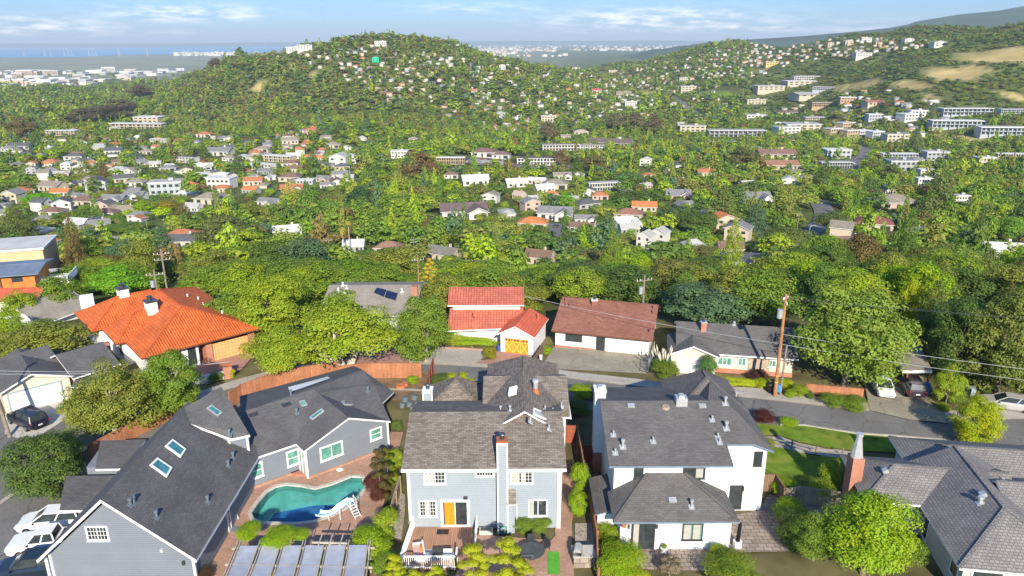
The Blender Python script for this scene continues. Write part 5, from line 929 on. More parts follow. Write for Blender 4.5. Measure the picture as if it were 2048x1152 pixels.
# parasol-like round table on the patio and chairs
q=P(3,755,1060); r=thing('round_glass_table','large round glass patio table with dark base behind the yellow shrubs','table',tuple(q)); MB().cyl(q+Vector((0,0,.7)),q+Vector((0,0,.74)),.95,.95,28).build('table_top','glass',r); MB().cyl(q+Vector((0,0,.02)),q+Vector((0,0,.7)),.3,.12,12).build('pedestal','dark_metal',r)
for lab,x,y,an in (('top of the ring',755,1000,0),('left of the ring',660,1015,50),('right of the ring',825,1015,-50)):
    q=P(3,x,y); r=thing('patio_chair','dark wicker chair at the round glass table, %s'%lab,'chair',tuple(q)); fr=Fr(q,R(an)); MB().box(fr,-.28,.28,-.28,.28,.35,.45).build('seat','dark_metal',r); MB().box(fr,-.3,.3,.24,.32,.4,.95).build('backrest','dark_metal',r)
    for a_ in (-.24,.24):
        for b_ in (-.24,.24): MB().box(fr,a_-.025,a_+.025,b_-.025,b_+.025,0,.35).build('leg','dark_metal',r)
q=P(3,605,925); r=thing('garden_hose','green coiled hose on a stand at the foot of the light blue chimney','hose',tuple(q)); mb=MB(); 
for k in range(4): c=q+Vector((0,-.05*k,.4)); mb.tube([c+Vector((math.cos(a)*.3,0,math.sin(a)*.3)) for a in [i*math.pi/8 for i in range(17)]],.03,5)
mb.build('coil','green_plastic',r); MB().box(Fr(q),-.05,.05,-.2,0.02,0,.4).build('stand','dark_metal',r)
q=P(3,512,925,.07); r=thing('air_vent_box','low grey utility box by the wall right of the white deck railing','utility box',tuple(q)); fr=Fr(q); MB().box(fr,-.5,.5,-.2,.3,0,.35).build('cabinet','grey_siding',r); MB().box(fr,-.4,.4,-.12,.22,.35,.38).build('lid','dark_metal',r)
r=thing('closed_parasol','closed black patio heater cover standing on a white octagonal base beside the white house','parasol',tuple(P(4,838,990))); q=P(4,838,995,.08); MB().cyl(q,q+Vector((0,0,.5)),.34,.34,8).build('base','white_paint',r); MB().cyl(q+Vector((0,0,.5)),q+Vector((.05,0,2.0)),.17,.13,8).build('canopy','black_plastic',r)
q=P(4,448,1025,.08); r=thing('potted_plant','white pot with spiky green plant beside the sliding door of the white house','potted plant',tuple(q)); MB().cyl(q,q+Vector((0,0,.35)),.2,.27,12).build('pot','white_paint',r); POTS=[(r,q+Vector((0,0,.3)))]
q=P(2,200,735,.06); r=thing('folded_parasol','green folded parasol standing on the pool terrace by the long wall','parasol',tuple(q)); MB().cyl(q,q+Vector((0,0,1.3)),.04).build('pole','white_paint',r); MB().cyl(q+Vector((0,0,.35)),q+Vector((0,0,1.25)),.3,.06,10).build('canopy','green_plastic',r)
for k,(x,y) in enumerate(((232,722),(246,722),(222,755),(205,770),(195,790),(188,805),(180,822),(173,838),(266,712))):
    q=P(2,x,y,.05); r=thing('flower_pot','%s dark plant pot from the near end of the row along the pool wall'%('third','second','fourth','fifth','sixth','seventh','eighth','ninth','first')[k],'pot',tuple(q),'pots in a row beside the pool'); MB().cyl(q,q+Vector((0,0,.28)),.13,.18,8).build('pot','dark_metal',r); POTS.append((r,q+Vector((0,0,.25))))
tag(MB().cyl(P(2,155,878,.06),P(2,155,878,.1),.55,.55,20).build('door_mat','dark_metal'),'dark round mat outside the side door by the pool','mat')
tag(MB().prism([tuple(P(2,*q_).xy) for q_ in ((140,930),(160,910),(205,925),(185,948))],.06,.1).build('access_cover','slate_roof'),'dark square cover in the terrace at the corner of the long wall','cover')
q=P(2,683,632,.06); tag(MB().cyl(q,q+Vector((0,0,.12)),.32,.12,10).build('white_rock','white_stucco'),'small white stone on the terrace between the house and the pool','stone')
q=P(2,490,640,.06); 
mb=MB(); ps=[P(2,430,655,.0),P(2,470,668,0),P(2,520,665,0),P(2,548,655,0),P(2,505,618,0)]; mb.prism([(p.x,p.y) for p in ps],.04,.22); tag(mb.build('entrance_step','red_brick'),'curved red brick step at the narrow white patio doors','step')
# brick skirt of the grey-blue wing
mb=MB(); 
for w_ in (wfN,wfE): mb.box(w_.fr,0,w_.len,-.16,-.001,0,.22)
mb.build('brick_skirt','pink_paver',G0)
# pergola with fabric awnings
r=thing('pergola','weathered timber pergola with six pale blue fabric awning panels','pergola',tuple(P(2,480,1060))); 
tl,tr,br_,bl=P(2,185,1005,2.3),P(2,825,1000,2.3),P(2,800,1190,2.3),P(2,120,1160,2.3); mb=MB()
for i in range(7):
    t_=i/6; a_=tl.lerp(tr,t_); b_=bl.lerp(br_,t_); d=(a_-b_).normalized(); o=Vector((.09,0,0)); mb.bar(b_-d*.5-o,a_+d*.5-o,.06,.14); mb.bar(b_-d*.5+o,a_+d*.5+o,.06,.14)
for s_ in (0.03,.55): a_=tl.lerp(bl,s_);b_=tr.lerp(br_,s_); d=(b_-a_).normalized()*.4; mb.bar(a_-d-Vector((0,0,.16)),b_+d-Vector((0,0,.16)),.08,.14)
a_,b_=P(2,548,988,2.5),P(2,720,992,2.5); mb.bar(a_,b_,.1,.12)
for i in range(3): c=a_.lerp(b_,.2+.3*i); mb.bar(c-Vector((0,.2,0)),c+Vector((0,1.0,0)),.07,.1)
mb.build('beam','pergola_wood',r)
for p in (tl,tr,bl,br_): q=Vector((p.x,p.y,0)); MB().box(Fr(q),-.08,.08,-.08,.08,0,2.2).build('post','pergola_wood',r)
for i in range(6):
    a_=tl.lerp(tr,(i+.1)/6);b_=tl.lerp(tr,(i+.9)/6);c=bl.lerp(br_,(i+.9)/6);d=bl.lerp(br_,(i+.1)/6); z_=Vector((0,0,-.02)); mb=MB()
    K_=6
    for j in range(K_):
        p0,p1_=a_.lerp(d,j/K_),b_.lerp(c,j/K_); p2,p3=a_.lerp(d,(j+1)/K_),b_.lerp(c,(j+1)/K_); s0=Vector((0,0,-.1*math.sin(math.pi*j/K_)));s1=Vector((0,0,-.1*math.sin(math.pi*(j+1)/K_))); mb.hexa([p2+z_+s1,p3+z_+s1,p1_+z_+s0,p0+z_+s0,p2+s1,p3+s1,p1_+s0,p0+s0])
    mb.build('awning_panel','awning_fabric',r)
# clutter in the back garden
for lab,x,y,sz,m_ in (('brown log round beside the back garden rocks',1060,975,.5,'terracotta'),('flat orange paving slab in the back garden',1090,960,.35,'terracotta')):
    q=P(7,x,y,.05); tag(MB().cyl(q,q+Vector((0,0,.3)),sz,sz*.9,9).build('garden_stone',m_),lab,'stone')
for k,(x,y,s_) in enumerate(((1000,300,.45),(1045,290,.5),(1020,325,.4),(985,330,.35),(1060,325,.4),(1035,350,.35))):
    q=P(2,x,y,.05); r=thing('stacked_pot','%s grey tub from the left in the pile left of the brown-roofed blue house'%('second','fourth','third','first','sixth','fifth')[k],'pot',tuple(q),'grey pots piled in the garden'); MB().cyl(q,q+Vector((.1,.1,.5)),s_*.7,s_*.9,10).build('tub','grey_vent',r)
# satellite dish / antenna objects on roofs are left with their houses
# timber-and-render modern house and neighbours on the left slope
def simple_house(label,fr,x0,x1,y0,y1,z0,ze,zr,wall,roofm,name='house',axis='x',over=.5,wins=(),h0=0,h1=0,edge='white_trim',flat=False,extra=None,cat='house'):
    r=thing(name,label,cat,tuple(fr.w((x0+x1)/2,(y0+y1)/2,0))); mb=MB()
    block(mb,fr,x0,x1,y0,y1,z0,ze-.05,None if (flat or h0 or h1) else zr-.15,axis); mb.build('wall',wall,r); mb=MB()
    if flat: mb.box(fr,x0-over,x1+over,y0-over,y1+over,ze-.04,ze+.3,1); mb.box(fr,x0-over+.2,x1+over-.2,y0-over+.2,y1+over-.2,ze+.3,ze+.305,0)
    else: roof(mb,fr,x0-over,x1+over,y0-over,y1+over,ze,zr,axis,h0,h1)
    mb.build('roof',[roofm,edge],r)
    for side,a,z,w,hh in wins:
        if side=='f': q=(a,a+w,y0-.06,y0+.02)
        elif side=='r': q=(x1-.02,x1+.06,a,a+w)
        else: q=(x0-.06,x0+.02,a,a+w)
        mb=MB(); mb.box(fr,*q,z,z+hh); w_=mb.build('window','dark_trim',r)
        e=.1; q2=(q[0]+e,q[1]-e,q[2]-.02,q[3]) if side=='f' else (q[0] if side=='r' else q[0]-.02,q[1]+(.02 if side=='r' else 0),q[2]+e,q[3]-e); MB().box(fr,*q2,z+e,z+hh-e).build('pane','glass',w_)
    return r
q=hit(6,268,548,0.3); fm=Fr((q.x,q.y,q.z),R(16)); r=simple_house('modern three-level house of amber timber and white render with blue-grey roof at the left edge',fm,-16,0,0,7,-3,4.9,5.5,'amber_panel','slate_roof','modern_house',wins=(('f',-13.2,1.6,1.6,2.2),('f',-3.1,3.6,1.5,.8),('f',-3.5,.6,.5,2.0),('f',-1.3,.6,.5,2.0)),over=.9,edge='slate_gutter',h0=0)
MB().box(fm,-8.2,-4.6,-.9,0,-2,4.8).build('render_bay','white_stucco',r); mb=MB(); mb.box(fm,-7.4,-5.8,-.95,-.9,2.0,4.0); w=mb.build('window','dark_trim',r); MB().box(fm,-7.3,-5.9,-.97,-.95,2.1,3.9).build('pane','green_glass',w)
mb=MB(); mb.box(fm,0,4,2,7,2.3,2.5); mb.build('balcony','white_paint',r); railing(r,fm.w(0,1.9),fm.w(4,1.9),1.,z=fm.O.z+2.5); railing(r,fm.w(4,1.9),fm.w(4,7),1.,z=fm.O.z+2.5)
for i in range(3):
    for s_ in (0,1): mb=MB(); p=fm.w(-15.5+i*3.2,.2+s_*1.7,5.05+s_*.26); u=fm.ux*1.4; v=fm.uy*1.5+Vector((0,0,.23)); mb.hexa([p,p+u*2,p+u*2+v,p+v]+[w_+Vector((0,0,.08)) for w_ in (p,p+u*2,p+u*2+v,p+v)]); mb.build('solar_panel','solar',r)
q=hit(6,235,290,5.5); ft=Fr((q.x,q.y,q.z-1),R(18)); simple_house('tan stucco apartment block with white flat roof at the left edge behind the timber house',ft,-20,0,6,16,-6,7.5,0,'tan_stucco','flat_roof','apartment_block',flat=True,over=.3,wins=(('f',-14,3.5,1.,1.4),('f',-10,3.5,1.,1.4),('f',-6,3.5,1.,1.4),('f',-2.5,3.5,1.,1.4)),cat='apartment block')
simple_house('low white flat-roofed building with a blue cover on top beside the tan block',ft,-22,3,-2,6.0,-6,3.2,0,'white_stucco','flat_roof','flat_roof_building',flat=True,over=.3,cat='building')
tag(MB().cyl(ft.w(-13,1.5,3.5),ft.w(-10,2.5,4.1),1.8,1.3,12).build('blue_cover','blue_tarp'),'bright blue cover lying on the white flat roof at the left edge','cover')
qa=P(6,275,712,.5); qb=P(6,640,578,.5); fn=Fr((qa.x,qa.y,-2.),math.atan2(qb.y-qa.y,qb.x-qa.x)); wq=(qb-qa).xy.length; simple_house('long house with brown shingle roof behind the orange villa on the left',fn,.6,wq-.6,.6,8,-4,2.5,4.4,'white_stucco','taupe_shingle','brown_shingle_house',edge='white_trim',over=.7)
q=P(6,590,545,2.6); tag(MB().box(Fr(q+Vector((0,0,-.9)),R(28)),-.8,.8,-.6,.6,0,1.6).build('chimney_block','white_stucco'),'white block chimney on the brown shingle roof behind the villa','chimney')
q=hit(6,30,650,1.0); ff_=Fr((q.x,q.y,q.z),R(5)); simple_house('low building with bright red roof at the left edge above a small turquoise pool',ff_,-8,3,2,7,-2,2.4,3.4,'white_stucco','scarlet_tile','red_roof_building',over=.4)
tag(MB().box(ff_,-8,3.4,-1.6,1,.1,.3).build('small_pool','pool_plaster'),'small turquoise pool below the bright red roof at the left edge','pool')
# ---------------- trees: meshes of leaf-sized faces ----------------
def crown_np(seed,shape,ncl,nleaf,leaf):
    r=np.random.default_rng(seed); C=[];Rc=[];sq=[]
    for i in range(ncl):
        if shape in('cone','col','flame'):
            t=(i+.5)/ncl; a=i*2.4+r.normal(0,.3)
            if shape=='cone': rad=(1-t)**.75*.42*(.35+.75*r.random()**.5); z=.07+t*.88; rc=.055+.12*(1-t)
            elif shape=='flame': rad=.34*np.sin(np.pi*min(1,(t*.9+.1)))**.6*r.random()**.4; z=.06+t*.88; rc=.13
            else: rad=.32*r.random()**.5*np.sin(np.pi*(t*.85+.1))**.4; z=.05+t*.9; rc=.14
            C.append((rad*np.cos(a),rad*np.sin(a),z)); Rc.append(rc*(.8+.4*r.random())); sq.append(.5 if shape=='cone' else (.35 if shape!='col' else .45))
        else:
            d=r.normal(size=3); d/=np.linalg.norm(d); k=.35+.65*r.random()**.35
            if shape=='oak': d[2]=abs(d[2])*1.-.15; rc=.085+.075*r.random(); an=np.arctan2(d[1],d[0]); k*=1+.16*np.sin(an*3+seed)+.1*np.sin(an*5+2*seed); d[2]*=(1+.18*np.sin(an*2+seed*1.3)); C.append((d[0]*(.5-rc)*k*1.05,d[1]*(.5-rc)*k*1.05,.44+d[2]*.42*min(k,1.1))); sq.append(.6)
            elif shape=='full': rc=.08+.07*r.random(); an=np.arctan2(d[1],d[0]); k*=1+.12*np.sin(an*3+seed)+.08*np.sin(an*5+2*seed); C.append((d[0]*(.5-rc)*k,d[1]*(.5-rc)*k,.5+d[2]*.42*min(k,1.08))); sq.append(.75)
            elif shape=='euc': rc=.1+.07*r.random(); l=i%4; ox,oy=((.0,.0),(.22,.1),(-.2,.14),(.05,-.22))[l]; C.append((ox+d[0]*.2*k,oy+d[1]*.2*k,(.66,.56,.5,.45)[l]+d[2]*(.3,.22,.2,.2)[l]*k)); sq.append(.6)
            elif shape=='shrub': rc=.15+.09*r.random(); C.append((d[0]*(.5-rc)*k,d[1]*(.5-rc)*k,.42+d[2]*.4*k)); sq.append(.8)
            elif shape=='open': rc=.075+.05*r.random(); C.append((d[0]*(.5-rc)*k,d[1]*(.5-rc)*k,.58+d[2]*.38*k)); sq.append(.55)
            else:
                rc=.095+.08*r.random(); an=np.arctan2(d[1],d[0]); k*=1+.1*np.sin(an*3+seed)+.08*np.sin(an*5+2*seed); C.append((d[0]*(.5-rc)*k,d[1]*(.5-rc)*k,.56+d[2]*.36*k)); sq.append(.8)
            Rc.append(rc)
    C=np.array(C);Rc=np.array(Rc);sq=np.array(sq); w=Rc**2; ci=r.choice(ncl,nleaf,p=w/w.sum())
    d=r.normal(size=(nleaf,3)); d/=np.linalg.norm(d,axis=1)[:,None]; lowm=(d[:,2]<-.1)&(r.random(nleaf)<.8); d[lowm,2]*=-1
    rr=(1.05-.5*r.random(nleaf)**2.2)
    lump=1+.22*np.sin(d[:,0]*7+ci)*np.sin(d[:,1]*6+ci*2)*np.sin(d[:,2]*5+1.7*ci)
    p=C[ci]+d*(Rc[ci]*rr*lump)[:,None]*np.stack([np.ones(nleaf),np.ones(nleaf),sq[ci]],1)
    if shape=='cone': p[:,2]-=.25*np.hypot(d[:,0],d[:,1])*Rc[ci]
    nrm=d*np.array([1,1,1.1])+r.normal(size=(nleaf,3))*.4+(p-np.array([0,0,.5]))*.8+np.array([0,0,.35]); nrm/=np.linalg.norm(nrm,axis=1)[:,None]
    t=np.cross(nrm,r.normal(size=(nleaf,3))); t/=np.linalg.norm(t,axis=1)[:,None]; b_=np.cross(nrm,t)
    s=leaf*(.6+.8*r.random(nleaf)); a=s*.5; c=s*(.3+.25*r.random(nleaf))
    z=np.array([1,1,1/1.]); 
    V=np.stack([p-t*a[:,None],p-b_*c[:,None]+nrm*(s*.12)[:,None],p+t*a[:,None],p+b_*c[:,None]+nrm*(s*.12)[:,None]],1).reshape(-1,3)
    V[:,2]=np.maximum(V[:,2],.01); return V,C
def crown_mesh(name,seed,shape,ncl,nleaf,leaf,mat='leaf'):
    V,C=crown_np(seed,shape,ncl,nleaf,leaf); Fq=np.arange(len(V)).reshape(-1,4); return fastmesh(name,V,Fq,[mat]),C
def trunk_mesh(seed,C,shape,multi=1,r0=.028):
    rn=random.Random(seed); mb=MB()
    if shape in('cone','col','flame'): mb.tube([Vector((0,0,-.05)),Vector((0,0,.5)),Vector((0,0,.95))],[.02,.014,.004],7)
    else:
        for m_ in range(multi):
            b_=Vector((rn.uniform(-.02,.02)*multi,rn.uniform(-.02,.02)*multi,-.06)); f=Vector((rn.uniform(-.08,.08)*multi,rn.uniform(-.08,.08)*multi,.28 if shape!='shrub' else .1)); mb.tube([b_,b_.lerp(f,.5)+Vector((rn.uniform(-.01,.01),rn.uniform(-.01,.01),0)),f],[r0*1.25,r0,r0*.85],9)
            cs=[c for i,c in enumerate(C) if i%multi==m_ and c[2]>f.z+.03]; cs=cs[:9]
            for c in cs:
                c=Vector(c); k1=f.lerp(c,.45)+Vector((rn.uniform(-.03,.03),rn.uniform(-.03,.03),.02)); mb.tube([f,k1,c],[r0*.6,r0*.34,r0*.12],6)
                c2=k1+Vector((rn.uniform(-.12,.12),rn.uniform(-.12,.12),rn.uniform(.02,.12))); mb.tube([k1,c2],[r0*.25,r0*.08],5)
    me=bpy.data.meshes.new('trunk'); me.from_pydata(mb.v,[],mb.f); me.materials.append(MT['obj_bark']); me.polygons.foreach_set('use_smooth',[True]*len(mb.f)); return me
KINDS={'oak':(80,'oak',1),'round':(64,'round',1),'open':(60,'open',1),'cone':(64,'cone',1),'col':(16,'col',1),'flame':(20,'flame',1),'euc':(56,'euc',1),'shrub':(22,'shrub',1),'multi':(90,'oak',3),'full':(90,'full',1)}
LOD={'xhi':(26000,.0195),'hi':(11000,.027),'mid':(4200,.043),'lo':(900,.074),'tiny':(230,.14),'dot':(60,.26)}
_mc={}
def tmesh(kind,lod,v):
    k=(kind,lod,v)
    if k not in _mc:
        ncl,sh,mu=KINDS[kind]; n_,lf=LOD[lod]; 
        if kind in('cone','col','flame'): lf*=.8
        sd=hash_(kind)+v*17; me,C=crown_mesh('crown',sd,sh,ncl,n_,lf); _mc[k]=(me,trunk_mesh(sd,C,sh,mu,.034 if kind=='multi' else .026))
    return _mc[k]
def hash_(s): return sum(ord(c)*(i+3) for i,c in enumerate(s))
NAMEOF={'oak':'oak_tree','round':'tree','open':'tree','cone':'conifer','col':'cypress','flame':'tall_tree','euc':'eucalyptus','shrub':'shrub','multi':'oak_tree','full':'oak_tree'}
CATOF={'oak':'tree','round':'tree','open':'tree','cone':'conifer','col':'cypress','flame':'tree','euc':'tree','shrub':'shrub','multi':'tree','full':'tree'}
TPX=[]
def tree(kind,loc,w,h,col,label,lod='hi',v=0,rot=None,bark=(.2,.16,.12),group=None,name=None,cat=None,depth=None):
    me,tr=tmesh(kind,lod,v); r=bpy.data.objects.new(name or NAMEOF[kind],None); COL.objects.link(r); r.location=loc; r.scale=(w,depth or w,h); r.rotation_euler=(0,0,rot if rot is not None else (loc[0]*7.3+loc[1]*3.1)%6.28)
    if depth: r.rotation_euler=(0,0,rot or 0)
    tag(r,label,cat or CATOF[kind],group)
    c=bpy.data.objects.new('crown' if kind!='shrub' else 'foliage',me); COL.objects.link(c); c.parent=r; setc(c,col)
    t=bpy.data.objects.new('trunk' if kind!='shrub' else 'stem',tr); COL.objects.link(t); t.parent=r; setc(t,bark)
    return r
BRI=(.33,.42,.03);GRN=(.215,.315,.037);OLI=(.28,.31,.05);DRK=(.13,.20,.04);YEL=(.43,.49,.018);BRN=(.22,.17,.06);BLU=(.13,.22,.1);LIM=(.32,.46,.02);RED=(.12,.035,.03);GOLD=(.42,.33,.03)
def tpx(kind,n,x,ytop,wpx,col,label,base,lod='hi',v=0,**k):
    """foot at pixel base on level ground; height from the pixel of the crown's top"""
    p=P(n,base[0],base[1],0); Z=p.y*math.cos(PT)+CH*math.sin(PT); w=wpx/F*Z*.96; q=P(n,x,base[1],0)
    d=ray(n,x,ytop); h=CH+d[2]*(p.y/d[1]); h=h/(.98 if kind!='shrub' else .95); TPX.append((q.x,q.y,w/2)); return tree(kind,(q.x,p.y,0),w,h,col,label,lod,v,**k)
# street and garden trees near the camera
tpx('full',0,240,728,195,OLI,'olive oak with pale trunk left of the two behind the board fence, over the driveway',(237,868),v=0,bark=(.5,.43,.33),lod='xhi')
tpx('full',0,352,704,150,GRN,'greener oak right of the olive one, behind the board fence',(340,835),v=1,bark=(.5,.43,.33),lod='xhi')
tpx('round',0,170,790,85,OLI,'smaller olive tree at the left of the oak row beside the black-roofed house',(180,865),v=2)
tpx('full',0,98,872,180,DRK,'dark green tree above the parked cars at the lower left',(85,990),v=2,lod='xhi')
tpx('shrub',0,140,862,80,GRN,'bright green bush against the dark tree at the lower left',(150,930),v=1)
tpx('multi',0,697,580,225,BRI,'spreading bright oak with several pale trunks at the street behind the grey-blue house',(697,746),v=0,bark=(.55,.47,.35),lod='xhi')
tpx('oak',0,570,648,165,BRI,'leaning low oak with pale bent trunk left of the spreading oak',(600,752),v=1,bark=(.55,.47,.35),lod='xhi')
tpx('full',0,848,585,130,GRN,'upright oak in front of the solar panel roof by the street',(822,725),v=0,lod='xhi',bark=(.35,.3,.22))
tpx('full',0,1690,562,262,(.27,.36,.05),'very large grey-green oak behind the pinkish slatted fence at the right',(1690,768),v=0,lod='xhi',bark=(.25,.21,.16))
tpx('full',0,1948,800,120,YEL,'rounded yellow-green maple on the lawn corner by the silver car',(1937,887),v=1,lod='xhi')
tpx('shrub',0,1937,858,50,LIM,'low ivy mound at the foot of the yellow-green lawn tree',(1937,888))
tpx('round',0,1888,735,72,BRI,'young light green tree right of the dark minivan',(1890,812),v=0)
tpx('shrub',0,1905,775,60,GRN,'low green hedge mound behind the young tree by the minivan',(1905,806))
tpx('full',0,1905,600,150,DRK,'dark oak right of the carport roof',(1905,772),v=1,lod='xhi'); tpx('full',0,1995,575,200,(.22,.26,.05),'grey-green oak above the silver car at the right edge',(2000,792),v=2,lod='xhi'); tpx('full',0,2060,640,130,DRK,'dark oak cut by the right edge behind the silver car',(2070,790),v=0)
tpx('full',0,550,548,180,BRI,'big bright oak between villa and spreading street oak',(560,676),v=2,lod='xhi')
tpx('oak',0,470,575,120,GRN,'green oak behind the villa garage corner',(500,672),v=0)
tpx('oak',0,100,640,190,OLI,'broad olive oak mass left of the villa above the black roof',(110,716),v=1)
tpx('oak',0,20,660,110,OLI,'olive oak at the left edge by the black roof',(20,725),v=0)
tpx('round',0,30,620,70,BRI,'bright green tree at the left edge below the timber house',(30,690),v=1)
# bottom right big bright tree and shrubs
tree('round',P(0,1725,1150,0)+Vector((0,0,0)),7.2,6.1,LIM,'large bright lime-green tree in front of the shake-roofed house','xhi',1)
tree('round',P(0,1625,1120,0),4.0,3.6,GRN,'mid green tree left of the large lime-green tree','xhi',0); tree('shrub',P(0,1600,1095,0),4.4,3.0,DRK,'dark rounded shrub between the white house patio and the lime-green tree','xhi',1)
tree('shrub',P(0,1580,1040,0),3.2,1.9,LIM,'yellowish shrub at the corner of the stone patio','hi',2); tree('shrub',P(0,1640,1000,0),3.0,1.8,BRI,'light green shrub below the weathered board fence','hi',0)
tree('round',P(0,1672,1000,0)+Vector((0,1.2,0)),2.4,2.9,BRI,'small round-headed tree left of the tapered brick chimney','hi',1); tree('shrub',P(0,1615,975,0),2.0,.9,OLI,'olive dome shrub on the shaded lawn beside the board fence','hi',1)
tree('round',P(0,1815,1130,0),2.8,2.2,GRN,'green tree at the right of the lime-green tree beside the pale wall','hi',2)
# column bushes between the houses
for k,(x,y,w,h,lab) in enumerate(((1158,985,1.95,2.9,'tall light green bush right of the light blue house, upper one'),(1155,1030,1.8,2.5,'tall light green bush right of the light blue house, lower one'))): tree('shrub',P(0,x,y,0),w,h,LIM,lab,'hi',k)
tree('flame',P(0,762,1005,0),2.6,5.0,(.12,.10,.03),'tall red and green tree at the end of the pool slide','xhi',0); tree('shrub',P(0,752,1000,0),2.4,2.7,RED,'wine-red shrub beside the pool slide','xhi',1); tree('flame',P(0,778,985,0),1.8,4.3,(.17,.2,.02),'tall yellow-green shrub behind the wine-red one','hi',1)
tree('shrub',P(0,745,1120,0),3.8,2.9,LIM,'yellow-green hedge bush right of the pergola','xhi',2); tree('shrub',P(0,775,1075,0),2.6,2.6,BRI,'green bush above the hedge bush right of the pergola','hi',1); tree('shrub',P(0,770,1140,0),2.6,1.6,GRN,'green bush at the bottom edge between pergola and deck','hi',0)
# vine on the pergola
for k,(x,y,w,h,z,lab) in enumerate(((560,1100,3.0,1.1,2.1,'large vine mound on top of the pergola'),(500,1082,2.4,.8,2.1,'smaller vine mound on the left of the pergola top'),(600,1085,1.8,.7,2.1,'narrow vine mound on the right of the pergola top'))):
    q=P(0,x,y-12,z); tree('shrub',q,w,h,LIM,lab,'hi',k,name='vine',cat='vine')
# bottom edge yellow shrubs
for k,(x,y,w,h,lab) in enumerate(((790,1180,1.7,2.0,'yellow-green conifer at the bottom edge left of the deck railing'),(830,1195,1.4,1.6,'small yellow-green conifer in front of the deck railing'),(872,1200,1.5,1.9,'yellow-green conifer in front of the deck corner'),(948,1185,2.3,2.7,'tall yellow-green conifer in the middle of the bottom edge'),(1015,1185,2.4,3.0,'tallest yellow-green conifer below the round glass table'),(1050,1200,1.5,2.0,'yellow-green conifer right of the tallest one'),(905,1205,1.3,1.4,'low yellow-green conifer left of the middle one'))): tree('flame',P(0,x,y,0),w*1.35,h*1.45,(.46,.5,.02),lab,'hi',k%3)
tree('shrub',P(0,1240,1155,0),4.2,2.6,(.3,.42,.015),'large light green bush at the bottom edge below the white house door','xhi',0); tree('shrub',P(0,1215,1085,0),2.4,1.6,BRI,'bright bush left of the white house sliding door','hi',1); tree('shrub',P(0,1275,1175,0),2.2,1.8,YEL,'yellow bush at the bottom edge right of the large light green bush','hi',2)
R_=tree('shrub',P(0,1455,1165,0),5.0,1.9,(.24,.33,.03),'wide bush with pale pink blossom at the bottom edge below the white house','xhi',1)
V_,_c=crown_np(5,'shrub',22,260,.02); me=fastmesh('blossom',V_,np.arange(len(V_)).reshape(-1,4),['curtain_cloth' if 'curtain_cloth' in MT else 'cushion_pink']); o=bpy.data.objects.new('blossom',me); COL.objects.link(o); o.parent=R_
tree('shrub',P(0,1435,1120,0),1.8,1.4,BRI,'small dark-leaved bush by the stone patio steps','hi',2); tree('open',P(0,1340,1150,0),2.0,1.5,(.3,.24,.15),'dry bare shrub at the bottom edge between the two big bushes','mid',1,name='dry_shrub',cat='shrub')
tree('shrub',P(0,390,1165,0),2.6,1.1,(.16,.1,.05),'reddish low shrub at the corner of the grey-blue gable','hi',0); tree('shrub',P(0,640,1150,0),3.0,1.2,OLI,'olive shrub below the pergola awnings','hi',1); tree('shrub',P(0,560,1165,0),2.4,1.1,GOLD,'golden shrub at the bottom edge below the pergola','hi',2)
for k,(x,y,lab) in enumerate(((710,915,'left of the two green bushes under the kitchen window'),(810,912,'right of the two green bushes under the kitchen window'))): tree('shrub',P(3,x,y,0),1.9,1.2,GRN,lab,'hi',k)
for k,(x,y,w,h,c,lab) in enumerate(((325,95,1.6,1.2,YEL,'bright yellow bush beside the street left of the brown-roofed blue house'),(392,85,1.4,1.1,YEL,'right-hand bright yellow bush beside the street'),(270,110,3.,1.4,DRK,'dark hedge beside the street left of the hip roof'),(1010,190,2.8,1.9,LIM,'lime topped shrub between the two two-storey houses by the street'),(1075,180,2.6,1.7,DRK,'dark shrub right of the lime topped one'),(1000,260,3.,1.7,DRK,'dark shrub below the lime topped one'),(500,140,1.6,1.2,GRN,'green shrub behind the left hip roof'),(120,100,1.6,1.0,LIM,'light green shrub in the back garden by the board fence'),(40,350,1.4,1.3,DRK,'dark shrub beside the piled pots'),(30,560,1.8,2.2,BRI,'green hedge bush left of the light blue house wall'),(10,640,1.6,1.6,BRI,'green hedge bush nearer the camera left of the light blue house'))):
    tree('shrub',P(3,x,y+25,0),w,h,c,lab,'hi',k%3)
for k,(x,y,w,h,c,lab) in enumerate(((975,320,2.6,1.3,RED,'dark red shrub on the street lawn beside the white house'),(1110,335,2.2,.8,LIM,'low light green shrub on the street lawn'),(1000,480,1.2,1.6,OLI,'climbing shrub on the right corner of the white house'),(1090,700,2.6,1.4,LIM,'light shrub where the brown fence meets the weathered fence'))): tree('shrub',P(4,x,y+10,0),w,h,c,lab,'hi',k%3)
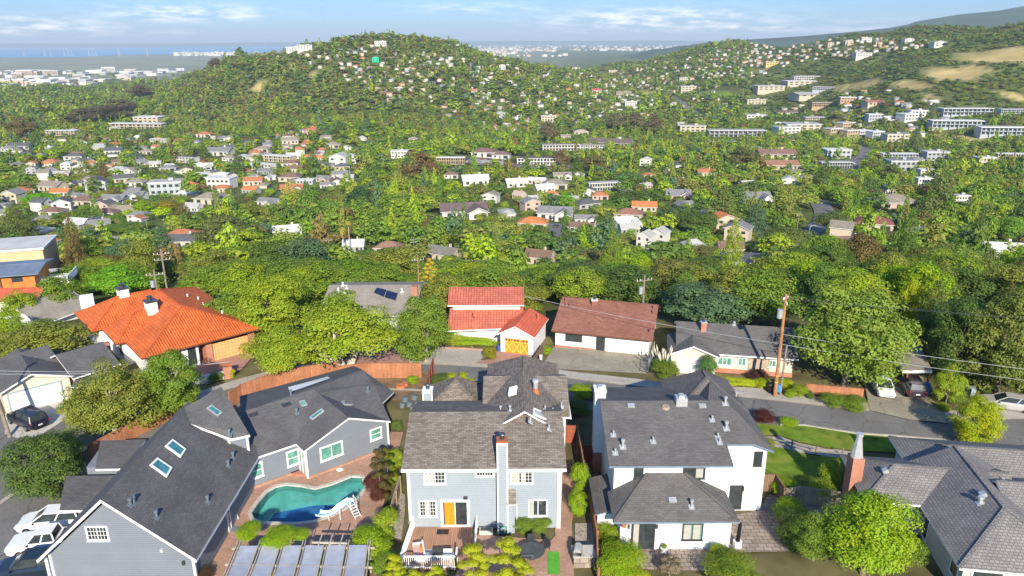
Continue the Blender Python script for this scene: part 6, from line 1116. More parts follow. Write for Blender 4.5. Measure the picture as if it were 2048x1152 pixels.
# across the street
for k,(n_,x,y,w,h,c,lab,kd) in enumerate(((8,945,970,3.6,2.0,(.2,.26,.03),'green base of the pampas clump at the driveway','shrub'),(8,1245,1000,2.6,3.4,(.13,.26,.06),'rounded blue-green cypress bush beside the small garage','shrub'),(8,1450,1040,5.4,1.3,YEL,'long clipped yellow-green hedge in front of the grey roof house','shrub'),(8,1645,1045,2.2,1.1,YEL,'short yellow-green hedge end left of the tall pole','shrub'),(8,1800,1040,2.0,1.1,YEL,'yellow hedge right of the tall pole','shrub'),(8,1600,985,3.,1.2,(.12,.06,.05),'dark reddish spiky shrub under the stone panel','shrub'),
  (9,185,1000,2.0,1.4,BRI,'leafy light green bush right of the tall pole','shrub'),(9,130,1010,1.5,1.0,LIM,'small lime bush at the kerb by the tall pole','shrub'),(9,255,1015,1.1,1.0,DRK,'small dark ball bush right of the lime bush','shrub'),(9,400,1060,3.2,1.3,GRN,'left half of the clipped hedge along the kerb by the white sedan','shrub'),(9,540,1078,3.4,1.3,GRN,'right half of the clipped hedge along the kerb by the white sedan','shrub'),(9,1110,1090,1.6,.9,BRI,'low bush at the driveway corner by the young tree','shrub'),(9,1190,1000,1.2,.8,GOLD,'orange-flowered bush by the pale bin','shrub'),(9,1400,980,2.5,1.4,DRK,'dark bush behind the silver car','shrub'),
  (13,770,1020,1.9,2.0,(.3,.3,.02),'olive-yellow dome shrub left of the brick driveway','shrub'),(13,1345,1110,1.1,1.0,GOLD,'small golden bush by the mailbox','shrub'),(13,1500,950,1.5,1.1,LIM,'bright green bush in front of the brown-roofed house corner','shrub'),(13,560,860,6.5,1.6,LIM,'long bright green hedge left of the amber garage','shrub'),(13,300,850,4,1.9,BRI,'green hedge further left behind the brick edging','shrub'),(13,560,700,3.2,2.6,(.13,.07,.07),'leafless purplish shrub before the lower red roof','open'),(13,790,640,3.8,2.8,BRI,'bushy green tree before the lower red roof','round'),(13,400,700,1.6,1.6,YEL,'yellow shrub below the lower red roof','shrub'),
  (13,985,700,1.6,2.9,GRN,'climber covering the left slope of the garage roof','shrub'),(13,1140,560,2.2,3.2,BRI,'upper climber between garage roof and lower red roof','shrub'),
  (6,1470,1090,2.,1.1,GRN,'low hedge in front of the brick pillar wall','shrub'),(6,1580,1070,.9,1.2,YEL,'yellow bush right of the brick pillar','shrub'),(6,1240,960,2.2,2.4,BRI,'green climbing tree at the villa entrance','round'),(6,150,680,5.,4.0,BRI,'bright green tree left below the brown shingle house','round'),
  (7,1520,960,1.2,.9,YEL,'yellow bush by the short dark red fence','shrub'))):
    q=P(n_,x,y,0); tree(kd,q,w,h,c,lab,'hi',k%3,depth=(1.3 if w>3.9 and kd=='shrub' else None),rot=(R(-9) if w>3.9 and kd=='shrub' else None))
# planted pots
for r_,q in POTS:
    me,tr=tmesh('shrub','mid',0); c=bpy.data.objects.new('foliage',me); COL.objects.link(c); c.parent=r_; c.location=q-Vector(r_.get('_o',(0,0,0))); c.scale=(.5,.5,.45); setc(c,GRN)
# pampas grass plumes
r=thing('pampas_grass','tall cream pampas grass plumes at the right of the brown-roofed house driveway','grass clump',tuple(P(8,940,960))); q=P(8,940,960); rn=random.Random(4); mb=MB(); pb=MB()
for i in range(90):
    a=rn.uniform(0,6.28); e=rn.uniform(.6,1.6); t_=q+Vector((math.cos(a)*e,math.sin(a)*e*.8,rn.uniform(1.2,2.1))); mb.tube([q+Vector((math.cos(a)*.2,math.sin(a)*.2,0)),q.lerp(t_,.6)+Vector((0,0,.4)),t_],[.02,.015,.005],3)
for i in range(26):
    a=rn.uniform(0,6.28); e=rn.uniform(.1,1.3); t_=q+Vector((math.cos(a)*e-.4,math.sin(a)*e*.7,rn.uniform(2.4,3.3))); d=(t_-q).normalized(); pb.cyl(t_-d*.7,t_-d*.2,.03,.09,5).cyl(t_-d*.2,t_+d*.25,.09,.015,5); mb.tube([q,t_-d*.7],[.015,.012],3)
mb.build('blade','turf',r); pb.build('plume','cushion_pink' if 0 else 'cream_wall',r)
# palms
def palm(label,q,H,w,col=(.2,.26,.04),skirt=False,group=None):
    rn=random.Random(int(q.x*10)); r=thing('palm_tree',label,'palm',tuple(q),group); top=q+Vector((rn.uniform(-.3,.3),0,H)); setc(MB().tube([q,q.lerp(top,.5)+Vector((.1,0,0)),top],[.2,.14,.12],8).build('trunk','obj_bark',r),(.45,.37,.26)); mb=MB()
    for i in range(46):
        a=i*2.4; e=rn.uniform(-.7,1.2); L_=w*.5*rn.uniform(.85,1.1); pts=[top+Vector((math.cos(a)*L_*t_*math.cos(e*(1-t_*.2)),math.sin(a)*L_*t_*math.cos(e*(1-t_*.2)),L_*(math.sin(e)*t_-.75*t_*t_*t_))) for t_ in (0,.35,.7,1)]
        s_=Vector((-math.sin(a),math.cos(a),0))
        for j in range(3):
            w0,w1=(.1,.34,.3,.02)[j]*w/4,(.1,.34,.3,.02)[j+1]*w/4; mb.poly([pts[j]-s_*w0-Vector((0,0,w0*.4)),pts[j],pts[j+1],pts[j+1]-s_*w1-Vector((0,0,w1*.4))]); mb.poly([pts[j],pts[j]+s_*w0-Vector((0,0,w0*.4)),pts[j+1]+s_*w1-Vector((0,0,w1*.4)),pts[j+1]])
    setc(mb.build('frond','leaf',r),col)
for n_,x,y,w,H,c,lab in ((7,1490,90,3.4,6.,(.42,.4,.06),'short yellow-topped palm left of the dark roof, centre'),('B',1045,640,3.6,8.5,(.36,.34,.06),'tall thin palm with a leaning trunk in the middle of the picture'),('B',15,640,5.,9.,(.4,.38,.05),'left of the twin yellowish palms left of centre'),('B',45,600,4.6,11.,(.42,.36,.05),'right and taller of the twin yellowish palms')):
    q=hit(n_,x,y,H); palm(lab,q,H,w*.62,c)
# ---------------- houses down the valley and up the hills ----------------
HN=0; HL=[]; LM=[]  # placed houses (x,y,r), landmarks
def proto(kind):
    fr=f0; r=bpy.data.objects.new('t',None); COL.objects.link(r); r['_o']=(0,0,0); W_,D_=14,9
    if kind=='gable': mb=MB(); block(mb,fr,-6.5,6.5,-4,4,-6,3,5.2,'x'); mb.build('wall','obj_wall',r); mb=MB(); roof(mb,fr,-7,7,-4.6,4.6,3,5.4,'x',cap=False); mb.build('roof',['obj_roof','white_trim'],r); MB().box(fr,2,2.9,.6,1.4,3,6.3).build('chimney','obj_wall',r); wins=[('f',-5,1,1.5,1.3),('f',-1.5,.1,1,2.1),('f',1.5,1,1.8,1.3),('f',4.4,1,1.1,1.3)]
    elif kind=='hip': mb=MB(); mb.box(fr,-6.5,6.5,-4.4,4.4,-6,3); mb.build('wall','obj_wall',r); mb=MB(); roof(mb,fr,-7,7,-5,5,2.95,5.1,'x',5,5,cap=False); mb.build('roof',['obj_roof','white_trim'],r); wins=[('f',-5,1,1.8,1.3),('f',-1,.1,1,2.1),('f',2,.2,3.4,2.1)]
    elif kind=='ell':
        mb=MB(); block(mb,fr,-6.5,6.5,-3,4,-6,3,5.0,'x'); block(mb,fr,.8,6.2,-6.5,0,-6,2.9,4.7,'y'); mb.build('wall','obj_wall',r); mb=MB(); roof(mb,fr,-7,7,-3.6,4.6,3,5.2,'x',cap=False); roof(mb,fr,.2,6.8,-7.2,.5,2.95,4.9,'y',cap=False); mb.build('roof',['obj_roof','white_trim'],r); wins=[('f2',2.2,.9,2.6,1.4),('f3',-5,1,1.6,1.3),('f3',-2,.1,1,2.1)]
    elif kind=='two': mb=MB(); block(mb,fr,-5,5,-4,4,-6,5.6,7.6,'y'); mb.build('wall','obj_wall',r); mb=MB(); roof(mb,fr,-5.5,5.5,-4.6,4.6,5.6,7.8,'y',cap=False); mb.build('roof',['obj_roof','white_trim'],r); wins=[('f',-3.8,3.7,1.6,1.2),('f',2,3.7,1.6,1.2),('f',-3.8,.8,2.2,1.5),('f',1.5,.8,2.4,1.5)]
    elif kind=='flat': mb=MB(); mb.box(fr,-7,7,-4.5,4.5,-6,5.7); mb.build('wall','obj_wall',r); mb=MB(); mb.box(fr,-7.3,7.3,-4.8,4.8,5.71,6.1,1); mb.box(fr,-7.1,7.1,-4.6,4.6,6.1,6.13,0); mb.build('roof',['obj_roof','white_trim'],r); MB().box(fr,1,3,0,2,6.1,7.2).build('roof_box','obj_wall',r); wins=[('f',-6+k*2.6,z,1.5,1.2) for k in range(5) for z in (1,3.8)]
    elif kind=='long': mb=MB(); mb.box(fr,-18,18,-5,5,-6,5.7); [mb.box(fr,-18+k*6-.12,-18+k*6+.12,-6.2,-5,-2,5.7) for k in range(7)]; mb.build('wall','obj_wall',r); mb=MB(); mb.box(fr,-18.5,18.5,-6.4,5.4,5.71,6.05,1); mb.box(fr,-18.3,18.3,-6.2,5.2,6.05,6.08,0); mb.build('roof',['obj_roof','white_trim'],r); MB().box(fr,-18,18,-6.1,-5,2.7,2.9).build('balcony','obj_wall',r); wins=[('f1',-17+k*3,z,2.2,1.9) for k in range(12) for z in (.4,3.3)]
    out=[]
    for i,(s_,a,z,w,h) in enumerate(wins):
        y={'f':{'gable':-4,'hip':-4.4,'two':-4,'flat':-4.5}.get(kind,-4),'f1':-5,'f2':-6.5,'f3':-3}[s_]; MB().box(fr,a,a+w,y-.05,y+.03,z,z+h).build('window','glass',r)
    ch=[(c.name.split('.')[0],c.data) for c in r.children]
    for c in list(r.children): bpy.data.objects.remove(c)
    bpy.data.objects.remove(r); return ch
PR={k:proto(k) for k in ('gable','hip','ell','two','flat','long')}; PW={'gable':14,'hip':14,'ell':14,'two':11,'flat':14.6,'long':37}
WHT=(.58,.57,.53);CRE=(.5,.43,.33);GRY=(.34,.35,.36);TAN=(.42,.31,.2);BLW=(.38,.41,.44);PNK=(.48,.37,.31)
DG=(.11,.115,.13);MG=(.22,.22,.23);BR=(.2,.13,.1);TR=(.42,.17,.09);OR=(.55,.2,.08);TP_=(.28,.24,.2);LG=(.42,.42,.41);WR=(.62,.62,.6)
ROOFN={DG:'dark grey',MG:'grey',BR:'brown',TR:'terracotta',OR:'orange',TP_:'tan',LG:'pale grey',WR:'white'}
WALLN={WHT:'white',CRE:'cream',GRY:'grey',TAN:'tan',BLW:'pale blue',PNK:'pinkish'}
def inst_house(kind,loc,sx,sz,yaw,rc,wc,label,parts=True,group=None,name='house',cat='house'):
    r=bpy.data.objects.new(name,None); COL.objects.link(r); r.location=loc; r.rotation_euler=(0,0,yaw); r.scale=(sx,sx if kind!='long' else min(sx,1.6),sz); tag(r,label,cat,group)
    for pn,me in PR[kind]:
        if pn=='window' and not parts: continue
        o=bpy.data.objects.new(pn,me); COL.objects.link(o); o.parent=r; setc(o,rc if pn=='roof' else wc)
    return r
ORD=['nearest','second nearest','third nearest','fourth nearest','fifth nearest','sixth nearest','seventh nearest','eighth nearest','ninth nearest','tenth nearest']+['%dth nearest'%i for i in range(11,200)]
def autolabel(items):
    """items: (obj, desc, px, py): label = look + where it stands beside the nearest landmark"""
    from collections import defaultdict
    D_=defaultdict(list)
    for o,desc,px,py in items:
        d,lm=min(((math.hypot(px-a,(py-b_)*1.6),(a,b_,nm)) for a,b_,nm in LM)); dx,dy=px-lm[0],(py-lm[1])*1.6
        dr=('right of' if dx>0 else 'left of') if abs(dx)>abs(dy) else ('in front of' if dy>0 else 'behind'); D_[(desc,dr,lm[2])].append((d,o))
    for (desc,dr,lm),L_ in D_.items():
        L_.sort(key=lambda q:q[0])
        for i,(d,o) in enumerate(L_): o['label']=('%s %s the %s'%(desc,dr,lm)) if len(L_)==1 else '%s, %s %s the %s'%(desc,ORD[i],dr,lm)
HS=[ # crop, x, y, width px in crop, kind, roof, wall, yaw deg, landmark name / label
('A',1070,665,200,'hip',TR,CRE,3,'low house with red tiled roof by the winding road'),('A',1080,690,185,'gable',DG,WHT,3,'dark-roofed pale house just in front of the red tiled roof'),('A',270,700,130,'hip',TR,CRE,-10,'small terracotta-roofed house among oaks at left'),
('A',580,600,120,'gable',MG,CRE,30,'grey-roofed house half hidden by oaks at left'),('A',365,500,110,'two',DG,WHT,20,'white two-storey house with dark roof at left'),('A',500,465,155,'hip',BR,CRE,-8,'cream box house with red-brown hip roof at left'),('A',570,390,120,'two',DG,WHT,15,'white house with steep dark gable at left'),
('A',670,455,140,'ell',MG,GRY,-5,'grey house with blue-grey roof'),('A',790,432,130,'ell',MG,WHT,-10,'white-gabled grey-roofed house'),('A',745,515,110,'gable',TP_,CRE,5,'cream house with tan roof before the grey ones'),('A',620,530,130,'hip',BR,WHT,0,'reddish low-roofed white house'),
('A',980,402,185,'flat',LG,BLW,12,'large pale blue flat-topped house with dark panels'),('A',1110,372,90,'hip',OR,CRE,0,'small orange roof behind the pale blue house'),('A',1300,368,150,'flat',WR,WHT,-8,'long white flat-roofed house'),('A',1240,455,180,'hip',TP_,CRE,-8,'wide tan-roofed house'),('A',1130,500,100,'gable',LG,WHT,-15,'small pale grey-roofed house left of the tan roof'),
('A',1570,470,130,'ell',MG,WHT,-20,'grey-roofed white house left of the golden conifer'),('A',1680,635,170,'gable',WR,WHT,18,'white slanted-roof house with solar panels'),('A',1790,365,100,'flat',WR,BLW,0,'pale flat-roofed house right of the golden conifer'),('A',1700,330,130,'hip',BR,CRE,0,'brown-roofed house behind the golden conifer'),
('A',1545,268,120,'long',WR,WHT,-25,'long white roof left of the school field'),('A',1640,220,190,'long',WR,CRE,-18,'white school roof behind the long white roof'),('A',310,385,150,'gable',TP_,CRE,-18,'tan-roofed house above the bright green tree'),('A',120,155,120,'gable',DG,WHT,10,None),('A',60,165,90,'hip',MG,WHT,-10,None),('A',440,212,110,'hip',DG,WHT,5,None),('A',300,240,90,'hip',TR,CRE,-5,None),('A',390,267,60,'two',WR,WHT,10,None),
('A',700,290,120,'hip',LG,WHT,-5,None),('A',670,180,100,'gable',DG,WHT,5,None),('A',830,240,80,'gable',MG,WHT,-15,None),('A',910,250,70,'gable',LG,WHT,15,None),('A',935,120,90,'long',WR,WHT,-5,None),('A',860,180,80,'hip',TP_,CRE,0,None),('A',1100,228,120,'long',DG,WHT,-20,None),('A',1290,185,150,'gable',MG,WHT,-8,None),('A',1200,85,90,'hip',TR,CRE,0,None),('A',1330,162,90,'gable',DG,WHT,20,None),('A',1540,165,90,'hip',TP_,CRE,-10,None),('A',1700,120,100,'gable',TP_,CRE,10,None),('A',1760,165,60,'gable',TR,WHT,0,None),('A',1950,142,90,'hip',TP_,CRE,0,None),('A',1990,245,110,'two',LG,WHT,-10,None),('A',1720,205,90,'gable',WR,WHT,10,None),
('A',370,75,180,'long',WR,CRE,-3,'white mansion row above the dark-roofed cottages'),('A',815,38,330,'long',WR,CRE,-8,'long white school building at left'),('D',880,700,160,'flat',WR,CRE,-8,'raised hall of the long white school'),
('B',720,530,280,'ell',(.16,.12,.12),WHT,12,'wide dark-roofed house with white gable left of centre'),('B',1130,590,180,'hip',OR,CRE,-10,'orange-tan roofed house by the cul-de-sac'),('B',1260,545,210,'ell',MG,WHT,-12,'grey-roofed house behind the cul-de-sac'),('B',1170,785,170,'gable',(.2,.13,.1),CRE,-22,'steep brown-roofed house in the middle'),('B',1440,480,150,'hip',DG,GRY,25,'dark blue-grey roof right of the lime tree'),('B',1520,432,100,'hip',TR,PNK,0,'pinkish house behind the dark roof'),
('B',1690,540,170,'hip',(.3,.15,.11),CRE,-15,'red-brown hip-roofed house right of the cedar'),('B',1780,497,150,'gable',OR,CRE,-8,'orange-tan roofed house behind the red-brown one'),('B',1980,430,150,'ell',MG,PNK,-8,'grey and pink house beside the tall redwood'),('B',1690,622,120,'gable',LG,GRY,10,'small pale roof below the red-brown hip roof'),('B',1790,700,85,'two',LG,WHT,-35,'left block of the white angular house'),('B',1870,680,110,'two',LG,WHT,-35,'tall block of the white angular house'),
('B',1540,382,180,'long',LG,WHT,12,'long pale flat roof behind oaks'),('B',1260,372,150,'hip',TP_,CRE,-5,'tan-roofed house behind conifers'),('B',790,352,160,'gable',WR,WHT,10,'bright white slanted roof'),('B',1030,362,130,'gable',WR,WHT,12,'second bright white slanted roof'),('B',1050,430,70,'gable',PNK,CRE,-40,None),('B',1240,425,70,'hip',OR,CRE,0,None),
('B',650,232,170,'long',WR,TAN,-5,'white flat commercial roof'),('B',650,312,90,'hip',BR,WHT,0,None),('B',845,190,150,'hip',(.2,.12,.11),WHT,-8,'brown hip-roofed commercial building left'),('B',945,200,110,'hip',(.2,.12,.11),WHT,-8,None),('B',1150,235,230,'long',(.16,.12,.12),WHT,-3,'dark-roofed shop row by the car park'),('B',1290,158,220,'long',(.26,.17,.16),WHT,3,'long brown-roofed white building'),('B',1460,155,170,'long',(.26,.17,.16),WHT,-3,'long brown wing beside the big gable'),('B',1590,130,260,'gable',(.2,.14,.13),WHT,-18,'large brown gable-roofed hall'),('B',1790,245,70,'two',WR,WHT,-20,None),('B',60,232,80,'two',WR,WHT,5,None),('B',350,197,100,'flat',WR,WHT,0,None),('B',430,105,60,'hip',TP_,CRE,0,None),('B',40,330,90,'gable',LG,WHT,0,None),
('B',290,730,170,'hip',(.28,.17,.13),CRE,-10,'brown-roofed house right of the twin palms'),('B',80,722,120,'gable',WR,GRY,5,'white-framed roof beside the twin palms'),('B',610,765,200,'gable',(.2,.19,.17),CRE,-30,'grey-brown roof among oaks behind the pole'),('B',820,855,200,'gable',(.12,.1,.1),TAN,-8,'dark low roof by the yellow palm'),('B',1410,72,90,'hip',PNK,CRE,0,None),('B',1320,92,60,'gable',TP_,CRE,0,None),
('C',610,195,210,'gable',(.26,.15,.12),CRE,-3,'long white building with red-brown roof, upper'),('C',640,262,190,'gable',(.32,.17,.11),CRE,-3,'long building with orange-brown roof, lower'),('C',960,200,145,'flat',WR,BLW,0,'white cube building by the climbing street'),('C',955,255,180,'long',LG,GRY,0,'grey flat roofs below the white cube'),('C',1320,205,200,'long',WR,BLW,-3,'pale blue apartment block right of the street'),('C',1330,268,150,'flat',MG,GRY,-3,'grey box below the pale blue apartments'),('C',1530,212,130,'flat',LG,GRY,-3,None),('C',1820,238,110,'flat',WR,CRE,0,'white apartment block left of the beige ones'),('C',1970,205,170,'long',WR,CRE,-5,'beige apartment block at the right edge'),
('C',1290,472,250,'hip',TP_,PNK,3,'curved pink-walled house with tan roof'),('C',490,450,180,'ell',MG,WHT,5,'dark-panelled roof house with white gable'),('C',60,430,130,'ell',MG,PNK,0,None),('C',395,650,150,'two',MG,CRE,-28,'cream gabled house left of the dark road'),('C',135,708,130,'hip',LG,GRY,5,'pale blue-grey hipped roof'),('C',350,728,150,'gable',BR,CRE,-5,'brown roof with white chimney'),('C',420,800,250,'ell',(.07,.08,.11),BLW,-12,'large blue house with black roof at right of centre'),('C',1180,590,210,'hip',(.25,.1,.08),CRE,-20,'red-brown roof below the curved house'),('C',1420,640,100,'gable',MG,BLW,0,None),('C',1920,740,230,'gable',WR,WHT,-12,'low white-roofed house at the right edge'),('C',1260,398,80,'flat',WR,WHT,0,None),('C',1465,352,90,'flat',WR,WHT,0,None),('C',1480,300,90,'flat',WR,WHT,0,None),('C',1680,455,90,'flat',LG,WHT,0,None),
('G',1650,720,290,'long',WR,BLW,-8,'left half of the long white balcony apartments'),('G',1930,760,290,'long',WR,BLW,-8,'right half of the long white balcony apartments'),('G',1700,648,290,'long',LG,BLW,0,'upper grey terrace row at right'),('G',1975,640,150,'long',LG,BLW,0,'upper grey terrace row at the right edge'),('G',380,775,330,'long',LG,GRY,-3,'long low grey apartment block'),('G',130,745,150,'flat',TP_,CRE,-10,'tan apartment block left of the grey one'),('G',940,765,100,'flat',LG,TAN,25,'orange-tan flat block, lower'),('G',1010,730,100,'flat',LG,TAN,25,'orange-tan flat block, upper'),('G',1040,775,100,'flat',LG,TAN,20,None),('G',1110,775,90,'flat',WR,BLW,20,'pale blue block above the climbing street'),('G',1185,780,90,'flat',WR,BLW,20,None),('G',1300,800,130,'flat',TP_,CRE,0,'cream block with tan roof right of the street'),('G',760,735,200,'flat',LG,CRE,-3,'white and cream flat building'),('G',850,690,160,'long',LG,CRE,3,None),('G',670,755,140,'flat',LG,WHT,10,None),
('G',890,605,150,'long',(.3,.13,.1),TAN,-3,'red-brown roofed block in the canyon'),('G',1025,580,90,'flat',WR,TAN,-10,None),('G',490,590,110,'flat',TP_,CRE,0,None),('G',800,545,210,'gable',LG,CRE,12,'large cream school hall in the canyon'),('G',790,455,170,'long',WR,WHT,3,'white school row at the top of the canyon'),('G',570,510,160,'flat',LG,CRE,0,'cream school block left of the hall'),('G',890,512,120,'long',WR,BLW,-25,None),('G',745,482,170,'flat',WR,CRE,0,None),('G',690,650,140,'hip',BR,WHT,0,None),('G',490,680,120,'flat',LG,WHT,0,None),('G',1180,682,90,'flat',WR,BLW,0,None),('G',1380,680,120,'flat',WR,WHT,15,None),('G',1430,660,110,'flat',LG,WHT,0,None),('G',1180,595,120,'ell',(.35,.14,.1),CRE,10,'terracotta-roofed house at the foot of the scrub hill'),
('G',1550,258,80,'two',TP_,WHT,0,'white villa high on the scrub hill'),('G',1110,320,95,'flat',TP_,WHT,0,'white villa on the canyon rim'),('G',1375,240,60,'two',TP_,WHT,0,None),('G',925,262,40,'two',TR,PNK,0,None),('G',1030,250,50,'two',LG,PNK,0,None),('G',1130,232,60,'flat',WR,WHT,0,None),('G',110,512,110,'flat',LG,CRE,0,None),('G',80,462,60,'flat',LG,CRE,0,None),
('G',590,370,90,'flat',TR,(.6,.42,.15),0,'ochre houses at the edge of the hill terrace'),('E',210,352,42,'two',(.02,.55,.3),(.02,.5,.28),0,'green-wrapped house on the central hill'),('E',240,256,70,'flat',LG,WHT,0,None),('E',1600,420,60,'flat',LG,CRE,0,None),('E',950,395,40,'two',LG,WHT,0,None),('E',1380,400,50,'two',TP_,CRE,0,None),('E',1700,610,70,'flat',WR,WHT,0,None),('E',1220,695,90,'flat',TP_,CRE,0,None),('E',940,680,60,'two',LG,GRY,0,None),('E',1660,540,90,'long',(.45,.1,.08),CRE,0,'red-roofed long building below the central saddle'),('E',1500,530,60,'gable',(.45,.1,.1),CRE,0,None),
('D',1500,305,110,'flat',WR,WHT,0,'white house row on the left shoulder of the hill'),('D',1620,300,100,'flat',WR,WHT,0,None),('D',1720,290,80,'flat',WR,WHT,0,None),('D',1790,278,90,'flat',TP_,WHT,0,None)]
AUTO=[]; rnd=random.Random(11); NIND=0; HPXB=[]
for n_,x,y,w,kd,rc,wc,yaw,nm in HS:
    q=hit(n_,x,y,3.)
    if q is None: continue
    px,py,Z_=pj(q.x,q.y,q.z+3); wm=w/CR[n_][2]/F*Z_; sx=max(.55,min(wm/PW[kd],4.5 if kd!='long' else 3.0)); sz=max(.85,min(sx,1.35))
    ds='%s-roofed %s house'%(ROOFN.get(rc,'brown'),WALLN.get(wc,'pale'))
    o=inst_house(kd,(q.x,q.y,q.z),sx,sz,R(yaw),rc,wc,nm,True,name='apartment_block' if kd in('long','flat') else 'house',cat='apartment block' if kd in('long','flat') else 'house'); NIND+=1
    HL.append((q.x,q.y,PW[kd]*sx*.5)); HPXB.append((px,py,wm/Z_*F*.5,8,q.y))
    if nm: LM.append((px,py,nm))
    else: AUTO.append((o,ds if kd not in('long','flat') else ds.replace('house','block'),px,py))
LM+= [(330,640,'orange tiled villa'),(970,610,'long red tiled roof'),(1210,640,'wide reddish-brown roof'),(1450,680,'dark grey roof by the tall pole'),(730,585,'taupe roof with solar panels'),(50,560,'timber house at the left edge'),(1690,670,'very large grey-green oak'),(760,80,'crest of the central hill'),(1565,460,'dark road at right centre'),(250,500,'winding road at left'),(1000,500,'stand of tall trees in the centre')]
# random houses filling the suburbs: centre px, radii px, number
tint=[]; SB=[]  # stuff boxes
ZON=[(1010,165,300,55,150,'central hillside'),(860,150,170,45,70,'central hill'),(760,130,120,40,30,'central hill'),(1160,150,150,35,60,'central saddle'),(1460,125,90,32,120,'right terrace hill'),(1560,110,60,22,30,'right terrace hill'),(1280,160,130,45,90,'central valley'),(1100,220,220,45,70,'central valley'),(330,330,330,60,85,'left valley'),(150,290,160,40,30,'left valley'),(560,330,160,50,34,'left valley'),(1340,200,120,60,50,'central valley'),(640,280,90,30,14,'left valley'),(150,410,150,60,16,'left valley'),(1250,400,300,60,22,'middle valley'),(1750,230,220,50,45,'right valley'),(1600,330,250,60,26,'right valley'),(650,110,120,16,12,'central hill'),(1700,88,200,14,60,'right skyline ridge'),(1600,105,150,16,26,'right skyline ridge'),(30,210,60,30,8,'far left woods'),(1500,480,300,50,6,'middle valley'),(950,95,60,15,14,'central hill')]
cand=[]
for cx_,cy_,rx,ry,nn_,zn in ZON:
    for i in range(nn_):
        for _ in range(6):
            a=rnd.uniform(0,6.28); e=math.sqrt(rnd.random()); px=cx_+rx*e*math.cos(a); py=cy_+ry*e*math.sin(a)
            if px<-60 or px>2110: continue
            q=hit(0,px,py,2.)
            if q is None or q.y>2500 or q.y<180: continue
            if dryw(q.x,q.y)>.25: continue
            if all((q.x-a_)**2+(q.y-b_)**2>(r_+8.5)**2 for a_,b_,r_ in HL): break
        else: continue
        s_=rnd.uniform(.62,1.0)*(.85 if q.y>1100 else 1.); HL.append((q.x,q.y,7*s_)); px,py,Z_=pj(q.x,q.y,q.z+2); cand.append((Z_,q,s_,px,py,zn))
cand.sort(key=lambda c:c[0])
for i,(Z_,q,s_,px,py,zn) in enumerate(cand):
    kd=rnd.choice(['gable','hip','ell','two','hip','gable'] if Z_<1200 else ['two','gable','flat','two','hip']); rc=rnd.choice([DG,MG,MG,BR,TR,TP_,TP_,LG,WR,OR] if Z_<1300 else [MG,LG,TP_,TP_,TR,WR,OR]); wc=rnd.choice([WHT,WHT,WHT,CRE,CRE,GRY,PNK]); yaw=rnd.uniform(-.5,.5)+(1.57 if rnd.random()<.25 else 0)
    if NIND<285:
        if Z_>700: HPXB.pop() if False else None
        small=Z_>1050; o=inst_house(kd,q,s_,s_*rnd.uniform(.85,1.1)*(1.25 if Z_>1300 else 1),yaw,rc,wc,None,not small); NIND+=1; (HPXB.append((px,py,6*s_/Z_*F,6,q.y)) if Z_<700 and rnd.random()<.7 else None)
        AUTO.append((o,'%s-roofed %s %shouse'%(ROOFN[rc],WALLN[wc],'two-storey ' if kd=='two' else ('flat-topped ' if kd=='flat' else '')),px,py))
    else: SB.append((q,s_*(1.0 if Z_<2600 else 1.4),yaw,rc,wc,kd))
autolabel(AUTO)
# remaining houses as one mesh
def stuffhouses(SB,name,label):
    V_=[];T_=[];Q=[]
    for q,s_,yaw,rc,wc,kd in SB:
        h=(5.6 if kd in('two','flat') else 3.2)*s_; r_=h+(0.05 if kd=='flat' else 2.2*s_); a,b_=6.2*s_,4.4*s_; c,sn=math.cos(yaw),math.sin(yaw)
        def w(x,y,z): return (q.x+x*c-y*sn,q.y+x*sn+y*c,q.z+z)
        k=len(V_); V_+= [w(-a,-b_,-5),w(a,-b_,-5),w(a,b_,-5),w(-a,b_,-5),w(-a,-b_,h),w(a,-b_,h),w(a,b_,h),w(-a,b_,h)]; T_+=[wc]*8
        Q+=[(k,k+1,k+5,k+4),(k+1,k+2,k+6,k+5),(k+2,k+3,k+7,k+6),(k+3,k,k+4,k+7)]
        k=len(V_); g=1.07; V_+= [w(-a*g,-b_*g,h+.02),w(a*g,-b_*g,h+.02),w(a*g,b_*g,h+.02),w(-a*g,b_*g,h+.02),w(-a*g,-.1,r_),w(a*g,-.1,r_),w(a*g,.1,r_),w(-a*g,.1,r_)]; T_+=[rc]*8; Q+=[(k,k+1,k+5,k+4),(k+2,k+3,k+7,k+6),(k+4,k+5,k+6,k+7),(k+3,k,k+4,k+7),(k+1,k+2,k+6,k+5)]
    me=fastmesh(name,np.array(V_),np.array(Q),['stuff_wall'],('tint',np.array(T_))); o=bpy.data.objects.new(name,me); COL.objects.link(o); tag(o,label,'houses',kind='stuff')
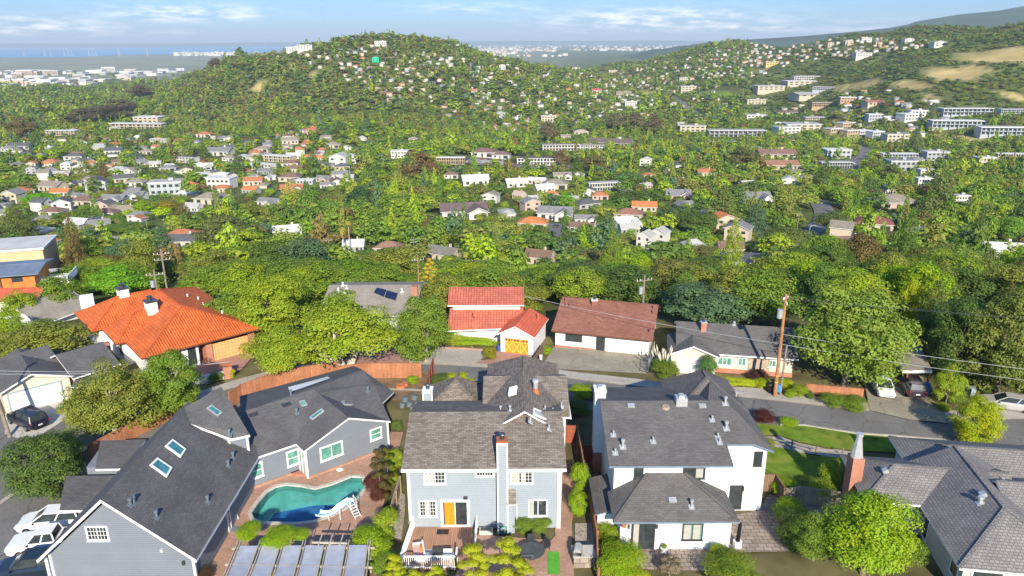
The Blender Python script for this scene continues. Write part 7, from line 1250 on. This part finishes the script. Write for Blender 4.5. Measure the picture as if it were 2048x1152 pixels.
# valley streets
def road_px(n_,pts,w,m='asphalt',name='street'):
    L_=[hit(n_,*p) for p in pts]; L_=[(p.x,p.y) for p in L_ if p is not None]
    ribbon(L_,w/2,-w/2,.35,m,name)
    for a,b_ in zip(L_[:-1],L_[1:]):
        for t_ in np.linspace(0,1,max(2,int(math.hypot(a[0]-b_[0],a[1]-b_[1])/6))): ROADS.append((a[0]+(b_[0]-a[0])*t_,a[1]+(b_[1]-a[1])*t_,w*.5+2))
ROADS=[]
road_px('A',[(600,900),(690,830),(740,790),(770,740),(860,700),(900,650),(1100,610),(1160,560),(1165,520)],8); road_px('A',[(640,700),(700,690),(860,700)],9,'concrete'); road_px('B',[(1230,610),(1290,650),(1330,690),(1300,730),(1240,760)],11); road_px('C',[(740,800),(800,700),(850,640),(900,560),(860,470)],10)
road_px('C',[(1020,330),(1060,270),(1130,200),(1130,170),(1080,150)],13); road_px('G',[(950,760),(1010,690),(1040,640)],12); road_px('G',[(0,560),(100,620),(150,660),(250,680)],16); road_px('A',[(100,330),(270,280),(330,320)],7,'concrete'); road_px('A',[(1050,240),(1150,225),(1230,240)],9); road_px('A',[(540,200),(620,180),(700,200)],8); road_px('A',[(1100,215),(1400,150)],8)
road_px('B',[(1000,270),(1280,285),(1500,260)],14); road_px('B',[(740,240),(900,250),(1000,270)],16,'concrete')
sheetpts=[hit('B',*p) for p in ((740,225),(1290,250),(1290,300),(760,265))]
mb=MB()
mb.poly([p+Vector((0,0,.6)) for p in sheetpts][::-1]); tag(mb.build('car_park','asphalt'),kind='structure')
for p in np.linspace(0,1,14): 
    for e in (0,.5,1): a=sheetpts[0].lerp(sheetpts[1],p).lerp(sheetpts[3].lerp(sheetpts[2],p),e); ROADS.append((a.x,a.y,12))
# sports field and golf green patches
for n_,pts,nm in (('A',((1900,185),(2060,170),(2080,205),(1940,215)),'school field'),('B',((0,170),(90,165),(160,190),(80,205),(0,200)),'school field'),('G',((190,535),(330,530),(400,560),(230,575)),'stadium_field')):
    P_=[hit(n_,*p) for p in pts]; mb=MB(); mb.poly([p+Vector((0,0,.8)) for p in P_][::-1]); tag(mb.build('sports_field','turf' if nm!='stadium_field' else 'lawn'),kind='structure'); c=sum(P_,Vector())/len(P_); ROADS.append((c.x,c.y,max((p-c).length for p in P_)*.8))
# parked cars in the valley car park and streets
CM={}
def mini(col,label,p,ang,group): 
    if not CM: 
        r=make_car('parked_car','x','sedan',4.6,1.85,1.5,(.5,.5,.5)); CM['r']=r; r['_o']=(0,0,0); c=r
    else: c=copy_tree(CM['r'])
    c.name='parked_car'; c.location=p; c.rotation_euler=(0,0,ang); c['label']=label; c['group']=group
    for k in c.children:
        if k.name.startswith(('body','roof')): setc(k,col)
rc_=random.Random(3)
for i in range(26):
    t_=i/26; e=rc_.choice((.2,.5,.8)); a=sheetpts[0].lerp(sheetpts[1],t_).lerp(sheetpts[3].lerp(sheetpts[2],t_),e); k=rc_.randrange(4); mini(((.7,.7,.7),(.03,.03,.04),(.35,.36,.38),(.4,.04,.03))[k],'small %s car, %s from the left in the shopping centre car park'%(('white','black','grey','red')[k],ORD[i].replace(' nearest','').replace('nearest','first')),a+Vector((0,0,.62)),1.3+rc_.uniform(-.1,.1),'cars in the shopping centre car park')
for n_,x,y,c,cn in (('A',1155,575,(.1,.2,.5),'blue car on the street left of the tan-roofed house'),('B',1265,632,(.05,.06,.08),'dark car on the cul-de-sac'),('A',830,765,(.75,.75,.75),'white car on the winding road by the cypress'),('A',800,790,(.7,.7,.72),'second white car on the winding road'),('C',1065,255,(.7,.7,.7),'white car on the climbing street at right'),('C',1040,300,(.6,.1,.08),'red car low on the climbing street at right')):
    q=hit(n_,x,y); mini(c,cn,q+Vector((0,0,.4)),1.2,'cars on valley streets')
# ---------------- woodland ----------------
for n_,kd,x,y,w,h,col,lab in (  # notable trees: crop, crown centre, width, height in crop px
('A','round',230,450,165,130,(0.21,0.48,0.03),'large bright emerald round tree at far left'),('A','round',105,345,120,80,LIM,'lime-green tree above the emerald tree at far left'),('A','round',320,175,120,90,(0.3,0.45,0.045),'round light green tree in the left valley'),('A','cone',90,580,200,260,(0.18,0.21,0.06),'broad dark conifer at the left edge'),('A','flame',840,0,0,0,None,None),
('A','round',840,495,120,110,LIM,'vivid green tree beside the golden one'),('A','round',965,490,120,85,GOLD,'golden yellow round tree'),('A','cone',1070,540,150,160,BRN,'brownish conifer right of the golden tree'),('A','cone',1690,410,110,150,(0.6,0.495,0.12),'golden-tan pyramid conifer'),('A','cone',500,280,140,130,OLI,'broad olive conifer in the left valley'),('A','cone',600,285,70,150,BRN,'thin brown conifer right of the olive one'),('A','cone',1390,240,90,160,DRK,'tall dark redwood left of the long white roof'),('A','cone',1830,240,90,200,DRK,'tall dark conifer at the school field'),('A','cone',1190,170,70,110,DRK,'dark conifer in the left valley behind the pale blue house'),('A','cone',735,130,70,110,DRK,'dark conifer below the white school'),('A','cone',215,100,70,130,DRK,'dark conifer behind the left cottages'),
('A','round',1455,510,160,110,OLI,'dome-shaped olive tree'),('A','oak',730,600,210,110,(0.195,0.3,0.045),'wide flat-topped oak above the winding road'),('A','cone',950,720,200,260,BLU,'blue-green cedar beside the winding road'),('A','euc',1300,660,300,270,(0.195,0.225,0.075),'huge mixed tree clump right of the red tiled roof'),('A','oak',330,740,230,190,GRN,'big oak right of the tan block'),('A','oak',520,800,220,180,OLI,'light oak before the winding road'),('A','oak',1100,690,120,50,(0.3,0.255,0.045),'low russet-green hedge tree before the red tiled roof'),('A','round',430,540,240,130,GRN,'oak behind the small terracotta roof'),('A','round',1430,810,210,120,(0.21,0.3,0.045),'light oak left of the slanted white roof'),('A','oak',1800,690,230,130,OLI,'oak right of the slanted white roof'),('A','euc',120,50,120,120,BRN,'brown eucalyptus at far left'),
('D','euc',480,670,220,140,(0.15,0.128,0.0675),'dark brown eucalyptus grove left of the school'),('D','euc',600,650,260,160,(0.15,0.128,0.0675),'tall eucalyptus behind the white school'),('D','euc',110,720,160,160,BRN,'eucalyptus at the far left edge'),('D','euc',700,610,180,120,(0.165,0.12,0.0675),'eucalyptus right of the grove'),('D','euc',1405,300,45,60,DRK,'lone tree standing on the hill shoulder skyline'),('D','euc',1260,370,90,70,(0.195,0.135,0.075),'reddish-brown tree clump on the left shoulder'),('D','euc',820,520,130,90,(0.18,0.12,0.0675),'brown eucalyptus at the foot of the hill'),
('D','round',850,600,80,70,LIM,'bright tree at the foot of the hill'),('E','cone',215,210,40,40,DRK,'dark tree on the very top of the central hill'),
('B','euc',480,270,200,200,(0.21,0.15,0.06),'big brownish spreading eucalyptus left of centre'),('B','oak',120,420,170,170,(0.075,0.15,0.0525),'dark spreading tree with visible trunk left of centre'),('B','round',1315,460,120,140,(0.21,0.495,0.03),'vivid emerald tree in the middle distance'),('B','cone',1565,620,170,240,(0.165,0.255,0.09),'broad light cedar right of the cul-de-sac'),('B','euc',960,640,190,260,(0.3,0.36,0.075),'stand of tall thin light trees in the centre'),('B','cone',905,690,70,230,(0.285,0.36,0.075),'left spire of the tall thin trees in the centre'),('B','cone',1010,650,70,230,(0.255,0.33,0.075),'right spire of the tall thin trees in the centre'),
('B','round',1670,330,110,90,(0.195,0.405,0.105),'fresh blue-green round tree'),('B','oak',1720,420,260,150,DRK,'wide dark oak below the fresh green tree'),('B','euc',1300,220,100,110,(0.255,0.165,0.09),'brown-pink tree by the car park'),('B','cone',1390,260,90,130,DRK,'dark conifer right of the car park'),('B','cone',980,260,90,100,BRN,'brown conifer before the shopping centre'),('B','euc',1490,250,200,110,(0.225,0.18,0.075),'brown eucalyptus row right of the car park'),('E','euc',1620,700,120,200,(0.195,0.165,0.0825),'tall eucalyptus with pale trunk behind the brown hall'),('E','euc',1720,690,130,210,(0.21,0.173,0.0825),'second tall eucalyptus behind the brown hall'),('E','euc',1830,710,110,200,(0.18,0.143,0.075),'third darker eucalyptus behind the brown hall'),
('E','euc',1230,760,110,160,(0.21,0.165,0.09),'brown tree left of the long brown-roofed building'),('E','round',1130,850,70,60,(0.15,0.48,0.075),'vivid small tree left of the long brown building'),('B','round',1900,560,120,90,GRN,None),('B','oak',1990,520,220,190,(0.135,0.21,0.045),'large oak right of the orange-tan roof'),('B','oak',1900,820,1,1,None,None),
('C','cone',310,470,210,260,(0.195,0.255,0.06),'tall broad redwood at right of centre'),('C','round',1110,425,160,110,(0.3,0.42,0.045),'light green round tree left of the curved house'),('C','round',1110,500,120,80,LIM,'lime tree just below the light round tree'),('C','euc',410,210,150,140,(0.18,0.18,0.06),'round brownish tree left of the red-brown roofs'),('C','euc',1180,270,130,120,(0.18,0.195,0.0675),'brownish tree right of the climbing street'),('C','euc',1290,310,130,130,(0.15,0.18,0.06),'dark dome tree right of the climbing street'),('C','cone',900,300,130,170,DRK,'dark conifer left of the climbing street'),('C','cone',1430,100,80,230,(0.15,0.21,0.075),'tall narrow poplar-like tree below the balcony apartments'),('G','cone',1520,640,60,130,(0.18,0.24,0.075),'narrow tall tree left of the terrace row'),
('C','oak',160,550,230,200,(0.135,0.21,0.045),'big oak left of the redwood'),('C','cone',500,560,190,220,BLU,'weeping blue-green conifer left of the cream gabled house'),('C','oak',690,640,260,220,(0.195,0.24,0.06),'oak right of the cream gabled house'),('C','oak',940,560,190,200,(0.15,0.195,0.0525),'oak over the dark road'),('C','cone',1560,420,220,330,(0.18,0.225,0.06),'tall broad conifer at the right'),('C','cone',1620,650,260,400,(0.195,0.255,0.045),'very tall light conifer at the right'),('C','oak',1980,600,220,220,(0.225,0.39,0.045),'bright green broad tree at the right edge'),('C','oak',1080,760,330,230,(0.12,0.195,0.045),'very wide dark oak at right centre'),('C','cone',1790,620,120,240,(0.135,0.195,0.06),None),('C','round',190,740,190,120,(0.255,0.24,0.075),'khaki round tree left of the brown roof'),
(9,'oak',860,130,300,200,(0.12,0.195,0.0375),'dark oak behind the very large oak'),(9,'cone',1120,130,330,420,(0.225,0.27,0.0525),'tall ragged conifer behind the carport'),(9,'cone',1400,200,300,420,(0.195,0.24,0.0525),'second ragged conifer at the right edge'),(9,'round',900,490,160,110,YEL,'yellow-green bush tree behind the carport'),(9,'round',1020,470,90,80,YEL,'smaller yellow-green tree right of it'),(9,'oak',350,190,260,200,(0.135,0.225,0.045),'oak left above the very large oak'),(9,'oak',130,150,260,200,(0.165,0.255,0.045),'oak above the tall utility pole'),
(8,'cone',1100,350,330,330,(0.195,0.315,0.0525),'light feathery conifer right of the brown roof'),(8,'round',780,190,160,220,LIM,'bright lime egg-shaped tree behind the brown roof'),(8,'oak',330,120,220,200,OLI,'olive oak behind the long red tiled roof'),(8,'cone',480,200,150,220,BRN,'slim brownish conifer behind the brown roof'),(8,'oak',580,350,420,120,(0.21,0.375,0.03),'long bright hedge-like oak directly behind the brown roof'),(8,'oak',150,300,300,220,GRN,'green oak between red tiled and brown roofs'),(8,'oak',1550,400,330,300,(0.15,0.225,0.045),'oak left of the tall utility pole'),(8,'oak',1240,200,260,150,(0.15,0.21,0.045),'oak between feathery conifer and blue house'),
(7,'oak',300,330,420,320,BRI,'big bright oak left of the taupe roof'),(7,'oak',750,150,420,220,(0.195,0.33,0.03),'wide bright oak behind the taupe roof'),(7,'oak',1040,200,330,150,(0.195,0.33,0.03),'bright oak right behind the taupe roof'),(7,'col',1350,170,90,220,(0.21,0.33,0.03),'narrow green cypress left of the long red roof'),(7,'flame',1255,230,90,200,(0.6,0.45,0.045),'orange-yellow slim tree by the dark red-brown pole'),(7,'oak',140,190,300,160,OLI,'olive oak behind the villa right corner'),(7,'oak',1640,260,300,120,(0.225,0.345,0.045),'oak directly behind the long red roof'),(7,'col',1415,190,80,180,DRK,'dark cypress left of the yellow palm'),
(6,'oak',800,460,330,160,(0.225,0.45,0.03),'bright green trees left behind the villa'),(6,'oak',380,540,300,200,GRN,'oak in front of the brown shingle roof'),(6,'oak',620,300,200,150,OLI,None),(6,'oak',1100,370,260,130,OLI,'low oak behind the villa ridge'),(6,'oak',1350,330,230,130,GRN,None),(6,'oak',880,320,160,120,BLU,'blue-green oak left of the villa pole'),
(7,'oak',1,1,1,1,None,None)):
    if col is None: continue
    s_=CR[n_][2]; q=None
    hm=6.
    for _ in range(4):
        q=hit(n_,x,y,hm*.55)
        while q is None: y+=4; q=hit(n_,x,y,hm*.55)
        Z_=pj(q.x,q.y,q.z)[2]; hm=max(2.5,min(30.,h/s_/F*Z_*.95))
    wm=w/s_/F*Z_*1.22; hm=max(3. if q.y>200 else 6.5,min(26.,hm-(.15*wm if kd in('oak','round') else 0))); lod='hi' if Z_<330 else 'mid'
    o=tree(kd,q-Vector((0,0,.2)),wm,hm,col,lab,lod,rnd.randrange(3)); TPX.append((q.x,q.y,wm*.4))
    px,py,_z=pj(q.x,q.y,q.z+hm*.5)
    if q.y>200: HPXB.append((px,py,wm*.36/_z*F,5,q.y-wm*.3))
    if lab is None: AUTO2=globals().setdefault('AUTO2',[]); AUTO2.append((o,'green oak',px,py))
AUTO2=globals().setdefault('AUTO2',[])
NT=sum(1 for o in COL.objects if o.parent is None and o.get('category') in('tree','conifer','cypress'))
HBH=np.array([b_ for b_ in HPXB if b_[3]!=5]); HA=np.array(HL); RA=np.array([r_[:3] for r_ in ROADS]); TA=np.array(TPX); HB=np.array(HPXB)
NEARP=[(-60,56,0,93)]
def spacing(y): return float(np.interp(y,[90,250,500,1000,2000,3500],[7.6,9.6,10.2,11.8,14.5,26]))
rng=np.random.default_rng(7); PTS=[]
y=80.
while y<3500:
    sp=spacing(y); xs=np.arange(-.80*y-10,.80*y+10,sp); xs=xs+rng.uniform(-.42,.42,len(xs))*sp; yy=y+rng.uniform(-.42,.42,len(xs))*sp
    PTS.append(np.stack([xs,yy],1)); y+=sp*.95
PT_=np.concatenate(PTS); gz=G(PT_[:,0],PT_[:,1]); zz=gz-CH; Zc=PT_[:,1]*math.cos(PT)-zz*math.sin(PT); pxs=1024+F*PT_[:,0]/Zc; pys=576-F*(PT_[:,1]*math.sin(PT)+zz*math.cos(PT))/Zc
ok=(pxs>-40)&(pxs<2090)
LOW=np.zeros(len(PT_),bool); LOWH=LOW.copy(); dr=dryw(PT_[:,0],PT_[:,1]); ok&=~(dr>.22+.25*rng.random(len(dr)))
for i in range(0,len(PT_),4000):
    b_=PT_[i:i+4000]
    if len(HA): ok[i:i+4000]&=~((np.hypot(b_[:,None,0]-HA[None,:,0],b_[:,None,1]-HA[None,:,1])<HA[None,:,2]+1.5).any(1))
    ok[i:i+4000]&=~((np.hypot(b_[:,None,0]-RA[None,:,0],b_[:,None,1]-RA[None,:,1])<RA[None,:,2]).any(1))
    ok[i:i+4000]&=~((np.hypot(b_[:,None,0]-TA[None,:,0],b_[:,None,1]-TA[None,:,1])<TA[None,:,2]*.8).any(1))
    # keep the sight line to measured houses open: no tall tree just in front of them
    px_,py_,yb=pxs[i:i+4000],pys[i:i+4000],b_[:,1]; top=py_-9.5/Zc[i:i+4000]*F
    blk=(np.abs(px_[:,None]-HB[None,:,0])<HB[None,:,2]+3.0/Zc[i:i+4000][:,None]*F)&(yb[:,None]<HB[None,:,4])&(top[:,None]<HB[None,:,1]+2)&(py_[:,None]>HB[None,:,1]-4)
    LOW[i:i+4000]=blk.any(1)&(rng.random(len(b_))<.5)
    blh=(np.abs(px_[:,None]-HBH[None,:,0])<HBH[None,:,2]+3.0/Zc[i:i+4000][:,None]*F)&(yb[:,None]<HBH[None,:,4])&(yb[:,None]>100)&(top[:,None]<HBH[None,:,1]+2)&(py_[:,None]>HBH[None,:,1]-4)
    LOWH[i:i+4000]=blh.any(1)&(rng.random(len(b_))<.9)
# near zone: plots, drives and the street stay free
for x0,x1,y0,y1 in ((-62,-26,56,84),(-58,-27,84,102),(-27,-10.5,56,103),(-10.5,5,56,93),(4,20.5,56,96.5),(17,33,56,88),(33,70,56,76),(38,50,56,88),(-70,-52,80,97),(-95,-54,90,117)): ok&=~((PT_[:,0]>x0)&(PT_[:,0]<x1)&(PT_[:,1]>y0)&(PT_[:,1]<y1))
ok&=~((PT_[:,1]<92)&(PT_[:,0]<-26))
# suburbs on the valley floor are more open
sub=((PT_[:,1]>250)&(PT_[:,1]<1000)&(pxs<650))|((PT_[:,1]>1000)&(PT_[:,1]<2200)&(pxs>900)&(pxs<1600)&(pys>100))
ok&=~(sub&(rng.random(len(ok))<.12)); ok&=~((PT_[:,1]>2450)&(pxs<1000)&(rng.random(len(ok))<.93))
idx=np.where(ok)[0]; idx=idx[np.argsort(Zc[idx])]
PAL=[GRN,BRI,OLI,DRK,(.24,.34,.035),(.25,.26,.06),BLU,LIM,BRN,(.31,.40,.035),(.15,.25,.04),(.28,.36,.055)]; PN=['green','bright green','olive','dark green','mid green','khaki','blue-green','lime','brownish','light green','deep green','pale green']
st={'lo':[],'tiny':[],'dot':[]}; budget=max(0,288-NT); cnt=0
lowarr={}
for i in idx:
    x,y=PT_[i]; z=gz[i]; px,py=pxs[i],pys[i]
    scrub=(px>1500 and y>850 and py<235) or (px>1200 and y>1500 and 1640<px)
    hillw=(350<px<900 and 900<y<1900)
    wts=[.16,.09,.15,.19,.10,.08,.06,.02,.05,.03,.12,.03] if not scrub else [.1,.02,.2,.3,.02,.15,.05,0,.05,0,.1,.01]
    if hillw: wts=[.12,.02,.2,.22,.06,.16,.06,.0,.1,.01,.05,0]
    wts=np.array(wts)/sum(wts); ci=rng.choice(12,p=wts); kd=rng.choice(['oak','round','cone','euc','open','flame'],p=[.41,.41,.08,.05,.03,.02]) if not scrub else rng.choice(['oak','round','shrub'],p=[.3,.3,.4])
    w=rng.uniform(8.5,14.5) if kd in('oak','round','open') else (rng.uniform(4,7) if kd in('cone','flame') else rng.uniform(7,11)); h={'oak':rng.uniform(6.5,9.5),'round':rng.uniform(7,10.5),'open':rng.uniform(7,10),'cone':rng.uniform(10,19),'euc':rng.uniform(12,18),'flame':rng.uniform(8,13),'shrub':3.}[kd]
    if scrub: w=rng.uniform(7,12); h=rng.uniform(3,6)
    if y<135:
        if kd in('cone','euc','flame') and x<25: kd='oak'; w=8.
        h=min(h,6.2 if x<20 else 8); w*=.95
        if x<0: ci=(0,1,4,2)[int(rng.integers(4))]
    if (LOW[i] and y>165) or LOWH[i]: h=min(h,rng.uniform(2.6,4.4)); w=min(w,rng.uniform(4.5,7.5)); kd='shrub' if y<400 else 'round'
    if y>700: w*=.85; h*=.88
    if y>1000: w*=rng.uniform(1.1,1.8); h*=rng.uniform(.75,1.55)
    if y>2500: w*=1.5
    if cnt<budget:
        o=tree(kd,Vector((x,y,z-.2)),w,h,PAL[ci],None,'hi' if Zc[i]<230 else 'mid',int(rng.integers(3))); nmk={'oak':'oak','round':'round tree','open':'open-crowned tree','cone':'conifer','euc':'tall eucalyptus','flame':'upright tree','shrub':'bush'}[kd]; a_,b_,_=pj(x,y,z+h*.5); AUTO2.append((o,PN[ci]+' '+nmk,a_,b_)); cnt+=1
    else: st['lo' if y<500 else ('tiny' if y<1150 else 'dot')].append((x,y,z-.3,w,h,ci,kd))
autolabel(AUTO2)
VV=[];TT=[]
for lod,L_ in st.items():
    for kd in set(t[6] for t in L_):
        A_=[crown_np(hash_(kd)+v,KINDS[kd][1],{'lo':40,'tiny':20,'dot':11}[lod],*LOD[lod])[0] for v in range(3)]
        for k,(x,y,z,w,h,ci,_) in enumerate([t for t in L_ if t[6]==kd]):
            a=(x*3.7+y*1.3)%6.283; c,s_=math.cos(a),math.sin(a); Vv=A_[k%3]; o=np.empty_like(Vv); o[:,0]=x+(Vv[:,0]*c-Vv[:,1]*s_)*w; o[:,1]=y+(Vv[:,0]*s_+Vv[:,1]*c)*w; o[:,2]=z+Vv[:,2]*h; VV.append(o.astype(np.float32)); TT.append(np.repeat(np.array([PAL[ci]],np.float32)*(.98+.35*((x*7+y*3)%1.))*(.92 if y>900 else 1.),len(Vv),0))
VV=np.concatenate(VV); TT=np.concatenate(TT); me=fastmesh('woodland',VV,np.arange(len(VV)).reshape(-1,4),['stuff_leaf'],('tint',TT)); o=bpy.data.objects.new('woodland',me); COL.objects.link(o); tag(o,'mixed green woodland and garden trees covering the valley and hills in the distance','woodland',kind='stuff')
print('trees',NT,cnt,'stuff faces',len(VV)//4,'houses',NIND,'stuff houses',len(SB))
stuffhouses(SB,'distant_houses','pale distant houses scattered over the hillsides and skyline ridges')
# ---------------- flats, bay, far shore, mountains ----------------
rnd=random.Random(5)
def far_box(name,label,n_,x,y,wpx,hm,col,group=None,dm=40,cat='building',rc=None):
    q=hit(n_,x,y); 
    if q is None or q.y<2250 or (q.z>-80): return
    Z_=pj(q.x,q.y,q.z)[2]; w=wpx/CR[n_][2]/F*Z_; fr=Fr((q.x,q.y,q.z),R(rnd.uniform(-6,6))); r=thing(name,label,cat,tuple(q),group); setc(MB().box(fr,-w/2,w/2,0,dm,-2,hm).build('wall','obj_wall',r),col); setc(MB().box(fr,-w/2-.5,w/2+.5,-.5,dm+.5,hm,hm+1.2).build('roof','obj_wall',r),rc or (.72,.72,.72)); 
    if hm>16:
        for k in range(int(hm//5)): MB().box(fr,-w/2+2,w/2-2,-.3,0,2+k*5,4+k*5).build('window_band','glass',r)
for n_,x,y,w,h,c,lab in (('D',145,455,95,28,PNK,'pinkish office tower with dark bands at far left on the flats'),('D',100,455,60,18,PNK,'lower wing left of the pinkish office tower'),('D',190,455,60,24,PNK,'right wing of the pinkish office tower'),('D',245,440,60,20,CRE,'cream office block left of the twin'),('D',300,442,80,20,CRE,'wider cream office block on the flats'),('D',80,492,110,12,PNK,'low pink industrial building at far left'),('D',550,430,100,14,WHT,'white research building on the flats'),('D',635,422,80,22,WHT,'taller white research building on the flats'),('D',230,485,130,9,BLW,'blue-sided warehouse on the flats'),('D',360,480,90,9,(.2,.35,.6),'bright blue-sided warehouse on the flats'),('D',320,468,120,8,WHT,'long white warehouse behind the blue one'),('E',1028,300,9,75,WHT,'lone pale tower in the far town')): far_box('office_building' if h>10 else 'warehouse',lab,n_,x,y,w,h,c)
for i in range(150):
    x=rnd.uniform(-10,1080); y=rnd.uniform(418,575) if x<700 else rnd.uniform(412,470)
    if y>565-max(0,x-150)*.16: continue
    cw=rnd.choice([WHT,WHT,CRE,GRY]); far_box('warehouse','low %s flat-roofed warehouse on the flats before the marsh, %s third'%({WHT:'white',CRE:'cream',GRY:'grey'}[cw],'left' if x<360 else ('middle' if x<720 else 'right')),'D',x,y,rnd.uniform(22,80),rnd.uniform(6,11),cw,'warehouses on the flats',rnd.uniform(40,90),'warehouse',rnd.choice([(.55,.55,.54),(.45,.45,.44),(.6,.59,.55)]))
V_=[];SB2=[]
for i in range(420):
    x=rnd.gauss(480,190) if rnd.random()<.6 else rnd.gauss(860,170); y=rnd.uniform(292,332) if i%3 else rnd.uniform(296,318)
    if x<250: continue
    q=hit('E',x,y); 
    if q is None or q.y<2600: continue
    SB2.append((q,rnd.uniform(1.3,3.6)*q.y/6500,rnd.uniform(-.4,.4),WR,rnd.choice([WHT,WHT,CRE,PNK]),'flat'))
for i in range(130):
    q=hit('D',rnd.uniform(1020,1420),rnd.uniform(312,328)); 
    if q and q.y>4000: SB2.append((q,rnd.uniform(2,5),rnd.uniform(-.4,.4),WR,WHT,'flat'))
for i in range(260):
    q=hit('E',rnd.uniform(600,2048),rnd.uniform(262,300)); 
    if q and q.y>5000: SB2.append((q,rnd.uniform(2,5),0,WR,rnd.choice([WHT,CRE]),'flat'))
stuffhouses(SB2,'distant_town','hazy white town blocks on the plain beyond the hills')
def farsheet(name,n_,pts,z,m): return tag((lambda mb:mb.poly([P(n_,*p,z) for p in pts]) and mb.build(name,m))(MB()),kind='structure')
farsheet('bay','D',[(-1500,340),(420,337),(700,322),(950,318),(1300,312),(1700,300),(2300,276),(1700,270),(800,272),(-1500,276)],-99.,'bay_water')
for i in range(11):
    x=(140,265,300,380,402,422,525,545,562,700,865)[i]; q=hit('D',x,330); r=thing('power_pylon','%s thin lattice power pylon from the left along the bay'%ORD[i].replace(' nearest','').replace('nearest','first'),'pylon',tuple(q),'pylons along the bay'); H_=85; mb=MB()
    for a,b_ in ((-8,-8),(8,-8),(8,8),(-8,8)): mb.tube([q+Vector((a,b_,0)),q+Vector((0,0,H_))],[1.2,.8],4)
    mb.bar(q+Vector((-14,0,H_*.8)),q+Vector((14,0,H_*.8)),1.4,1.4); mb.bar(q+Vector((-11,0,H_*.92)),q+Vector((11,0,H_*.92)),1.4,1.4); mb.build('lattice','pale_metal',r)
def ridge(name,pts,Y0,depth,m):
    V_=[];n_=0; xs=np.linspace(pts[0][0],pts[-1][0],160); rg=np.random.default_rng(3); J=7
    for j in range(J):
        t=j/(J-1); 
        for x in xs:
            yp=np.interp(x,[p[0] for p in pts],[p[1] for p in pts]); top=CH+Y0*(84-yp)/1490.; env=math.sin(math.pi*t)**.7; wob=(math.sin(x/23.+j*1.7)*.5+math.sin(x/9.+j*2.9)*.3)*18*env*(0 if j==J//2 else 1)
            V_.append(((x-1024)/1568*(Y0),Y0+(t-.5)*depth,-101+(top+101)*env+wob*.7))
    V_=np.array(V_); I_=np.arange(len(V_)).reshape(J,len(xs)); Q=np.stack([I_[:-1,:-1],I_[:-1,1:],I_[1:,1:],I_[1:,:-1]],-1).reshape(-1,4); me=fastmesh(name,V_,Q,[m]); me.polygons.foreach_set('use_smooth',[True]*len(Q)); o=bpy.data.objects.new(name,me); COL.objects.link(o); tag(o,kind='structure')
ridge('mountain',[(1280,118),(1320,103),(1400,90),(1500,83),(1600,78),(1640,75),(1706,70),(1760,66),(1800,60),(1860,50),(1910,40),(1985,34),(2048,24),(2200,15),(2500,40)],6000,2600,'mountain')
ridge('far_hills',[(-900,90),(0,84),(300,86),(560,84),(700,86),(900,84),(1300,84),(1500,86)],30000,9000,'mountain')
# haze: one closed box of thin even air
mb=MB(); mb.box(f0,-48000,48000,-900,60000,-104,330); me_=bpy.data.materials.new('haze'); me_.use_nodes=True; n=me_.node_tree.nodes; n.remove(n['Principled BSDF']); pv=n.new('ShaderNodeVolumePrincipled'); pv.inputs['Color'].default_value=(.72,.86,1,1); pv.inputs['Density'].default_value=6e-5; me_.node_tree.links.new(pv.outputs[0],n['Material Output'].inputs['Volume']); MT['haze']=me_
tag(mb.build('haze','haze'),kind='stuff')
for o in COL.objects:
    if '_o' in o: del o['_o']
for o in list(COL.objects):
    if o.get('label') is None and o.get('category') and o.parent is None: print('NOLABEL',o.name)

for o in list(COL.objects):
    l_=o.get('label')
    if o.parent is None and l_:
        w_=l_.split()
        for dw in ('the','small','a','very','of','and','with','just'):
            while len(w_)>16 and dw in w_[1:]: w_.pop(len(w_)-1-w_[::-1].index(dw))
        if len(w_)<4: w_=['mid-distance']+w_+['in','the','valley']
        o['label']=' '.join(w_[:16])
